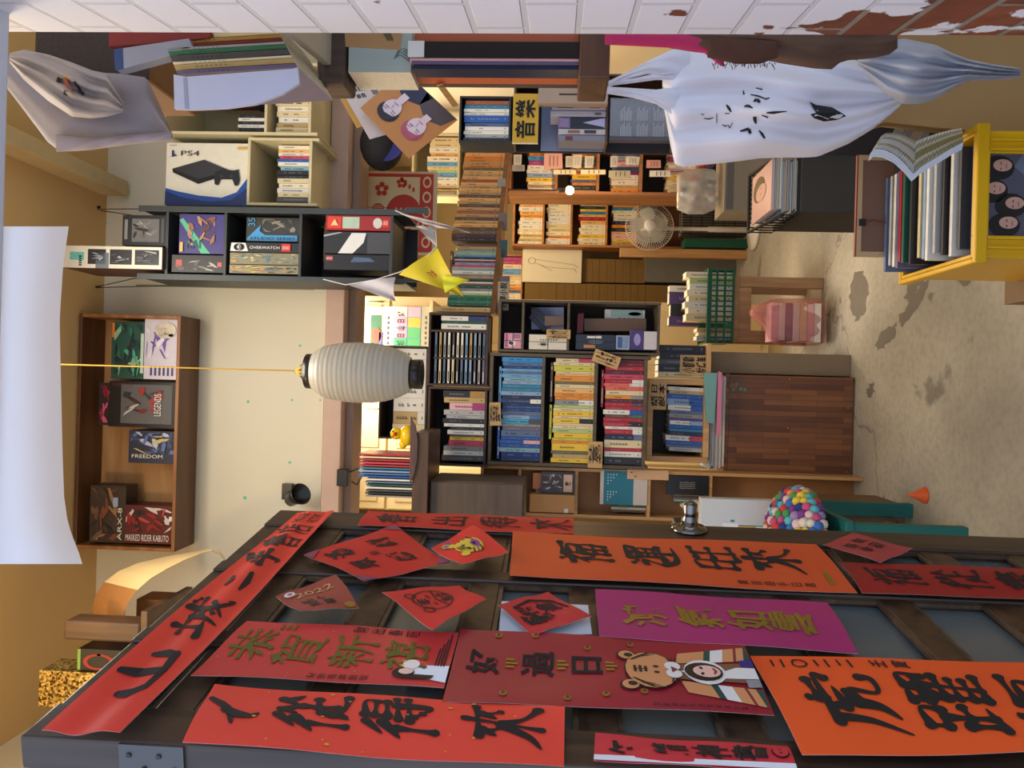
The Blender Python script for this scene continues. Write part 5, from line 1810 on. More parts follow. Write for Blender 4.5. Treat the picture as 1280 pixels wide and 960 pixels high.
# --- bunting tied between the two steel uprights
YB2 = 3.06
string = [(404, 349), (432, 356), (468, 350), (500, 340), (528, 326), (546, 308), (545, 290), (528, 275), (505, 268), (494, 263)]
b = MB()
b.tube([P(a, c, YB2) for a, c in string], .0022, M((206, 200, 196), .6, var=0), 6)
o = tag(b.build('bunting_string'), 'white string of the bunting tied between the two steel uprights', 'string')
def flag(label, pts, col, mark, Yo=0.0, curl=.02):
    root = thing('bunting_flag', label, 'flag', P(sum(p[0] for p in pts)/len(pts), sum(p[1] for p in pts)/len(pts), YB2+Yo), 'paper bunting flags under the steel shelf')
    tl, tr, tip = [P(a, c, YB2+Yo) for a, c in pts[:3]]
    def at(u, v, e=0):
        p = (tl*(1-u)+tr*u)*v+tip*(1-v)
        return p+Vector((0, -curl*math.sin(math.pi*(1-v))-.012*math.sin(6*u+4*v)-e, 0))
    m = M(col, .55, var=.03, sss=.3)
    b = MB()
    b.grid(lambda u, v: at(u, .02+.98*v), 8, 10, m)
    b.grid(lambda u, v: at(1-u, .02+.98*v, -.0008), 8, 10, m)
    b.build('sheet', root, smooth=True)
    if mark:
        t = MB()
        for (u, v, w_, h_) in mark:
            put(t, rnd.choice('山城書店'), lambda q, s: at(q, s, .0012), u, v, u+w_, v+h_, M((190, 44, 44), .6, var=0), True)
        t.build('lettering', root)
    return root
flag('white bunting flag with red marks nearest the red brick box', [(499, 266), (541, 285), (588, 291)], (216, 208, 206), [(.4, .6, .22, .2), (.35, .35, .26, .2)])
flag('white bunting flag hanging between the marked one and the yellow one', [(541, 285), (546, 309), (520, 283)], (212, 204, 200), None, -.022, .01)
flag('large yellow bunting flag with a pointed tip and small red stamp', [(546, 309), (498, 343), (580, 371)], (226, 206, 48), [(.45, .55, .2, .16)], -.006, .03)
flag('bright yellow folded tip flag below the large yellow one', [(552, 344), (556, 366), (587, 350)], (222, 222, 60), None, -.05, .01)
flag('white bunting flag at the lantern end of the string', [(432, 355), (494, 346), (494, 377)], (214, 208, 212), None, .0, .02)

# --- boxed games on a tall cream cabinet behind the lantern
YG = 4.84
x0, x1, _, zg = RX(536, 376, 600, 500, YG)
b = MB()
b.box(x0, x1, YG, 5.171, zg-.02, zg, M((190, 170, 124), .6, var=.05))
tag(b.build('shelf_board', bevel=.002), 'cream shelf board before the wardrobe, carrying the stack of game boxes', 'shelf')
z = zg+.0006
for k, (px0, px1, col, side, lb, seed) in enumerate(((523, 535, (150, 142, 120), (120, 116, 100), 'grey beige game box, lowest of the stack on the cream board', 1),
                                     (488, 522, (84, 130, 160), (200, 140, 70), 'game box in blue, green, orange and pink patches with dark letters', 2),
                                     (473, 487, (210, 200, 180), (120, 116, 110), 'white game box with a dark grey side, second from the top of the stack', 3),
                                     (447, 472, (206, 190, 140), (60, 90, 70), 'cream game box with green and red picture, top of the stack', 4))):
    xa, xb, za_, zb_ = RX(px0, 383, px1, 436, YG+.05)
    h = zb_-za_
    def dec(b, f, l, seed=seed):
        r = random.Random(seed)
        if seed == 2:
            for i in range(4):
                for j in range(2):
                    patch(b, f, .25*i+.01, .5*j+.02, .25*i+.24, .5*j+.48, M(r.choice([(80, 150, 90), (226, 150, 60), (226, 140, 150), (70, 120, 170), (226, 190, 160)]), .5, var=.1))
            for i in range(5):
                put(b, r.choice('山城文學日好'), over(f), .08+.17*i, .6, .2+.17*i, .9, M((30, 40, 70), .5, var=0), True)
        elif seed == 4:
            patch(b, f, .05, .05, .8, .6, M((50, 90, 62), .5, var=.2))
            disc(b, over(f), .32, .3, .18, .26, M((190, 70, 50), .5, var=.1))
            patch(b, over(f), .0, .0, .4, .16, M((90, 80, 130), .5, var=0))
        else:
            for i in range(6):
                patch(b, f, .1+.12*i, .4, .17+.12*i, .6, M((80, 76, 70), .5, var=0))
    b = MB()
    b.box(xa-.02*(k % 2), xb, YG+.05, YG+.3, z, z+h-.001, M(side, .6, var=.1), {2: M(col, .5, var=.06)})
    dec(b, quad((xa, YG+.0485, z+h-.002), (xb, YG+.0485, z+h-.002), (xb, YG+.0485, z+.001), (xa, YG+.0485, z+.001)), None)
    tag(b.build('game_box', bevel=0), lb, 'game box', 'stack of game boxes on the cream board')
    z += h
b = MB()
x0, x1, z0, z1 = RX(430, 382, 446, 432, YG+.08)
b.box(x0, x1, YG+.08, YG+.25, z+.0005, z1, M((120, 106, 84), .8, var=.15, scale=60))
tag(b.build('carton', bevel=.004), 'plain grey carton at the very top of the game box stack', 'carton')
# tall cream wardrobe behind everything under the beam
x0, x1, _, z1 = RX(415, 372, 700, 640, 5.2)
root = thing('wardrobe', 'tall cream wardrobe with panel doors at the back under the beam', 'wardrobe', ((x0+x1)/2, 5.4, 0))
CRW = M((222, 200, 150), .55, var=.05)
b = MB()
b.box(x0, x1, 5.2, 5.6, 0, z1+.1, CRW)
b.build('body', root)
n = 4
for k in range(n):
    a, c = x0+(x1-x0)*k/n+.01, x0+(x1-x0)*(k+1)/n-.01
    zc_ = P(487, 480, 5.2).z
    for j, (za_, zb_) in enumerate(((.1, zc_-.01), (zc_+.01, z1+.07))):
        b = MB()
        b.box(a, c, 5.18, 5.2, za_, zb_, CRW)
        b.box(a+.05, c-.05, 5.172, 5.18, za_+.05, zb_-.05, M((212, 188, 138), .55, var=.05))
        d = b.build('door', root, bevel=.003)
        if j == 1:
            h = MB()
            h.tube([(c-.03, 5.178, za_+.05), (c-.03, 5.15, za_+.06), (c-.03, 5.15, za_+.13), (c-.03, 5.178, za_+.14)], .006, M((150, 130, 96), .3, .6, var=0), 7)
            h.build('handle', d)

# --- wall cabinet at the left with standing albums, duck and feather
YA = 3.36
x0, x1, z0, z1 = RX(535.5, 603, 655, 660, YA)
b = MB()
root = thing('wall_cabinet', 'dark brown wall cabinet under the standing albums beside the top of the door', 'cabinet', ((-1.5+x1)/2, YA+.15, z0))
b.box(-1.498, x1, YA+.018, YA+.32, z0, z1-.002, GBW)
b.build('body', root, bevel=.003)
for a, c in ((-1.49, -1.0), (-.992, x1-.004)):
    d = MB()
    d.box(a, c, YA, YA+.0178, z0+.006, z1-.008, WOOD((64, 50, 38), (86, 68, 52), 'x', .5, 5))
    d.build('door', root, bevel=.002)
x0, x1, za_, zb_ = RX(515.5, 541, 535, 637, YA-.04)
b = MB()
b.box(-1.498, x1, YA-.04, YA+.30, z1, zb_, WOOD((62, 40, 24), (92, 60, 38), 'x', .5, 5))
tag(b.build('shelf_board', bevel=.002), 'thick brown board on the wall cabinet carrying albums and a yellow duck', 'shelf')
zs_ = zb_
alb = 'red crm red crs red tlb pbl stl blu whi slt dgn whi dgy blk gry'.split()
xA, xB = P(480, 621, YA).x, P(480, 566, YA).x
w_ = (xB-xA)/len(alb)
for k, c in enumerate(alb):
    h = P(449 if k < 9 else 458, 590, YA).z-zs_
    b = MB()
    xr = xB-w_*k
    sl = .0 
    b.box(xr-w_+.0012, xr-w_*.35, YA-.02+.004*(k % 3), YA+.17, zs_+.0006, zs_+h-.004*(k % 2), M(PAL[c][0], .4, var=.06), {1: PAGES})
    tag(b.build('album'), 'thin %s album, %s from the duck in the standing row on the brown board' % (PAL[c][1], ORD[k]), 'album', 'thin albums standing on the brown board')
DY = M((230, 186, 10), .22, var=.03)
dk_ = P(515, 548, YA-.01)
root = thing('toy_duck', 'glossy yellow toy duck sitting beside the standing albums', 'toy duck', (dk_.x, YA, zs_))
b = MB()
b.ball((dk_.x+.012, YA, zs_+.034), .034, DY, 20, 1.35, 1.0, 1.0)
b.ball((dk_.x-.028, YA, zs_+.052), .017, DY, 14, 1.2, .8, 1)
b.build('body', root, smooth=True)
b = MB()
b.ball((dk_.x+.018, YA-.006, zs_+.082), .026, DY, 18)
b.build('head', root, smooth=True)
b = MB()
b.lathe((dk_.x+.018, YA-.028, zs_+.082), [(.010, 0), (.008, .01), (.002, .018), (0, .019)], M((200, 70, 24), .3, var=0), 12, (0.2, -1, -.1))
b.build('beak', root, smooth=True)
for sx in (-1, 1):
    b = MB()
    b.ball((dk_.x+.018+sx*.011, YA-.0295, zs_+.092), .0035, BLACK, 8)
    b.build('eye', root)
fe = [(509.5, 522), (512, 526), (517, 545), (519.5, 560), (519, 575), (516, 590), (512.5, 603), (510.5, 606), (511, 590), (511, 560), (510, 540)]
fp = [P(a+.0, c, YA-.06) for a, c in [(512.5, 522), (519, 532), (522, 552), (521, 575), (518, 592), (512, 606), (511, 590), (512, 560), (511.8, 540)]]
b = MB()
b.prism([(p.x, YA-.052, p.z) for p in fp], (0, .010, 0), WOOD((64, 40, 34), (96, 64, 54), 'x', .4, 20))
tag(b.build('carved_leaf', bevel=.002), 'long pointed brown carved leaf lying along the front of the brown board', 'ornament')
# adapter and hanging cable below the beam end
b = MB()
root = thing('power_adapter', 'black plug adapter fixed under the beam above the standing albums', 'adapter', P(437, 596, 3.5))
ad = P(431, 596, 3.5)
b.box(ad.x-.038, ad.x+.038, 3.455, 3.4995, P(438, 596, 3.5).z, P(424, 596, 3.5).z, BLACK)
b.build('housing', root, bevel=.004)
b = MB()
b.tube([P(437, 590, 3.47), P(447, 586, 3.45), P(452, 596, 3.45), P(446, 606, 3.46), P(440, 602, 3.47)], .004, BLACK, 7)
b.build('cable', root, smooth=True)
# black clip lamp above the door top
cl = P(362, 622, 3.45)
root = thing('clip_lamp', 'small black clip lamp on the pale wall above the top of the door', 'lamp', (cl.x, 3.5, cl.z-.05))
b = MB()
b.lathe((cl.x, 3.47, cl.z-.02), [(.012, -.05), (.03, -.046), (.034, .0), (.05, .05), (.046, .05), (.03, .0)], M((24, 23, 22), .35, var=0), 18, (.35, -.5, -.6))
b.build('lamp_shade', root, smooth=True)
b = MB()
b.tube([(cl.x, 3.48, cl.z-.02), (cl.x-.03, 3.53, cl.z+.02), (cl.x+.01, 3.58, cl.z+.05)], .009, M((24, 23, 22), .35, var=0), 8)
b.box(cl.x-.03, cl.x+.045, 3.57, 3.598, cl.z+.03, cl.z+.08, M((24, 23, 22), .35, var=0))
b.build('clip', root, bevel=.004)

# --- high ledge at the left: curved lampshade, post, gold box
YS = 2.6
wood_d = WOOD((66, 44, 28), (96, 66, 42), 'z', .45, 6)
zl_ = P(180, 820, YS).z
b = MB()
b.box(-1.498, P(160, 760, YS).x, YS-.03, YS+.30, zl_-.025, zl_, wood_d)
tag(b.build('wall_ledge', bevel=.003), 'high brown ledge on the left wall behind the top of the door', 'shelf')
b = MB()
x0, x1, _, z1 = RX(86, 775, 200, 799, YS)
b.box(x0, x1, YS-.03, YS+.06, zl_+.0005, z1, wood_d)
tag(b.build('wooden_post', bevel=.008), 'stout brown wooden post standing on the high ledge beside the gold box', 'post')
b = MB()
x0, x1, z0, z1 = RX(48, 839, 96, 885, YS)
gm = bpy.data.materials.new('gold tinsel')
gm.use_nodes = True
nt = gm.node_tree
bs = nt.nodes['Principled BSDF']
bs.inputs['Base Color'].default_value = lin((190, 146, 52))
bs.inputs['Metallic'].default_value = .75
bs.inputs['Roughness'].default_value = .3
vn = nt.nodes.new('ShaderNodeTexVoronoi')
vn.inputs['Scale'].default_value = 130
tcn = nt.nodes.new('ShaderNodeTexCoord')
nt.links.new(tcn.outputs['Object'], vn.inputs['Vector'])
bp = nt.nodes.new('ShaderNodeBump')
bp.inputs['Strength'].default_value = 1.0
bp.inputs['Distance'].default_value = .02
rr_ = nt.nodes.new('ShaderNodeValToRGB')
rr_.color_ramp.elements[0].position = .25
rr_.color_ramp.elements[0].color = lin((84, 62, 22))
rr_.color_ramp.elements[1].position = .8
rr_.color_ramp.elements[1].color = lin((240, 214, 130))  # pale cells put sparkle into the colour of the mottled gold
nt.links.new(vn.outputs['Color'], rr_.inputs['Fac'])
nt.links.new(rr_.outputs['Color'], bs.inputs['Base Color'])
nt.links.new(vn.outputs['Color'], bp.inputs['Height'])
nt.links.new(bp.outputs['Normal'], bs.inputs['Normal'])
b.box(x0, x1, YS, YS+.12, zl_+.0005, z1, gm)
tag(b.build('gold_box', bevel=.003), 'box wrapped in crinkled gold tinsel on the high ledge', 'box')
b = MB()
x0, x1, z0, z1 = RX(97, 812, 150, 838, YS)
b.box(x0, x1, YS, YS+.1, zl_+.0005, z1, M((30, 26, 26), .4, var=.05))
fq = quad((x0, YS-.001, z1), (x1, YS-.001, z1), (x1, YS-.001, z0), (x0, YS-.001, z0))
outline(b, fq, .4, .5, .34, .32, .05, M((150, 34, 30), .5, var=0))
patch(b, fq, .0, .93, 1, 1, M((120, 160, 70), .5, var=0))
tag(b.build('printed_box'), 'small black box with a red ring between the gold box and the post', 'box')
# lampshade: a bent sheet opening towards the room
out = [(118, 772), (117, 757), (121, 742), (131, 727), (148, 714), (172, 704), (205, 696), (238, 690), (262, 686), (275, 689), (283, 700)]
inn = [(156, 772), (157, 764), (162, 751), (172, 737), (188, 723), (208, 711), (232, 699), (252, 691), (266, 688), (276, 692), (283, 701)]
b = MB()
no = len(out)-1
def lsf(u, v, e=0.0):
    i = min(int(u*no), no-1)
    f = u*no-i
    A = P(out[i][0]+(out[i+1][0]-out[i][0])*f, out[i][1]+(out[i+1][1]-out[i][1])*f, YS+.28)
    B_ = P(inn[i][0]+(inn[i+1][0]-inn[i][0])*f, inn[i][1]+(inn[i+1][1]-inn[i][1])*f, YS+.07)
    return A.lerp(B_, v)+Vector((e, 0, -e))
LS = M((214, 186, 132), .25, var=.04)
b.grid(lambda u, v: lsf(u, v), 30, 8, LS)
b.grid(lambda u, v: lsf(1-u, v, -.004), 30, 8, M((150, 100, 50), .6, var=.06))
for k in range(30):
    b.face([lsf(k/30, 1), lsf((k+1)/30, 1), lsf((k+1)/30, 1, -.004), lsf(k/30, 1, -.004)], M((120, 104, 80), .5, var=0))
root = tag(b.build('bent_lampshade', smooth=True), 'glossy cream bent lampshade opening downwards behind the brown post', 'lampshade')
b = MB()
x0, x1, z0, z1 = RX(192, 735, 262, 800, YS+.22)
b.box(x0-.2, x1-.03, YS+.16, YS+.27, zl_+.0005, zl_+.12, M((150, 104, 56), .8, var=.08))
tag(b.build('carton', bevel=.003), 'brown cardboard carton sitting under the bent lampshade', 'carton')
# ------------------------------------------------------------------ right side, near the brick pillar
# --- high board with leaning magazines and the folded tablecloth
YH = 1.22
WBRD = M((196, 186, 164), .6, var=.05)
e0, e1 = P(405, 83, 1.45), P(352, 36, 1.16)
b = MB()
zb_ = e0.z
q0, q1 = Vector((e0.x, e0.y, zb_)), Vector((e1.x+.005, 1.10, zb_))
pts = [q1, q1+Vector((.42, 0, 0)), Vector((q1.x+.42, e0.y, zb_)), q0]
b.hexa([v+Vector((0, 0, -.016)) for v in pts]+pts, WBRD)
hb = tag(b.build('wall_board', bevel=.002), 'thin white board projecting high behind the brick pillar under the leaning magazines', 'shelf')
mags = [('mot', 9), ('tan', 11), ('ivy', 6), ('dgy', 13), ('grn', 9), ('sil', 6), ('dre', 7), ('gol', 8), ('crm', 10), ('gry', 8), ('pur', 9), ('whi', 6)]
tot = sum(m[1] for m in mags)
acc = 0
for k, (c, t) in enumerate(mags):
    u0, u1 = acc/tot, (acc+t)/tot-.012
    acc += t
    def L2(u, a, b_):
        return (a[0]+(b_[0]-a[0])*u, a[1]+(b_[1]-a[1])*u)
    tA, tB = (222, 93), (196, 30)
    bA, bB = (372, 84), (338, 22)
    Y = YH+.012*k
    p = [P(*L2(u, x, y), Y) for u, x, y in ((u0, bA, bB), (u1, bA, bB), (u1, tA, tB), (u0, tA, tB))]
    b = MB()
    d = Vector((.02, .20, 0))
    cv = M(PAL[c][0], .4, var=.15, scale=30)
    b.hexa([p[0], p[1], p[1]+d, p[0]+d, p[3], p[2], p[2]+d, p[3]+d], cv, {0: PAGES, 1: PAGES})
    e = Vector((0, -.0006, 0))
    at = lambda u, v: (p[3]*(1-u)+p[2]*u)*v+(p[0]*(1-u)+p[1]*u)*(1-v)+e
    for j in range(7):
        patch(b, at, .36, .80-.04*j, .62, .82-.04*j, M(tuple(v*.7 for v in PAL[c][0]), .5, var=0))
    tag(b.build('magazine'), '%s spined magazine leaning on the high white board, %s from the white sleeve' % (PAL[c][1], ORD[k]), 'magazine', 'leaning magazines on the high white board')
b = MB()
pts = [P(a, c, YH-.02) for a, c in [(217, 93), (232, 96), (366, 86), (372, 84), (374, 104), (352, 118), (320, 130), (285, 135), (240, 137), (218, 136)]]
b.prism(pts, (0, .006, 0), M((196, 196, 214), .35, var=.04))
b.prism([P(a, c, YH-.021) for a, c in [(229, 97), (233, 97), (236, 136), (231, 136)]], (0, .0005, 0), M((160, 160, 176), .4, var=0))
tag(b.build('paper_sleeve'), 'big white record sleeve hanging out at the front of the leaning magazines', 'sleeve')
# small upright items above: red booklet and blue edged white one
b = MB()
b.pprism([(136, 40), (262, 38), (262, 47), (215, 52), (136, 58)], 1.30, .02, M((130, 36, 34), .5, var=.1))
tag(b.build('booklet'), 'dark red booklet against the pillar above the leaning magazines', 'booklet')
b = MB()
b.pprism([(142, 62), (236, 48), (240, 58), (205, 72), (146, 88)], 1.28, .02, M((150, 152, 166), .5, var=.1))
b.pprism([(142, 62), (153, 60), (154, 86), (144, 88)], 1.279, .001, M((40, 70, 120), .5, var=0))
tag(b.build('booklet'), 'grey white booklet with blue end leaning between red booklet and sleeve', 'booklet')
# brown stool-like box with black fabric above
bx = P(95, 75, 1.45)
b = MB()
x0, x1, z0, z1 = RX(42, 30, 188, 100, 1.42)
b.box(x0, x1, 1.42, 1.62, z0, z1, M((120, 84, 48), .7, var=.1), {2: M((62, 50, 44), .8, var=.4, scale=160)})
tag(b.build('fabric_box', bevel=.006), 'brown box with speckled dark fabric front above the folded tablecloth', 'box')
# folded tablecloth hanging over
CL = M((150, 142, 148), .85, var=.05, scale=12, bump=.05)
CL2 = M((172, 162, 160), .85, var=.06, scale=14, bump=.06)
root = thing('tablecloth', 'folded grey lilac tablecloth hanging high beside the pillar', 'tablecloth', P(215, 130, 1.36))
inflate('fold', None, None, [(-6, 58, 92), (10, 68, 112), (30, 78, 138), (60, 86, 178), (76, 88, 190), (110, 90, 186), (150, 92, 180), (184, 97, 176), (200, 132, 174), (216, 168, 173)], 1.385, .07, CL, folds=(.012, 3), parent=root, ripple=(.006, 14), sharp=.35, nu=44)
inflate('fold', None, None, [(70, 168, 190), (110, 172, 188), (160, 168, 181), (214, 165, 175)], 1.345, .03, M((160, 150, 160), .85, var=.05, scale=12), parent=root, ripple=(.004, 20))
pr, fn = inflate('printed_cloth', 'lighter cloth with small orange and black print bundled on the grey tablecloth', 'cloth', [(12, 66, 78), (30, 62, 100), (60, 68, 126), (90, 78, 146), (115, 88, 148), (135, 92, 146), (154, 128, 140)], 1.30, .05, CL2, folds=(.016, 7), ripple=(.01, 12), sharp=.4, nu=40, nv=26)
b = MB()
for pts, c in (([(78, 98), (82, 96), (92, 118), (86, 122)], (176, 96, 70)), ([(72, 96), (78, 99), (76, 104), (70, 102)], (30, 26, 26)), ([(80, 112), (86, 114), (84, 120), (79, 118)], (50, 44, 44)), ([(98, 110), (106, 116), (104, 120), (97, 115)], (70, 60, 60)),
               ([(92, 98), (96, 104), (102, 112), (99, 113), (91, 103)], (60, 50, 50)), ([(82, 92), (88, 94), (87, 99), (82, 97)], (200, 160, 70))):
    b.face([fn(*q) for q in pts], M(c, .8, var=.1))
b.build('print', pr)
# --- brown rack with standing books
YR = 1.52
RW = WOOD((70, 54, 44), (98, 78, 64), 'z', .6, 8)
x0, x1, z0, z1 = RX(396, 18, 762, 106, YR)
root = thing('wall_rack', 'brown wooden rack with rounded edges holding upright books behind the pillar', 'rack', ((x0+x1)/2, YR, z0))
b = MB()
b.box(x0, x1, YR, YR+.02, z0, z1, RW)
b.build('back_panel', root, bevel=.006)
b = MB()
RW2 = WOOD((74, 46, 30), (104, 68, 44), 'x', .5, 8)
lz = P(724, 70, YR-.10).z
x0b, x1b, z0b, _ = RX(724, 18, 762, 103, YR-.10)
b.box(x0b, x1b, YR-.12, YR, z0b, lz, RW2)
b.build('ledge', root, bevel=.004)
b = MB()
x0t, x1t, z0t, z1t = RX(397, 88, 432, 105, YR-.08)
b.box(x0t, x1t+.1, YR-.08, YR, z0t, z1t, RW)
b.build('top_block', root, bevel=.006)
b = MB()
x0k, x1k, _, zk1 = RX(522, 30, 700, 98, YR-.03)
b.box(x0k, x1k, YR-.055, YR-.002, lz+.0006, zk1, M((190, 96, 54), .5, var=.08), {1: PAGES})
b.build('x') if False else None
tag(b.build('book'), 'orange and brown book standing behind the black ones in the brown rack', 'book')
x0g, x1g, zg0, zg1 = RX(441, 40, 545, 98, YR-.06)
b = MB()
b.box(x0g, x1g, YR-.088, YR-.002, zk1+.0008, zg1, PAGES, {2: M((178, 190, 180), .6, var=.04), 5: PAGES})
at = front(441, 40, 545, 98, YR-.088)
for k in range(4):
    stroke(b, [(.42+.07*math.sin(j*1.0)+.05*k+0*j, .50-.045*j-.012*k, .006) for j in range(6)], lambda u, v: at(u, v), M((50, 60, 60), .5, var=0))
tag(b.build('notebook'), 'thick pale green notebook with a wavy black emblem in the brown rack', 'notebook')
xs = P(600, 92, YR-.09).x
x = P(600, 87, YR-.10).x
for k, (c, t, top, lb) in enumerate((('dnv', .008, 518, 'thin dark navy case foremost toward the lantern in the brown rack'), ('mot', .006, 516, 'dull violet case next to the dark navy one in the brown rack'), ('pnk', .005, 514, 'pale pink edged case in the middle of the brown rack'), ('blk', .030, 512, 'thick black book with white spine end in the brown rack'))):
    za_ = P(top, 70, YR-.09).z
    b = MB()
    b.box(x+.0006, x+t, YR-.10-.002*k, YR-.06, lz+.0006, za_, M(PAL[c][0], .3, var=.1, scale=12))
    if c == 'blk':
        b.box(x+.0006, x+t, YR-.108, YR-.1061, za_-.03, za_, WHITE)
    tag(b.build('disc_case'), lb, 'disc case')
    x += t
b = MB()
b.pprism([(430, 30), (432, 58), (500, 62), (503, 40), (498, 30)], YR-.125, .002, KRAFT)
b.pprism([(478, 40), (488, 40), (492, 50), (484, 50)], YR-.1262, .001, M((96, 84, 56), .4, var=0))
tag(b.build('kraft_envelope'), 'brown kraft envelope tucked over the pale green notebook', 'envelope')
# --- posters hanging under the rack
YPo = 1.95
def poster(name, label, tl, tr, br, bl, col, Y=YPo, group=None):
    c = [P(a, d, Y+o) for (a, d, o) in (tl, tr, br, bl)]
    at = lambda u, v, e=0.0: (c[0]*(1-u)+c[1]*u)*v+(c[3]*(1-u)+c[2]*u)*(1-v)+Vector((0, -e, 0))
    root = thing(name, label, 'poster', (c[0]+c[1]+c[2]+c[3])/4, group)
    b = MB()
    b.prism([at(0, 0), at(1, 0), at(1, 1), at(0, 1)], (0, .0012, 0), M(col, .5, var=.06))
    b.build('sheet', root)
    return root, at
root, at = poster('illustrated_poster', 'ochre poster of two pale faced people, one pink haired, tilted beside the brown rack', (511, 198, 0), (450, 135, 0), (505, 88, 0), (572, 150, 0), (190, 128, 66))
b = MB()
def lay(k):
    return lambda u, v: at(u, v, .0008+.0007*k)
SK, NV, CH, PKH, BH = M((222, 202, 208), .5, var=0), M((38, 38, 66), .5, var=0), M((74, 66, 70), .5, var=0), M((176, 84, 104), .5, var=.1), M((44, 36, 44), .5, var=0)
for cx, hair, top, cy in ((.70, BH, NV, .58), (.28, PKH, CH, .52)):
    shape(b, lay(0), [(cx-.26, .0), (cx-.2, .26), (cx-.06, .33), (cx+.08, .33), (cx+.22, .24), (cx+.28, .0)], top)
    disc(b, lay(1), cx, cy+.12, .16, .17, hair)
    shape(b, lay(2), [(cx-.05, .28), (cx+.05, .28), (cx+.05, cy-.1), (cx-.05, cy-.1)], SK)
    disc(b, lay(3), cx, cy+.03, .125, .165, SK)
    shape(b, lay(4), [(cx-.13, cy+.12), (cx-.1, cy+.23), (cx+.1, cy+.23), (cx+.13, cy+.12), (cx+.03, cy+.17)], hair)
    for sx in (-1, 1):
        stroke(b, [(cx+sx*.03, cy+.06, .006), (cx+sx*.09, cy+.065, .006)], lay(5), BH)
        stroke(b, [(cx+sx*.04, cy+.10, .005), (cx+sx*.10, cy+.11, .005)], lay(5), hair)
    stroke(b, [(cx, cy+.04, .004), (cx+.015, cy-.03, .004)], lay(5), M((150, 110, 120), .5, var=0))
    stroke(b, [(cx-.035, cy-.07, .006), (cx+.035, cy-.07, .006)], lay(5), M((130, 50, 60), .5, var=0))
b.build('picture', root)
root, at = poster('printed_poster', 'white poster with small black writing behind the ochre one', (462, 174, .02), (418, 98, .02), (465, 90, .02), (512, 160, .02), (204, 190, 182))
b = MB()
for k in range(3):
    for j, ch in enumerate('音樂書'[:2+k % 2]):
        put(b, ch, lambda u, v: at(u, v, .0008), .62+.11*k, .62-.13*j, .70+.11*k, .73-.13*j, INK, True)
for k in range(8):
    patch(b, lambda u, v: at(u, v, .0008), .64, .30-.02*k, .9, .31-.02*k, INK)
b.build('lettering', root)
root, at = poster('printed_poster', 'yellow and dark green poster edge showing behind the white poster', (446, 160, .04), (410, 96, .04), (440, 90, .04), (476, 150, .04), (206, 156, 60))
b = MB()
patch(b, lambda u, v: at(u, v, .0008), .6, .1, 1, .95, M((40, 70, 58), .5, var=.1))
b.build('print', root)
# wooden clip bar holding the posters, fixed under the rack
b = MB()
b.hexa([P(545, 106, 1.5), P(553, 104, 1.5), P(553, 104, YPo-.005), P(545, 106, YPo-.005), P(566, 134, 1.9), P(574, 132, 1.9), P(574, 132, YPo-.005), P(566, 134, YPo-.005)], PINE)
tag(b.build('slat_stick'), 'short pale wooden stick across the lower edge of the ochre poster', 'slat')
# dark cap
cp = P(466, 180, 3.5)
cp.z = zl0-.035-.118
root = thing('cap', 'black cap with a red and blue brim edge hanging under the beam beside the posters', 'cap', cp)
b = MB()
b.ball(cp, .112, M((24, 20, 22), .8, var=.2, scale=90), 20, 1.08, .9, .88)
b.build('crown', root, smooth=True)
b = MB()
b.lathe(cp+Vector((-.015, -.05, -.05)), [(.0, -.004), (.10, -.006), (.106, 0), (.10, .004), (.0, .006)], M((40, 40, 110), .7, var=.3), 24, (.25, -.75, .5), .8, 1.0)
b.build('brim', root, smooth=True)
# --- shelf unit with the yellow music sign, film cases and jewel cases
YD = 1.98
DW_ = WOOD((70, 46, 30), (100, 68, 44), 'z', .5, 7)
root, xa, xb, zs, zt = carcass('display_shelf', 'dark shelf unit with the yellow music sign, film cases and jewel cases', 'shelf', 642, 92, 860, 180, YD, .10, DW_, (758, 845), .006, floor=True, backm=M((40, 34, 34), .8))
lp = min((o for o in root.children if o.name.startswith('side_panel')), key=lambda o: o.location.x)
bpy.data.objects.remove(lp)
x0, x1, z0, z1 = RX(641, 117, 673, 178.5, YD-.012)
root = thing('sign_board', 'yellow sign board with two black characters meaning music', 'sign', ((x0+x1)/2, YD-.012, z0))
b = MB()
b.box(x0, x1, YD-.012, YD-.0005, z0, z1, M((216, 164, 22), .5, var=.04), {0: WHITE, 1: WHITE, 3: WHITE, 5: WHITE})
b.build('board', root)
b = MB()
at = front(641, 117, 673, 178.5, YD-.012)
put(b, '音', at, .08, .10, .46, .92, INK, True)
put(b, '樂', at, .50, .10, .88, .92, INK, True)
b.build('lettering', root)
# pine box ends to the right of the sign
x0, x1, z0, z1 = RX(673, 100, 760, 129, YD-.03)
b = MB()
b.box(x0, x1, YD-.03, YD-.001, z0, z1, M((178, 150, 122), .5, var=.1))
b.box(x0+.02, x0+.024, YD-.0312, YD-.0301, (z0*.7+z1*.3), (z0*.3+z1*.7), M((60, 40, 24), .6, var=0))
tag(b.build('pine_board', bevel=.003), 'pale pine box end with a dark slot fixed beside the yellow sign', 'board')
b = MB()
b.box(xa+.001, xb-.001, YD+.085, YD+.089, zs[0]+.001, P(676, 140, YD).z, M((130, 140, 168), .5, var=.05))
tag(b.build('backing_card'), 'plain grey blue card standing behind the film cases', 'card')
def vh(label, y0, y1, px0, col, dec, Yo=0.0, cat='film case'):
    x0, x1, _, z1 = RX(px0, y0, 757, y1, YD+.01)
    b = MB()
    b.box(x0+.0006, x1-.0006, YD+.01+Yo, YD+.075+Yo, zs[0]+.0006, z1, M(col, .35, var=.06))
    at = front(px0, y0, 757, y1, YD+.0085+Yo)
    if dec:
        dec(b, at)
    tag(b.build('film_case'), label, cat, 'film cases under the yellow sign')
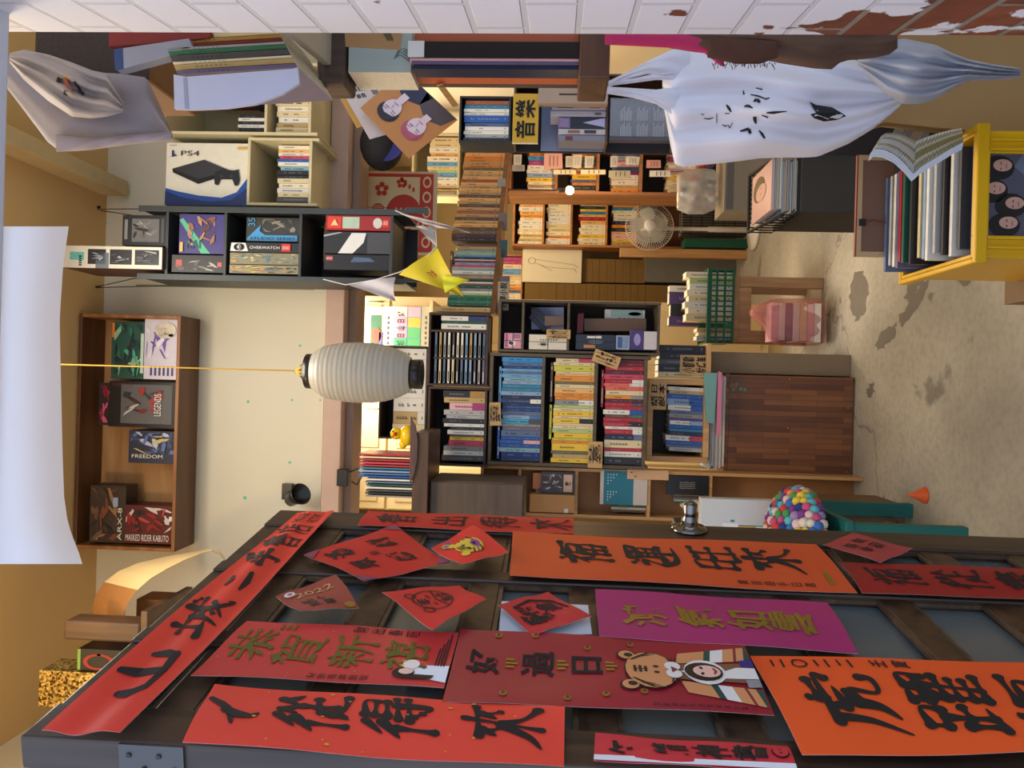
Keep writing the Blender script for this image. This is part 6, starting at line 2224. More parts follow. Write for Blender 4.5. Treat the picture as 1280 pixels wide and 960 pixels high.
def dt(cs):
    def f(b, at):
        for (u0, v0, u1, v1, c) in cs:
            patch(b, at, u0, v0, u1, v1, M(c, .4, var=.1))
    return f
vh('slim white film case, pillar side of the row under the yellow sign', 129, 138, 690, (216, 208, 212), dt([(.3, .6, .6, .9, (90, 90, 100)), (.3, .1, .7, .3, (200, 90, 80))]))
vh('second white film case with plain front under the yellow sign', 138.5, 146, 688, (206, 200, 208), dt([(.3, .08, .7, .2, (120, 100, 110))]))
def film(b, at):
    patch(b, at, 0, .05, 1, .75, M((30, 24, 40), .4, var=.1))
    shape(b, lambda u, v: at(u, v)+Vector((0, -.0008, 0)), [(.1, .02), (.5, .48), (.9, .1), (.9, .02)], M((190, 180, 210), .4, var=0))
    patch(b, at, .1, .78, .9, .98, M((150, 120, 160), .4, var=.1))
vh('film case with dark violet cover facing out under the yellow sign', 147, 160.5, 698, (150, 130, 160), film)
vh('cream film case with small title blocks under the yellow sign', 161, 168.5, 698, (202, 190, 176), dt([(.3, .55, .7, .8, (150, 90, 70)), (.25, .2, .75, .45, (50, 40, 60))]))
vh('grey film case at the fan side of the row under the yellow sign', 169, 176.5, 698, (132, 126, 136), dt([(.2, .7, .8, .85, (120, 50, 50))]))
x0, x1, z0, z1 = RX(763, 121, 844, 179, YD)
root = thing('jewel_case', 'clear jewel case with black back print in four text blocks below the film cases', 'jewel case', ((x0+x1)/2, YD-.02, zs[1]))
b = MB()
b.box(x0, x1-.02, YD-.03, YD-.018, zs[1]+.0006, z1, M((32, 30, 34), .25, var=.05))
b.build('inlay', root)
b = MB()
at = front(772, 132, 836, 174, YD-.0305)
for r in range(2):
    for c in range(3):
        for k in range(7):
            patch(b, at, .08+.46*r, .93-.32*c-.033*k, .08+.46*r+.30+.06*((k*7+c) % 3), .945-.32*c-.033*k, M((170, 166, 170), .5, var=0))
b.build('print', root)
b = MB()
b.box(x0-.004, x1-.016, YD-.034, YD-.0305, zs[1]+.0006, z1+.003, M((220, 222, 230), .04, alpha=.16, var=0))
b.box(x0-.004, x0+.006, YD-.035, YD-.012, zs[1]+.0006, z1+.003, M((90, 90, 96), .1, alpha=.7, var=0))
b.build('lid', root)
# books lying under the jewel cases
z = P(846, 150, YD).z
# --- white carrier bag
BAG = M((242, 240, 248), .38, var=.02, scale=6, sss=.25)
root = thing('carrier_bag', 'big white plastic carrier bag with black brush marks and a small book drawing', 'bag', P(1128, 120, 1.62))
prof = [(828, 96, 124), (842, 70, 204), (852, 62, 209), (880, 60, 206), (920, 60, 202), (950, 60, 198), (985, 62, 197), (1005, 64, 197), (1022, 66, 196), (1060, 72, 180), (1090, 82, 162), (1110, 94, 146), (1124, 104, 134), (1131, 112, 126)]
bo, fn = inflate('body', None, None, prof, 1.66, .13, BAG, folds=(.024, 7), parent=root, ripple=(.014, 11), nu=60, nv=40, sharp=.5)
for pr_ in ([(757, 103, 112), (780, 92, 100), (810, 76, 92), (840, 62, 100), (862, 60, 110)], [(757, 108, 117), (790, 110, 122), (820, 112, 130), (850, 108, 150), (868, 100, 150)], [(757, 103, 108), (790, 98, 104), (820, 92, 100), (850, 86, 100)]):
    inflate('handle', None, None, pr_, lambda px: 1.60+.03*(px-757)/100, .012, BAG, folds=(.003, 4), parent=root, ripple=(.003, 9))
b = MB()
def mk(pts, w_=None):
    b.face([fn(*q) for q in pts], INK)
def br(pts):
    n = len(pts)
    for k in range(n-1):
        (x0, y0, w0), (x1, y1, w1) = pts[k], pts[k+1]
        dx, dy = x1-x0, y1-y0
        l = math.hypot(dx, dy) or 1
        nx, ny = -dy/l, dx/l
        b.face([fn(x0+nx*w0, y0+ny*w0), fn(x1+nx*w1, y1+ny*w1), fn(x1-nx*w1, y1-ny*w1), fn(x0-nx*w0, y0-ny*w0)], INK)
for s in ([(908, 131, 1), (911, 135, 2), (914, 140, .8)], [(929, 113, .6), (930, 118, 1.2)], [(938, 118, .6), (948, 120, 1), (956, 123, .6)], [(945, 110, .6), (953, 112, .8)], [(956, 124, 1), (962, 122, .5)],
          [(930, 133, .6), (935, 132, 2), (941, 135, .7)], [(942, 127, 1), (946, 124, 2.4), (950, 128, 1.6)], [(958, 141, .8), (966, 141, 1.8), (984, 139, .4)], [(952, 144, .6), (960, 147, 1)], [(943, 146, 2.2), (944, 151, 2.2), (945, 155, .8)],
          [(925, 164, .8), (932, 162, 1.6), (936, 161, 2), (938, 167, 2)], [(949, 163, .8), (953, 168, 1.8), (956, 173, 1.2)], [(906, 142, .6), (912, 142, .6)], [(876, 142, .4), (880, 144, .6)], [(880, 148, .5), (886, 149, .8), (892, 147, .4)], [(896, 142, .5), (896, 154, .5)],
          [(903, 156, .7), (907, 158, .7), (909, 156, .5)], [(910, 156, .5), (912, 160, .6), (916, 153, .4)]):
    br(s)
mk([(1012, 127), (1020, 131), (1040, 134), (1052, 141), (1058, 145), (1046, 150), (1030, 152), (1018, 148), (1013, 143), (1020, 141)])
b.build('brush_mark', root)
b = MB()
for s in ([(1022, 134, .4), (1050, 145, .5)], [(1021, 138, .4), (1046, 147, .5)], [(1020, 143, .4), (1036, 149, .5)]):
    n = len(s)
    (x0, y0, w0), (x1, y1, w1) = s
    b.face([fn(x0, y0+w0, .004), fn(x1, y1+w1, .004), fn(x1, y1-w1, .004), fn(x0, y0-w0, .004)], WH_)
b.build('book_drawing', root)
# --- brown felt bag and pink strap in front of it
FELT = M((98, 72, 56), .9, var=.2, scale=25, bump=.1)
root = thing('felt_bag', 'brown felt bag with a fringed flap and pink strap hanging by the bare brick', 'bag', P(1120, 50, 1.36))
inflate('body', None, None, [(812, 30, 56), (860, 30, 64), (900, 30, 69), (940, 30, 72), (980, 30, 80), (1020, 30, 86), (1042, 30, 87), (1052, 30, 76), (1090, 30, 73), (1112, 30, 68), (1122, 34, 60)], 1.36, .06, FELT, folds=(.006, 5), parent=root, ripple=(.006, 18))
inflate('flap', None, None, [(884, 46, 72), (920, 48, 80), (950, 50, 80), (972, 52, 72)], 1.325, .02, M((88, 54, 40), .9, var=.2, scale=60), parent=root)
inflate('strap', None, None, [(756, 34, 56), (800, 34, 58), (840, 36, 60), (880, 46, 66), (897, 54, 80), (905, 58, 84)], 1.345, .02, M((196, 40, 96), .7, var=.06), parent=root)
b = MB()
for k in range(40):
    px = 890+80*k/40
    q = P(px, 79+2*math.sin(k*1.7), 1.322)
    b.tube([q, q+Vector((-.006-.003*math.sin(k*2.2), -.002, -.003*math.cos(k)))], .0008, M((70, 44, 32), .9, var=0), 4)
b.build('fringe', root)
# --- grey plastic bag and big cardboard behind
PBG = M((186, 188, 198), .35, var=.06, scale=8, sss=.25)
inflate('plastic_bag', 'crumpled grey plastic bag narrowing downwards in front of the cardboard', 'bag', [(1072, 70, 82), (1090, 58, 100), (1110, 52, 120), (1130, 48, 130), (1150, 52, 130), (1170, 56, 124), (1190, 66, 112), (1210, 74, 102), (1240, 80, 100), (1270, 84, 98), (1276, 86, 96)], 1.52, .09, PBG, folds=(.018, 9), ripple=(.012, 16), sharp=.5, nu=50, nv=30)
b = MB()
CB = M((158, 122, 72), .8, var=.06)
pts = [P(a, c, 1.76) for a, c in [(1062, 165), (1110, 152), (1180, 160), (1320, 172), (1320, 24), (1100, 24), (1062, 60)]]
b.prism(pts, (0, .006, 0), CB)
b.prism([p+Vector((0, .03, 0)) for p in pts], (0, .006, 0), CB)
tag(b.build('cardboard_sheet'), 'large brown cardboard sheet standing behind the grey plastic bag and beside the yellow crate', 'cardboard')
# --- yellow crate of records
YF, YBk = 1.60, 1.92
CY = M((222, 170, 12), .35, var=.04)
fx0, fx1, _, _ = RX(1222, 163, 1222, 322, YF)
zr = P(1218, 240, YF).z
cz0 = zr-.27
root = thing('plastic_crate', 'bright yellow plastic crate full of records near the brick pillar', 'crate', ((fx0+fx1)/2, (YF+YBk)/2, cz0))
t = .008
b = MB()
# front wall with a window, sides, back, floor and rim
wx0, wx1 = fx0+.045, fx1-.045
wz0, wz1 = zr-.17, zr-.028
b.box(fx0, wx0, YF, YF+t, cz0, zr, CY)
b.box(wx1, fx1, YF, YF+t, cz0, zr, CY)
b.box(wx0, wx1, YF, YF+t, wz1, zr, CY)
b.box(wx0, wx1, YF, YF+t, cz0, wz0, CY)
b.box(fx0, fx0+t, YF+t, YBk, cz0, zr, CY)
b.box(fx1-t, fx1, YF+t, YBk, cz0, zr, CY)
b.box(fx0+t, fx1-t, YBk-t, YBk, cz0, zr, CY)
b.box(fx0+t, fx1-t, YF+t, YBk-t, cz0, cz0+t, CY)
b.build('body', root, bevel=.0015)
b = MB()
for (xa_, xb_, ya_, yb_) in ((fx0-.012, fx1+.012, YF-.012, YF-.0005), (fx0-.012, fx1+.012, YBk+.0005, YBk+.012), (fx0-.012, fx0-.0005, YF-.0005, YBk+.0005), (fx1+.0005, fx1+.012, YF-.0005, YBk+.0005)):
    b.box(xa_, xb_, ya_, yb_, zr-.022, zr+.002, CY)
b.build('rim', root, bevel=.003)
b = MB()
for x in (fx0+.02, wx0-.006, wx1+.006, fx1-.02):
    b.box(x-.0025, x+.0025, YF-.008, YF-.0005, cz0+.002, zr-.024, CY)
for z in (wz0-.006, wz1+.006):
    b.box(wx0-.0035, wx1+.0035, YF-.008, YF-.0005, z-.0025, z+.0025, CY)
b.build('rib', root)
b = MB()
b.box(fx0-.05, fx1+.05, YF-.05, YBk+.05, 0, cz0-.0008, M((120, 92, 60), .6, var=.1))
tag(b.build('wooden_block'), 'plain wooden block carrying the yellow crate', 'block')
# photo cover behind the front window: four faces with dark hair (generic)
rx0, rx1 = fx0+t+.006, fx1-t-.006
Yp = YF+t+.004
b = MB()
root = thing('record', 'record cover showing four heads with dark hair, behind the window of the yellow crate', 'record', ((rx0+rx1)/2, Yp, cz0+t))
b.box(rx0, rx1, Yp, Yp+.005, cz0+t+.0006, zr-.004, M((58, 56, 62), .35, var=.2, scale=10))
b.build('sleeve', root)
at = quad((wx0, Yp-.001, wz1), (wx1, Yp-.001, wz1), (wx1, Yp-.001, wz0), (wx0, Yp-.001, wz0))
b = MB()
def clampat(k):
    return lambda u, v: at(min(max(u, -.1), 1.1), min(max(v, -.1), 1.1))+Vector((0, -.0006*k, 0))
patch(b, clampat(.5), -.05, -.05, 1.05, 1.05, M((84, 82, 94), .4, var=.2, scale=20))
HB, FS = M((22, 18, 18), .5, var=0), M((196, 150, 128), .5, var=.05)
shape(b, clampat(1), [(.62, .3), (.86, .62), (1.02, .5), (1.02, -.02), (.7, -.02)], M((104, 112, 126), .5, var=.15, scale=30))
shape(b, clampat(1), [(-.02, .3), (.12, .34), (.2, .1), (.1, -.02), (-.02, -.02)], M((196, 178, 206), .5, var=.1))
shape(b, clampat(1), [(.3, .25), (.5, .3), (.5, -.02), (.3, -.02)], M((30, 28, 32), .5, var=0))
for cx, cy in ((.86, .80), (.58, .88), (.40, .62), (.16, .70)):
    disc(b, clampat(2), cx-.02, cy+.04, .15, .22, HB)
    disc(b, clampat(3), cx+.01, cy-.015, .075, .13, FS)
    for sx in (-1, 1):
        disc(b, clampat(4), cx+sx*.033, cy+.01, .014, .009, HB, 8)
    stroke(b, [(cx-.025, cy-.065, .006), (cx+.025, cy-.065, .006)], clampat(4), M((150, 70, 66), .5, var=0))
b.build('picture', root)
# records standing in the crate, back to front
recs = [('slt', 1109, 'grey blue'), ('sil', 1115, 'silver grey'), ('whi', 1120, 'white'), ('mot', 1124, 'mauve grey'), ('red', 1127, 'red'), ('dgn', 1131, 'dark green'), ('blk', 1140, 'black'), ('crm', 1151, 'cream'), ('pbl', 1157, 'pale blue'), ('whi', 1161, 'white'), ('sil', 1170, 'silver'), ('blk', 1180, 'black'), ('whi', 1191, 'white'), ('dgy', 1201, 'dark grey')]
n = len(recs)
for k, (c, px, wd) in enumerate(recs):
    Y = YBk-.03-(YBk-YF-.075)*k/(n-1)
    zt_ = P(px, 250, Y).z
    b = MB()
    xo = .006*((k*5) % 3)
    b.box(rx0+xo, rx1-.004+.0*xo, Y, Y+.011, cz0+t+.0006, zt_, M(PAL[c][0], .4, var=.12, scale=14), {1: M(PAL[c][0], .5, var=.3, scale=40)})
    if c == 'blk' and k > 8:
        at = quad((rx0+xo, Y-.001, zt_), (rx1-.004, Y-.001, zt_), (rx1-.004, Y-.001, zt_-.2), (rx0+xo, Y-.001, zt_-.2))
        for j in range(3):
            patch(b, at, .06, .92-.05*j, .30-.05*j, .94-.05*j, WH_)
    tag(b.build('record'), '%s record standing in the yellow crate, %s from the back' % (wd, ORD[k]), 'record', 'records standing in the yellow crate')
# framed panel at the back of the crate
Yq = YBk-.018
x0, x1, _, z1 = RX(1070, 194, 1120, 321, Yq)
root = thing('framed_panel', 'brown panel in a red edged pale frame at the back of the yellow crate', 'panel', ((x0+x1)/2, Yq, cz0))
b = MB()
b.box(x0+.012, x1-.012, Yq+.001, Yq+.004, cz0+.3, z1-.012, M((120, 88, 70), .7, var=.08))
b.build('back_board', root)
b = MB()
FRM = M((190, 160, 116), .6, var=.06)
b.box(x0, x0+.012, Yq-.001, Yq+.008, cz0+.28, z1-.003, FRM)
b.box(x1-.012, x1, Yq-.001, Yq+.008, cz0+.28, z1-.003, FRM)
b.box(x0+.012, x1-.012, Yq-.001, Yq+.008, z1-.014, z1-.003, FRM)
b.box(x0, x1, Yq-.001, Yq+.008, z1-.003, z1, M((130, 44, 40), .5, var=0))
b.build('frame', root)
b = MB()
h = P(1076, 278, Yq-.003)
b.box(h.x-.008, h.x+.008, Yq-.006, Yq-.0012, h.z-.012, h.z+.004, BLACK)
b.tube([(h.x, Yq-.005, h.z-.01), (h.x+.006, Yq-.006, h.z-.03), (h.x-.003, Yq-.005, h.z-.06)], .002, M((110, 50, 30), .6, var=0), 6)
b.build('hanger', root)
# opened magazine flung over the records, and a jewel case beside it
b = MB()
top = [(1086, 199), (1092, 193), (1104, 194), (1118, 201), (1130, 212), (1140, 224), (1150, 215), (1170, 203), (1188, 192), (1203, 184)]
bk_ = [(1100, 176), (1106, 172), (1116, 172), (1126, 174), (1136, 178), (1144, 182), (1154, 178), (1172, 172), (1188, 168), (1201, 166)]
def mg(u, v, e=0.0):
    i = min(int(u*9), 8)
    f = u*9-i
    A = P(top[i][0]*(1-f)+top[i+1][0]*f, top[i][1]*(1-f)+top[i+1][1]*f, 1.55)
    B_ = P(bk_[i][0]*(1-f)+bk_[i+1][0]*f, bk_[i][1]*(1-f)+bk_[i+1][1]*f, 1.66)
    return A.lerp(B_, v)+Vector((-e, 0, e*.2))
GRC = M((150, 150, 92), .4, var=.08)
b.grid(lambda u, v: mg(u, v, -.010), 36, 5, GRC)
b.build('cover_') if False else None
for k in range(5):
    pg_ = M((226-12*(k % 2), 226-12*(k % 2), 228-12*(k % 2)), .6, var=.02)
    b.grid(lambda u, v: mg(u, v*.98, -.010+.003*k), 36, 3, pg_)
    for i in range(36):
        b.face([mg(i/36, 0, -.010+.003*k), mg((i+1)/36, 0, -.010+.003*k), mg((i+1)/36, 0, -.0075+.003*k), mg(i/36, 0, -.0075+.003*k)], pg_)
tag(b.build('open_magazine', smooth=False), 'magazine with olive cover lying open and bent over the records in the yellow crate', 'magazine')
root = thing('jewel_case', 'grey blue jewel case with a small tan picture behind the open magazine', 'jewel case', P(1160, 172, 1.78))
A = [P(1104, 190, 1.76), P(1152, 191, 1.76), P(1166, 157, 1.84), P(1122, 154, 1.84)]
b = MB()
nrm = Vector((0, -.010, .004))
b.prism(A, nrm*-1, M((112, 116, 136), .25, var=.06))
at = lambda u, v: (A[0]*(1-u)+A[3]*u)*(1-v)+(A[1]*(1-u)+A[2]*u)*v+Vector((0, -.0012, .0006))
patch(b, at, .42, .28, .92, .42, M((60, 52, 50), .5, var=0))
patch(b, at, .35, .54, .82, .82, M((186, 146, 104), .5, var=.2, scale=60))
put(b, 'CASSIOPEIA', lambda u, v: at(.45+.43*u, .30+.10*v)+Vector((0, -.0012, 0)), 0, 0, 1, 1, M((196, 180, 140), .5, var=0))
b.build('inlay', root)
b = MB()
b.prism([a+nrm*.5 for a in A], nrm*.15, M((210, 214, 224), .05, alpha=.15, var=0))
b.build('lid', root)
# ------------------------------------------------------------------ far room: lit bookcases, bulb, fan
YX = 6.42
FW = WOOD((150, 92, 46), (190, 128, 70), 'z', .5, 5)
warm = 'crm ivy crm pnk whi tan ivy org slt whi crm yel ivy mgn tan whi por'.split()
def far_row(nm, n, xa, xb, z, h, Y, seed, extra=()):
    r = random.Random(seed)
    toks = ' '.join('%s:%.1f' % (r.choice(list(extra)+warm), r.uniform(1.4, 3)) for _ in range(n))
    row(nm, toks, xa, xb, z, h, Y, .14, end='the pillar side', group='books in '+nm, seed=seed, hv=.12)
root, xa, xb, zs, zt = carcass('bookcase', 'tall light wood bookcase in the far lamp-lit room behind the fan', 'bookcase', 641, 243, 838, 309, YX, .22, FW, (678, 713, 757, 796), .018, floor=True, backm=M((120, 76, 40), .8))
for i, (nm, n, sd) in enumerate((('the highest far row', 15, 90), ('the second far row', 14, 91), ('the third far row', 15, 92), ('the lowest far row', 13, 93))):
    far_row(nm, n, xa+.003, xb-.003, zs[i], .205 if i != 2 else .225, YX+.02, sd, ('blk', 'red', 'tlb', 'dnv') if i > 1 else ('ivy', 'whi'))
# dim lower books row below the long shelf
root, xa, xb, zs, zt = carcass('low_bookcase', 'light bookcase below the long shelf, its books only half seen', 'bookcase', 618, 318, 654, 396, 6.62, .2, FW, (651,), .014)
far_row('the half seen row', 18, xa+.003, xb-.003, zs[0], .19, 6.64, 95, ('lbl', 'yel', 'red', 'grn'))
# pencil drawing on white paper
b = MB()
x0, x1, z0, z1 = RX(653, 310, 727, 353, 5.02)
Yd = 6.58
x0, x1, z0, z1 = RX(653, 310, 727, 353, Yd)
root = thing('drawing', 'white paper with a faint pencil figure hanging below the far bookcases', 'drawing', ((x0+x1)/2, Yd, z0))
b.box(x0, x1, Yd, Yd+.002, z0, z1, M((228, 216, 184), .7, var=.04))
b.build('sheet', root)
b = MB()
PC = M((150, 140, 120), .8, var=0)
at = front(653, 310, 727, 353, Yd)
outline(b, at, .62, .84, .09, .06, .006, PC)
for s in ([(.55, .78), (.45, .6), (.42, .38)], [(.66, .78), (.62, .6), (.58, .4)], [(.42, .38), (.40, .12)], [(.58, .4), (.52, .12)], [(.40, .12), (.30, .08)], [(.52, .12), (.44, .06)], [(.5, .7), (.34, .5)]):
    stroke(b, [(x, y, .006) for x, y in s], at, PC)
b.build('pencil_figure', root)
# stacks of flat brown cartons behind
CBX = M((120, 90, 40), .8, var=.08)
for (py0, py1, nm, ns, Y) in ((354, 412, 'wider stack', 6, 6.60), (323, 352, 'narrow stack', 6, 6.61)):
    x0, x1, _, _ = RX(700, py0, 720, py1, Y)
    pz = [655, 695, 716, 732, 749, 769, 788, 806, 826] if ns == 6 and py0 > 340 else [655, 695, 716, 732, 749, 769, 788, 806]
    zb_ = 0.0
    for k in range(len(pz)-1, 0, -1):
        z1 = P(pz[k-1], (py0+py1)/2, Y).z
        z0 = P(pz[k], (py0+py1)/2, Y).z
        if k == len(pz)-1 and py0 > 340:
            z0 = 0.0
        b = MB()
        b.box(x0, x1, Y, Y+.26, z0+.0006, z1-.002, CBX)
        b.box(x0+.004, x1-.004, Y-.001, Y-.0001, (z0+z1)/2-.001, (z0+z1)/2+.001, M((84, 62, 28), .8, var=0))
        tag(b.build('carton', bevel=.003), 'flat brown carton, %s from the floor in the %s in the dim back corner' % (ORD[len(pz)-1-k], nm), 'carton', 'stacked brown cartons in the back corner')
# pine post and grey blanket roll under the desk, and desk edge
b = MB()
x0, x1, _, z1 = RX(775, 311, 905, 322, 6.24)
b.box(x0, x1, 6.24, 6.30, 0, z1, PINE)
x0b, x1b, _, z1b = RX(798, 240, 806, 322, 5.9)
tag(b.build('desk_post', bevel=.003), 'upright pine board beside the fan in the far room', 'board')
b = MB()
x0, x1, _, z1 = RX(806, 320, 905, 354, 6.60)
z1 = P(806, 337, 6.61).z
b.box(x0+.003, x1-.003, 6.60, 6.88, 0, z1, M((110, 106, 96), .9, var=.1, bump=.1))
tag(b.build('felt_block', bevel=.004), 'grey felt covered block below the narrow stack of brown cartons', 'block')
# grid crate and green box under the far bookcase
b = MB()
x0, x1, z0, z1 = RX(850, 262, 912, 292, 6.23)
root = thing('basket', 'black wire basket standing behind the fan pole', 'basket', ((x0+x1)/2, 6.23, 0))
n = 9
for k in range(n+1):
    x = x0+(x1-x0)*k/n
    b.box(x-.003, x+.003, 6.23, 6.236, 0, z1, BLACK)
for k in range(7):
    z = .02+(z1-.02)*k/6
    b.box(x0, x1, 6.2242, 6.2298, z-.003, z+.003, BLACK)
b.build('front_grid', root)
b = MB()
b.box(x0, x1, 6.242, 6.40, 0.001, z1-.02, M((120, 112, 100), .8, var=.2, scale=40))
b.build('contents', root)
b = MB()
x0, x1, _, z1 = RX(856, 298, 912, 309, 6.22)
b.box(x0, x1, 6.22, 6.40, 0, z1, M((16, 84, 62), .5, var=.06))
tag(b.build('storage_box', bevel=.003), 'dark green box on the floor beside the fan base', 'box')
# --- standing fan
YFn = 5.95
fc = P(812, 283, YFn)
R0 = 29.5*YFn/FPX
FANW = M((216, 208, 196), .35, var=.03)
root = thing('standing_fan', 'white standing electric fan with round wire cage in the far room', 'fan', (fc.x, YFn, 0))
fb = PZ(905, 283, 0.03)
b = MB()
b.lathe((fc.x, YFn+.05, 0), [(.155, 0), (.16, .012), (.15, .03), (.06, .045), (.035, .06), (.0, .06)], FANW, 32)
b.build('base', root, smooth=True)
b = MB()
b.lathe((fc.x, YFn+.07, .05), [(.022, 0), (.022, .3), (.015, .31), (.015, fc.z-.16), (.03, fc.z-.14), (.03, fc.z-.06), (.0, fc.z-.05)], FANW, 18)
b.build('pole', root, smooth=True)
b = MB()
b.lathe((fc.x, YFn+.16, fc.z), [(.0, 0), (.05, .01), (.06, .05), (.055, .12), (.0, .14)], FANW, 20, (0, -1, 0))
b.build('motor', root, smooth=True)
b = MB()
for k in range(56):
    a = 2*math.pi*k/56
    ca, sa = math.cos(a), math.sin(a)
    b.tube([(fc.x+ca*R0*.22, YFn-.045, fc.z+sa*R0*.22), (fc.x+ca*R0*.7, YFn-.035, fc.z+sa*R0*.7), (fc.x+ca*R0, YFn, fc.z+sa*R0), (fc.x+ca*R0*.8, YFn+.06, fc.z+sa*R0*.8), (fc.x+ca*R0*.3, YFn+.09, fc.z+sa*R0*.3)], .0019, FANW, 4)
for r, y in ((1.0, 0), (.7, -.036), (.45, -.041)):
    b.tube([(fc.x+math.cos(2*math.pi*k/40)*R0*r, YFn+y, fc.z+math.sin(2*math.pi*k/40)*R0*r) for k in range(41)], .003 if r == 1 else .0016, FANW, 6)
b.build('cage', root)
b = MB()
b.lathe((fc.x, YFn-.04, fc.z), [(R0*.25, 0), (R0*.25, .008), (R0*.2, .014), (0, .016)], M((230, 226, 220), .35, var=0), 24, (0, -1, 0))
b.build('cap', root, smooth=True)
for k in range(5):
    b = MB()
    a = 2*math.pi*k/5
    BL = M((206, 206, 190), .2, alpha=.7, var=0)
    pts = []
    for j in range(9):
        rr = R0*(.18+.66*j/8)
        da = .46*math.sin(math.pi*(j+1)/10)+.08
        pts.append((rr, a+da+.25*j/8, .018))
    for j in range(8, -1, -1):
        rr = R0*(.18+.66*j/8)
        da = .50*math.sin(math.pi*(j+1)/10)+.06
        pts.append((rr, a-da+.25*j/8, -.012))
    m_ = len(pts)//2
    for j in range(m_-1):
        q = [pts[j], pts[j+1], pts[-2-j], pts[-1-j]]
        f0 = [Vector((fc.x+r*math.cos(t), YFn+.02+o, fc.z+r*math.sin(t))) for r, t, o in q]
        b.face(f0, BL)
        b.face([v+Vector((0, .002, 0)) for v in f0[::-1]], BL)
    b.build('blade', root, smooth=True)
# --- tall dark case with paper notes on its edge, open towards the bulb
YN = 5.0
root, xa, xb, zs, zt = carcass('note_shelf', 'wooden shelf case with many paper notes stuck on its front, right of the lamp-lit rows', 'shelf', 636, 178, 902, 243, YN, .3, WOOD((120, 76, 40), (160, 108, 62), 'z', .5, 5), (694, 746, 800, 872), .018, floor=True, backm=M((44, 34, 28), .8))
far_row('the first note shelf row', 11, xa+.004, xb-.006, zs[0], .19, YN+.05, 97, ('whi', 'sky', 'pbl', 'pbl'))
far_row('the second note shelf row', 10, xa+.004, xb-.02, zs[1], .17, YN+.09, 98, ('blk', 'dgy', 'whi', 'dgn'))
far_row('the third note shelf row', 10, xa+.004, xb-.01, zs[2], .18, YN+.09, 99, ('whi', 'gry', 'pnk', 'tan'))
far_row('the bottom note shelf row', 10, xa+.004, xb-.01, zs[3], .19, YN+.07, 101, ('dgn', 'lim', 'whi', 'pgr'))
notes = [(642, 193, 652, 206, (190, 184, 172)), (640, 206, 656, 214, (150, 146, 138)), (680, 191, 703, 211, (206, 152, 140)), (707, 195, 717, 209, (176, 172, 160)), (716, 193, 727, 210, (196, 190, 176)), (731, 195, 742, 210, (188, 184, 172)), (763, 195, 772, 209, (180, 176, 166)), (782, 196, 799, 206, (190, 186, 174)),
         (808, 200, 826, 210, (196, 140, 128)), (692, 212, 720, 218, (222, 206, 170)), (726, 212, 757, 218, (228, 214, 180)), (761, 213, 788, 222, (170, 164, 140)), (812, 213, 838, 221, (214, 208, 196))]
cn = {(206, 152, 140): 'pink', (196, 140, 128): 'pink', (222, 206, 170): 'cream', (228, 214, 180): 'cream'}
for k, (a, c, d, e, col) in enumerate(notes):
    x0, x1, z0, z1 = RX(a, c, d, e, YN-.004)
    b = MB()
    tl = rnd.uniform(-.004, .004)
    b.prism([(x0, YN-.006-abs(tl), z0+tl), (x1, YN-.003, z0-tl), (x1, YN-.001, z1), (x0, YN-.001, z1)], (0, .0006, 0), M(col, .7, var=.05))
    at = quad((x0, YN-.0075-abs(tl), z1), (x1, YN-.0075, z1), (x1, YN-.0075, z0), (x0, YN-.0075, z0))
    for j in range(3):
        patch(b, at, .15, .25+.2*j, .8, .29+.2*j, M((110, 90, 84), .7, var=0))
    wd = cn.get(col, 'greyish')
    tag(b.build('paper_note'), '%s paper note, %s down the front of the note shelf from its top' % (wd, ORD[k]), 'note', 'paper notes on the note shelf')
# orange lit bulb hanging before the rows
bl = P(712, 238, 4.6)
root = thing('light_bulb', 'glowing warm bare bulb hanging between note shelf and far bookcases', 'bulb', bl)
b = MB()
b.ball(bl, .026, M((255, 214, 140), .3, var=0, emit=14.0), 16)
b.build('globe', root, smooth=True)
b = MB()
b.lathe(bl+Vector((0, 0, .02)), [(.012, 0), (.014, .01), (.014, .045), (.004, .05), (.002, ZC-bl.z-.02)], M((60, 40, 30), .4, var=0), 12)
b.build('socket_cord', root)
lamp('bulb_light', 'POINT', (bl.x, bl.y-.02, bl.z-.05), 9, (1.0, .62, .28), .03)
# price tags under the long shelf
for k, (a, c, d, e, col, wd) in enumerate(((622, 223, 632, 233, (160, 156, 150), 'pale'), (623, 266, 634, 288, (120, 112, 112), 'grey'), (624, 300, 634, 322, (52, 88, 100), 'teal'), (625, 345, 637, 366, (110, 100, 116), 'mauve'), (622, 352, 636, 388, (170, 156, 130), 'cream lettered'))):
    Y = 3.87+(4.75-3.87)*(394-(c+e)/2)/(394-172)-.09
    x0, x1, z0, z1 = RX(a, c, d, e, Y)
    b = MB()
    b.box(x0, x1, Y, Y+.002, z0, z1, M(col, .6, var=.05))
    if wd.startswith('cream'):
        at = front(a, c, d, e, Y)
        for j, ch in enumerate('推理小說'):
            put(b, ch, at, .06+.23*j, .15, .27+.23*j, .85, INK, True)
    tag(b.build('shelf_label'), '%s card hanging at the front edge of the long shelf' % wd, 'label', 'cards along the long shelf edge')
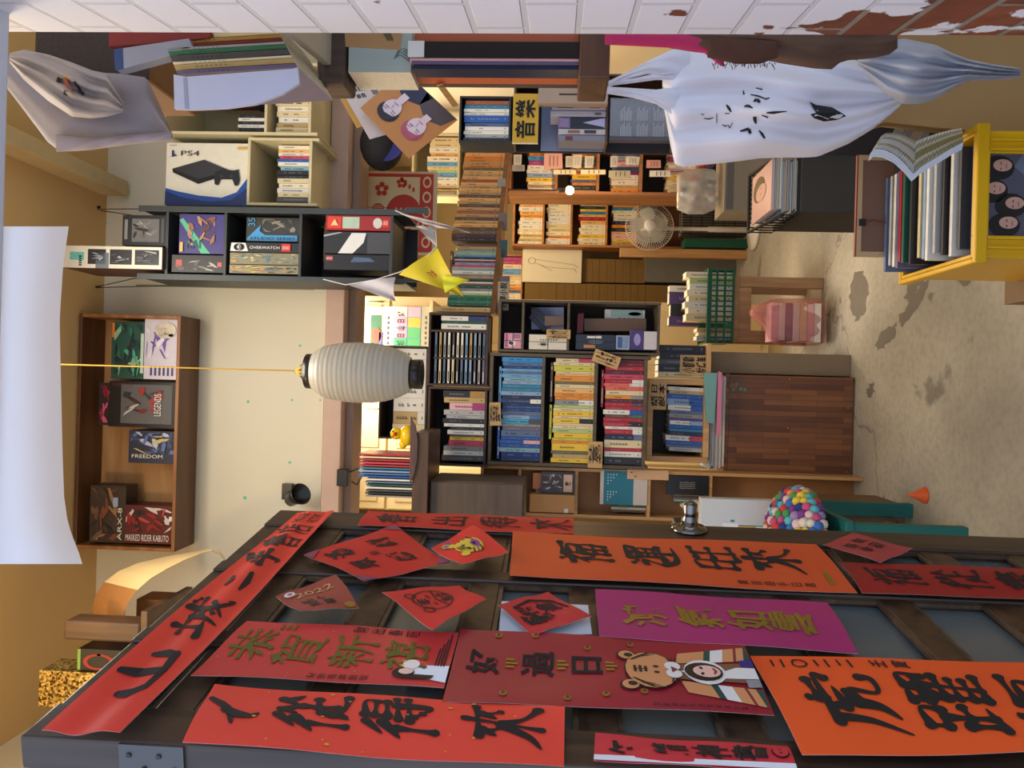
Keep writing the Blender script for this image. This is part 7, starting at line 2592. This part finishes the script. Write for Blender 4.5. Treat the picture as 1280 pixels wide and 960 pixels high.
# pale book shelf behind the posters and film discs
YV = 5.40
root, xa, xb, zs, zt = carcass('white_shelf', 'cream shelf case with pale books between posters and long shelf', 'shelf', 515, 166, 612, 246, YV, .2, CREAM, (572, 608), .014, backm=M((150, 130, 90), .8))
root.name = 'open_bookcase'
far_row('the cream case upper row', 13, xa+.003, xb-.01, zs[0], .22, YV+.02, 103, ('pgr', 'ivy', 'whi', 'lbl'))
far_row('the cream case lower row', 12, xa+.003, xb-.03, zs[1], .15, YV+.02, 104, ('tan', 'brn', 'lbl', 'pgr'))
b = MB()
x0, x1, _, z1 = RX(612, 166, 613, 246, YV)
b.box(x0, x1, YV, YV+.2, 0, z1-.001, M((96, 66, 40), .7, var=.06))
tag(b.build('plain_cabinet'), 'plain brown cabinet carrying the cream shelf case', 'cabinet')
YDV = 2.9
root, xa, xb, zs, zt = carcass('disc_rack', 'black rack of film discs with blue and white spines beside the ochre poster', 'rack', 574, 120, 642, 178, YDV, .13, M((26, 26, 28), .5), (636,), .008, floor=True)
row('the black film disc rack', 'rst:2 tlb:2 whi:1.6 whi:1.6 blu:3.4 slt:2 whi:2 whi:1.8 sil:1.6 blk:1.4', xa+.003, xb-.003, zs[0], .172, YDV+.012, .095, end='the pillar side', kind='disc case', cat='disc case', name='disc_case', group='film discs in the black rack', seed=111, hv=.05)

# ------------------------------------------------------------------ floor things
# pine stool with the green basket
YS1 = 4.45
PN2 = WOOD((140, 104, 68), (176, 138, 96), 'z', .55, 5)
sx0, sx1, _, sz1 = RX(917, 345, 1015, 428, YS1)
root = thing('stool', 'rough pine stool carrying the green basket, a pink bag beneath it', 'stool', ((sx0+sx1)/2, YS1+.18, 0))
b = MB()
b.box(sx0, sx1, YS1, YS1+.36, sz1-.03, sz1, PN2)
b.build('seat', root, bevel=.004)
for x in (sx0+.005, sx1-.065):
    for y in (YS1+.005, YS1+.30):
        b = MB()
        b.box(x, x+.06, y, y+.05, 0, sz1-.0305, PN2)
        b.build('leg', root, bevel=.003)
b = MB()
b.box(sx0+.066, sx1-.066, YS1+.01, YS1+.035, sz1-.10, sz1-.031, PN2)
b.build('apron', root, bevel=.002)
# green basket, slatted
GB = M((18, 84, 58), .35, var=.06)
x0, x1, _, z1 = RX(882, 337, 915, 428, YS1-.02)
zb_ = sz1+.0008
z1 = P(884, 380, YS1).z
root = thing('basket', 'dark green slotted plastic basket of paperbacks on the pine stool', 'basket', ((x0+x1)/2, YS1+.13, zb_))
b = MB()
bw = (x1-x0)
nB = 14
for k in range(nB+1):
    x = x0+bw*k/nB
    b.box(x-.004, x+.004, YS1-.012, YS1-.006, zb_, z1, GB)
for z in (zb_+.006, zb_+(z1-zb_)*.36, zb_+(z1-zb_)*.66):
    b.box(x0, x1, YS1-.0168, YS1-.0122, z-.006, z+.006, GB)
b.box(x0, x0+.005, YS1-.006, YS1+.24, zb_, z1, GB)
b.box(x1-.005, x1, YS1-.006, YS1+.24, zb_, z1, GB)
b.box(x0+.005, x1-.005, YS1+.235, YS1+.24, zb_, z1, GB)
b.box(x0+.005, x1-.005, YS1-.006, YS1+.235, zb_, zb_+.004, GB)
b.build('body', root)
b = MB()
for (xa_, xb_, ya_, yb_) in ((x0-.008, x1+.008, YS1-.025, YS1-.017), (x0-.008, x1+.008, YS1+.2405, YS1+.25), (x0-.008, x0-.0005, YS1-.017, YS1+.2405), (x1+.0005, x1+.008, YS1-.017, YS1+.2405)):
    b.box(xa_, xb_, ya_, yb_, z1-.02, z1+.006, GB)
b.build('rim', root, bevel=.003)
row('the green basket', 'ivy:2 pgr:2 whi:2 ivy:2 crm:2 whi:2 ivy:2 crm:2.4', x0+.12, x1-.008, zb_+.005, .265, YS1+.01, .13, end='the fan side', group='paperbacks in the green basket', seed=121, hv=.1)
row('the green basket door side', 'tan:2.4 crm:2 sil:2.4', x0+.012, x0+.085, zb_+.005, .20, YS1+.02, .13, end='the fan side', group='paperbacks in the green basket', seed=122, hv=.1)
# violet books behind the basket on the stool back
zst = sz1
row('the tall violet books', 'whi:2 pur:4 blk:4 pur:3', P(850, 408, 4.75).x, P(850, 358, 4.75).x, sz1+.0006, P(836, 380, 4.72).z-sz1, YS1+.255, .1, end='the fan side', kind='picture book', group='tall violet books behind the green basket', seed=123, hv=.06)
# pink bag of books under the stool front
PKB = M((214, 120, 124), .25, alpha=.42, var=.1, scale=9)
YPk = 4.335
root = thing('book_bag', 'translucent pink plastic bag packed with books on the floor by the stool', 'bag', P(1022, 400, YPk))
inflate('film', None, None, [(937, 388, 394), (941, 384, 398), (955, 378, 410), (962, 374, 428), (975, 373, 432), (1000, 373, 433), (1022, 374, 432), (1031, 378, 428)], YPk, .17, PKB, folds=(.012, 7), parent=root, ripple=(.008, 13), sharp=.3, nu=34, nv=26)
b = MB()
gx0, gx1, gz0, gz1 = RX(960, 380, 1022, 428, YPk)
n = 7
for k in range(n):
    c = ['whi', 'pnk', 'crm', 'whi', 'mot', 'whi', 'pnk'][k]
    za_ = max(gz0, .006)+(gz1-max(gz0, .006))*k/n
    zb2 = max(gz0, .006)+(gz1-max(gz0, .006))*(k+1)/n-.003
    b.box(gx0+.004*(k % 3), gx1-.005*(k % 2), YPk-.055, YPk+.06, za_, zb2, colm(c))
b.build('books', root)
# teal stool with felt ball cushion and white game boxes
TE = M((14, 98, 92), .5, var=.08)
YT1 = 2.87
root = thing('teal_stool', 'teal painted wooden stool with crossed brown braces beside the door', 'stool', (-.66, 3.1, 0))
root.name = 'stool'
seat_z = P(1056, 650, YT1).z
for (a, c, d, e, Y) in ((1056, 657, 1212, 671.5, YT1), (1040, 629, 1152, 646, 3.30)):
    x0, x1, _, z1 = RX(a, c, d, e, Y)
    b = MB()
    b.box(x0, x1, Y, Y+.045, 0, seat_z-.0305, TE)
    b.build('leg', root, bevel=.003)
    b = MB()
    b.box(x0-.36, x1-.36, Y, Y+.045, 0, seat_z-.0305, TE)
    b.build('leg', root, bevel=.003)
lx0, lx1, _, _ = RX(1056, 657, 1212, 671.5, YT1)
b = MB()
b.box(lx0-.37, lx1+.01, YT1-.01, 3.36, seat_z-.03, seat_z, TE)
b.build('seat', root, bevel=.004)
b = MB()
BRN = WOOD((96, 70, 52), (134, 104, 80), 'y', .5, 6)
b.hexa([(lx0-.02, YT1+.05, .30), (lx0-.005, YT1+.05, .30), (lx0-.005, YT1+.05, .345), (lx0-.02, YT1+.05, .345), (lx0-.02, 3.295, .06), (lx0-.005, 3.295, .06), (lx0-.005, 3.295, .105), (lx0-.02, 3.295, .105)], BRN)
b.build('brace', root, bevel=.002)
b = MB()
op = P(1148, 619, 3.2)
b.lathe((op.x, 3.2, 0), [(.034, 0), (.032, .006), (.014, .04), (.003, .07), (0, .071)], M((220, 90, 30), .5, var=.05), 16)
tag(b.build('small_cone', smooth=True), 'tiny orange cone on the floor just past the teal stool', 'cone')
# felt ball cushion
r = random.Random(4)
fcol = [(206, 60, 60), (226, 196, 70), (60, 110, 180), (70, 150, 90), (222, 190, 190), (216, 206, 190), (120, 60, 140), (230, 140, 90), (90, 180, 190), (196, 80, 130), (150, 130, 180), (40, 60, 130)]
root = thing('felt_ball_cushion', 'mound-shaped cushion of many coloured felt balls on the teal stool', 'cushion', (lx0-.1, 3.08, seat_z))
b = MB()
br0 = .020
x_r = P(1030, 616, 3.05).x
zt2 = P(1001, 640, 3.1).z
W_, D_ = .40, .46
cxm, cym = x_r-W_/2, 3.10
core = MB()
core.ball((cxm, cym, seat_z+.102), 1.0, M((90, 70, 90), .9, var=.2), 24, W_/2-.02, D_/2-.02, .10)
core.build('core', root, smooth=True)
for j in range(9):
    th = math.pi*(.06+.52*j/8)
    ring = max(4, int(2*math.pi*math.sin(th)*.22/.036))
    for k in range(ring):
        a = 2*math.pi*(k+.5*(j % 2))/ring
        q = Vector((cxm+W_/2*math.sin(th)*math.cos(a), cym+D_/2*math.sin(th)*math.sin(a), max(seat_z+.0235, seat_z+.09+.105*math.cos(th)*1.0)))
        b.ball(q, br0*r.uniform(.85, 1.1), M(r.choice(fcol), .9, var=.1, scale=60), 8)
b.build('felt_ball', root, smooth=True)
root.children[-1]['kind'] = 'stuff'
# white game boxes standing on the stool behind the cushion, against a pine shelf
YGb = 3.37
b = MB()
x0, x1, z0, z1 = RX(876, 625, 1000, 672, YGb)
bz = z0
b.box(x0, x1, YGb, YGb+.06, bz, z1, M((206, 210, 214), .45, var=.03))
at = front(876, 625, 1000, 672, YGb)
patch(b, at, .0, .0, .36, .78, M((232, 236, 240), .45, var=0))
a2 = lambda u, v: at(u, v)+Vector((0, -.001, 0))
patch(b, a2, .02, .44, .30, .62, M((214, 150, 50), .5, var=0))
patch(b, a2, .30, .10, .335, .62, M((70, 150, 150), .5, var=0))
disc(b, a2, .43, .68, .03, .022, M((50, 140, 140), .5, var=0))
for k in range(3):
    patch(b, a2, .05, .30-.12*k, .22, .38-.12*k, M([(180, 60, 60), (50, 80, 150), (60, 130, 120)][k], .5, var=.3, scale=90))
tag(b.build('game_box', bevel=.002), 'tall white game box with a teal line and orange patch standing behind the felt cushion', 'game box')
b = MB()
b.box(x1-.05, x1-.02, YGb+.07, YGb+.2, bz, z1-.03, M((34, 34, 36), .5, var=.2, scale=30))
tag(b.build('magazine'), 'dark magazine squeezed behind the tall white game box', 'magazine')
b = MB()
zz = bz-.0006
b.box(x0-.3, x1+.0, YGb-.002, YGb+.3, 0, zz, M((112, 84, 56), .6, var=.08))
tag(b.build('low_cabinet', bevel=.003), 'low brown cabinet behind the teal stool under the white game box', 'cabinet')
# pine display shelf left of the strip wood cabinet, products facing out
YQ = 3.82
root, xa, xb, zs, zt = carcass('display_shelf', 'pine display shelf of face-out notebooks between bookcase and door', 'shelf', 600, 588, 1003, 650, YQ, .12, PINE, (647, 718, 809, 886), .016, floor=True, backm=M((150, 104, 60), .7))
def faceout(label, px0, py0, px1, py1, z, col, dec, d=.016, Yo=-.004, cat='notebook', name='notebook', group='face-out notebooks on the pine display shelf', off=0):
    x0, x1, z0, z1 = RX(px0, py0, px1, py1, YQ+Yo)
    h = z1-z0
    b = MB()
    b.box(x0, x1, YQ+Yo, YQ+Yo+d, z+.0008, z+.0008+h, M(col, .4, var=.05))
    at = quad((x0, YQ+Yo-.001, z+h), (x1, YQ+Yo-.001, z+h), (x1, YQ+Yo-.001, z), (x0, YQ+Yo-.001, z))
    if dec:
        dec(b, at)
    return tag(b.build(name, bevel=0), label, cat, group)
def waves(b, at):
    for k in range(4):
        stroke(b, [(.36+.10*k+.025*math.sin(j*1.9), .34+.05*j, .010) for j in range(8)], at, M((170, 160, 150), .5, var=0))
faceout('black notebook with four pale wavy lines, upper shelf of the pine display', 606, 593, 646, 617, zs[0], (24, 23, 24), waves)
faceout('black notebook with four pale wavy lines, low on the pine display beside the pine crate', 832, 595, 885, 619, zs[3], (20, 19, 20), waves)
def brown(b, at):
    blotch(b, at, 33, [(150, 120, 100), (190, 170, 150), (90, 66, 54)], 20, .1, .38, .9, .95, .10)
    patch(b, lambda u, v: at(u, v)+Vector((0, -.006, 0)), .1, .08, .9, .34, M((210, 170, 140), .5, var=.05))
    put(b, '散', lambda u, v: at(u, v)+Vector((0, -.008, 0)), .4, .12, .6, .30, INK, True)
faceout('dark brown notebook with a chalky pattern and tan label on the pine display', 674, 590, 716, 617, zs[1], (46, 32, 28), brown, Yo=-.03)
faceout('orange notebook standing behind the dark brown one', 664, 592, 716, 612, zs[1], (222, 128, 50), None, Yo=.02)
faceout('white printed sheet beside the orange notebook', 668, 606, 716, 630, zs[1], (216, 206, 190), lambda b, at: blotch(b, at, 35, [(60, 56, 56), (120, 110, 100)], 6, .1, .5, .9, .95, .12), Yo=.045, cat='print', name='print', d=.004)
def teal(b, at):
    patch(b, at, 0, .30, 1, .93, M((22, 110, 128), .5, var=.04))
    for r_ in range(4):
        for k in range(r_+1):
            disc(b, lambda u, v: at(u, v)+Vector((0, -.001, 0)), .14+.08*r_, .84-.055*k*0-.06*k, .022, .014, M((190, 210, 214), .5, var=0), 8)
            disc(b, lambda u, v: at(u, v)+Vector((0, -.001, 0)), .62+.09*r_, .84-.06*k, .022, .014, M((190, 210, 214), .5, var=0), 8)
faceout('teal calendar card with pale dots above a grey margin on the pine display', 749, 589, 808, 631, zs[2], (196, 180, 168), teal, d=.004, cat='calendar', name='calendar')
faceout('plain kraft card with two punched holes hanging over the teal calendar', 798, 588, 850, 600, zs[2]-.10, (206, 160, 112), lambda b, at: [disc(b, at, .3, .8, .05, .03, INK), disc(b, at, .7, .9, .05, .03, INK)] and None, Yo=-.012, d=.002, cat='card', name='kraft_card')
x0, x1, z0, z1 = RX(660, 618, 716, 640, YQ-.05)
b = MB()
b.box(x0, x1, YQ-.06, YQ-.0, zs[1]+.0008, zs[1]+(z1-z0), M((200, 146, 92), .8, var=.06))
b.box(x0, x0+.02, YQ-.0612, YQ-.0601, zs[1]+.03, zs[1]+.05, WHITE)
tag(b.build('carton', bevel=.003), 'small tan carton with a white label near the brown notebook', 'carton')
row('the dark pine display row', 'dgy:2 blk:3 tan:2 dgn:3 crm:2 brn:2', xa+.01, xa+.10, zs[2], .17, YQ+.04, .06, end='the cabinet side', kind='booklet', seed=132, group='booklets on the pine display')
row('the pine display row', 'grn:3 blk:4 tan:3 red:2.4 crm:3 brn:3 slt:2.6 pgr:2.6 dgy:3', xa+.06, xb-.05, zs[3]+.0, .16, YQ+.055, .05, end='the cabinet side', kind='booklet', seed=131, group='booklets on the pine display')
# wire crate of flat magazines beside the bag, on a dark box
YK = 2.95
x0, x1, z0, z1 = RX(966, 196, 1000, 262, YK)
b = MB()
kz = z0
b.box(x0-.01, x1+.02, YK-.01, YK+.36, 0, kz-.0008, M((46, 42, 36), .7, var=.2, scale=10))
tag(b.build('storage_box', bevel=.004), 'dark storage box under the wire tray of flat magazines', 'box')
root = thing('wire_tray', 'black wire tray with raised back rim holding flat magazines', 'tray', ((x0+x1)/2, YK+.17, kz))
b = MB()
zr_ = P(937, 240, YK+.33).z
for (p, q) in (((x0-.02, YK+.335, zr_), (x1+.018, YK+.335, zr_)), ((x0-.02, YK+.335, zr_), (x0-.02, YK, kz+.06)), ((x1+.018, YK+.335, zr_), (x1+.018, YK, kz+.06))):
    b.tube([p, q], .007, BLACK, 8)
for k in range(13):
    x = x0-.02+(x1-x0+.038)*k/12
    b.tube([(x, YK+.335, zr_), (x, YK+.335, kz+.006)], .003, BLACK, 5)
for k in range(7):
    yy = YK+.335*k/7
    zz = zr_+(kz+.06-zr_)*(1-k/7)
    b.tube([(x0-.02, yy, zz), (x0-.02, yy, kz+.006)], .003, BLACK, 5)
b.build('wire_frame', root)
b = MB()
b.box(x0-.018, x1+.016, YK, YK+.335, kz, kz+.004, BLACK)
b.build('bottom_panel', root)
z = kz+.005
mc = 'gry tan slt whi dgy mot tan sil slt whi gry crm mot whi'.split()
hM = (z1-kz-.01)/len(mc)
r = random.Random(9)
for k, c in enumerate(mc):
    flat('magazine', '%s magazine, %s from the bottom of the pile in the wire tray' % (PAL[c][1], ORD[k]), 'magazine', 'flat magazines in the wire tray', x0, x1-.005, YK+.012+.01*r.random(), .22, z, hM-.0004, c, True, dx=r.uniform(-.008, .008))
    z += hM
b = MB()
b.box(x0+.002, x1-.004, YK+.015, YK+.30, z+.0004, z+.006, M((206, 160, 156), .4, var=.05))
at = quad((x0+.002, YK+.30, z+.0072), (x1-.004, YK+.30, z+.0072), (x1-.004, YK+.015, z+.0072), (x0+.002, YK+.015, z+.0072))
disc(b, at, .62, .62, .26, .30, M((70, 46, 40), .5, var=.1))
disc(b, lambda u, v: at(u, v)+Vector((0, 0, .0006)), .52, .50, .17, .26, M((214, 168, 150), .5, var=.04))
for sx in (-1, 1):
    disc(b, lambda u, v: at(u, v)+Vector((0, 0, .0012)), .56+sx*.06, .52, .02, .012, M((60, 40, 40), .5, var=0), 8)
tag(b.build('magazine'), 'magazine with a long haired portrait on its pink cover, top of the wire tray pile', 'magazine', None)
# clear plastic boxes and bags of odds beside the fan
for k, (prf, Y, col, lb) in enumerate((([(846, 218, 262), (860, 212, 268), (880, 210, 268), (893, 212, 262), (898, 218, 256)], 4.47, (190, 182, 170), 'clear plastic bag of small toys on the brownish box beside the fan'),
                                       ([(870, 192, 204), (884, 190, 207), (888, 192, 203), (896, 194, 200)], 4.5, (120, 140, 138), 'small greenish clear bag beside the bag of toys'))):
    o, fn = inflate('plastic_bag', lb, 'bag', prf, Y, .12, M(col, .2, alpha=.55, var=.25, scale=26), folds=(.01, 7), ripple=(.008, 12), sharp=.4)
    t = MB()
    rr = random.Random(70+k)
    for j in range(14):
        a = prf[0][0]+4+(prf[-1][0]-prf[0][0]-10)*rr.random()
        c = 222+30*rr.random() if k == 0 else 199+9*rr.random()
        q = P(a, c, Y-.02+.04*rr.random())
        t.ball(q, .012+.012*rr.random(), M(rr.choice([(206, 196, 186), (180, 60, 50), (60, 70, 110), (220, 214, 206), (90, 80, 76)]), .4, var=0), 8, 1, .7, 1.4)
    t.build('contents', o)
b = MB()
x0, x1, z0, z1 = RX(906, 188, 934, 264, 4.35)
b.box(x0, x1, 4.35, 4.6, 0, z1, M((130, 118, 100), .4, var=.2, scale=8))
b.box(x0+.01, x1-.01, 4.349, 4.3499, z1-.05, z1-.01, M((90, 84, 80), .4, var=0))
tag(b.build('storage_box', bevel=.004), 'brownish plastic storage box on the floor between fan and wire tray', 'box')

# small things at the back edge of the door view
q = P(800, 632, 3.55)
cz_ = zs[2]
root = thing('ceramic_jar', 'small white ribbed ceramic jar on the pine display beside the teal calendar', 'jar', (q.x, YQ+.0, zs[3]))
b = MB()
jx = xa+.055
b.lathe((jx, YQ+.06, zs[3]+.0008), [(.0, 0), (.022, .002), (.034, .03), (.032, .06), (.018, .085), (.014, .10), (.018, .11), (.0, .11)], M((226, 212, 192), .4, var=.1, scale=40), 20)
b.build('body', root, smooth=True)
b = MB()
b.lathe((jx, YQ+.06, zs[3]+.1108), [(.016, 0), (.012, .01), (.004, .016), (0, .018)], M((206, 190, 168), .4, var=0), 16)
b.build('lid', root, smooth=True)
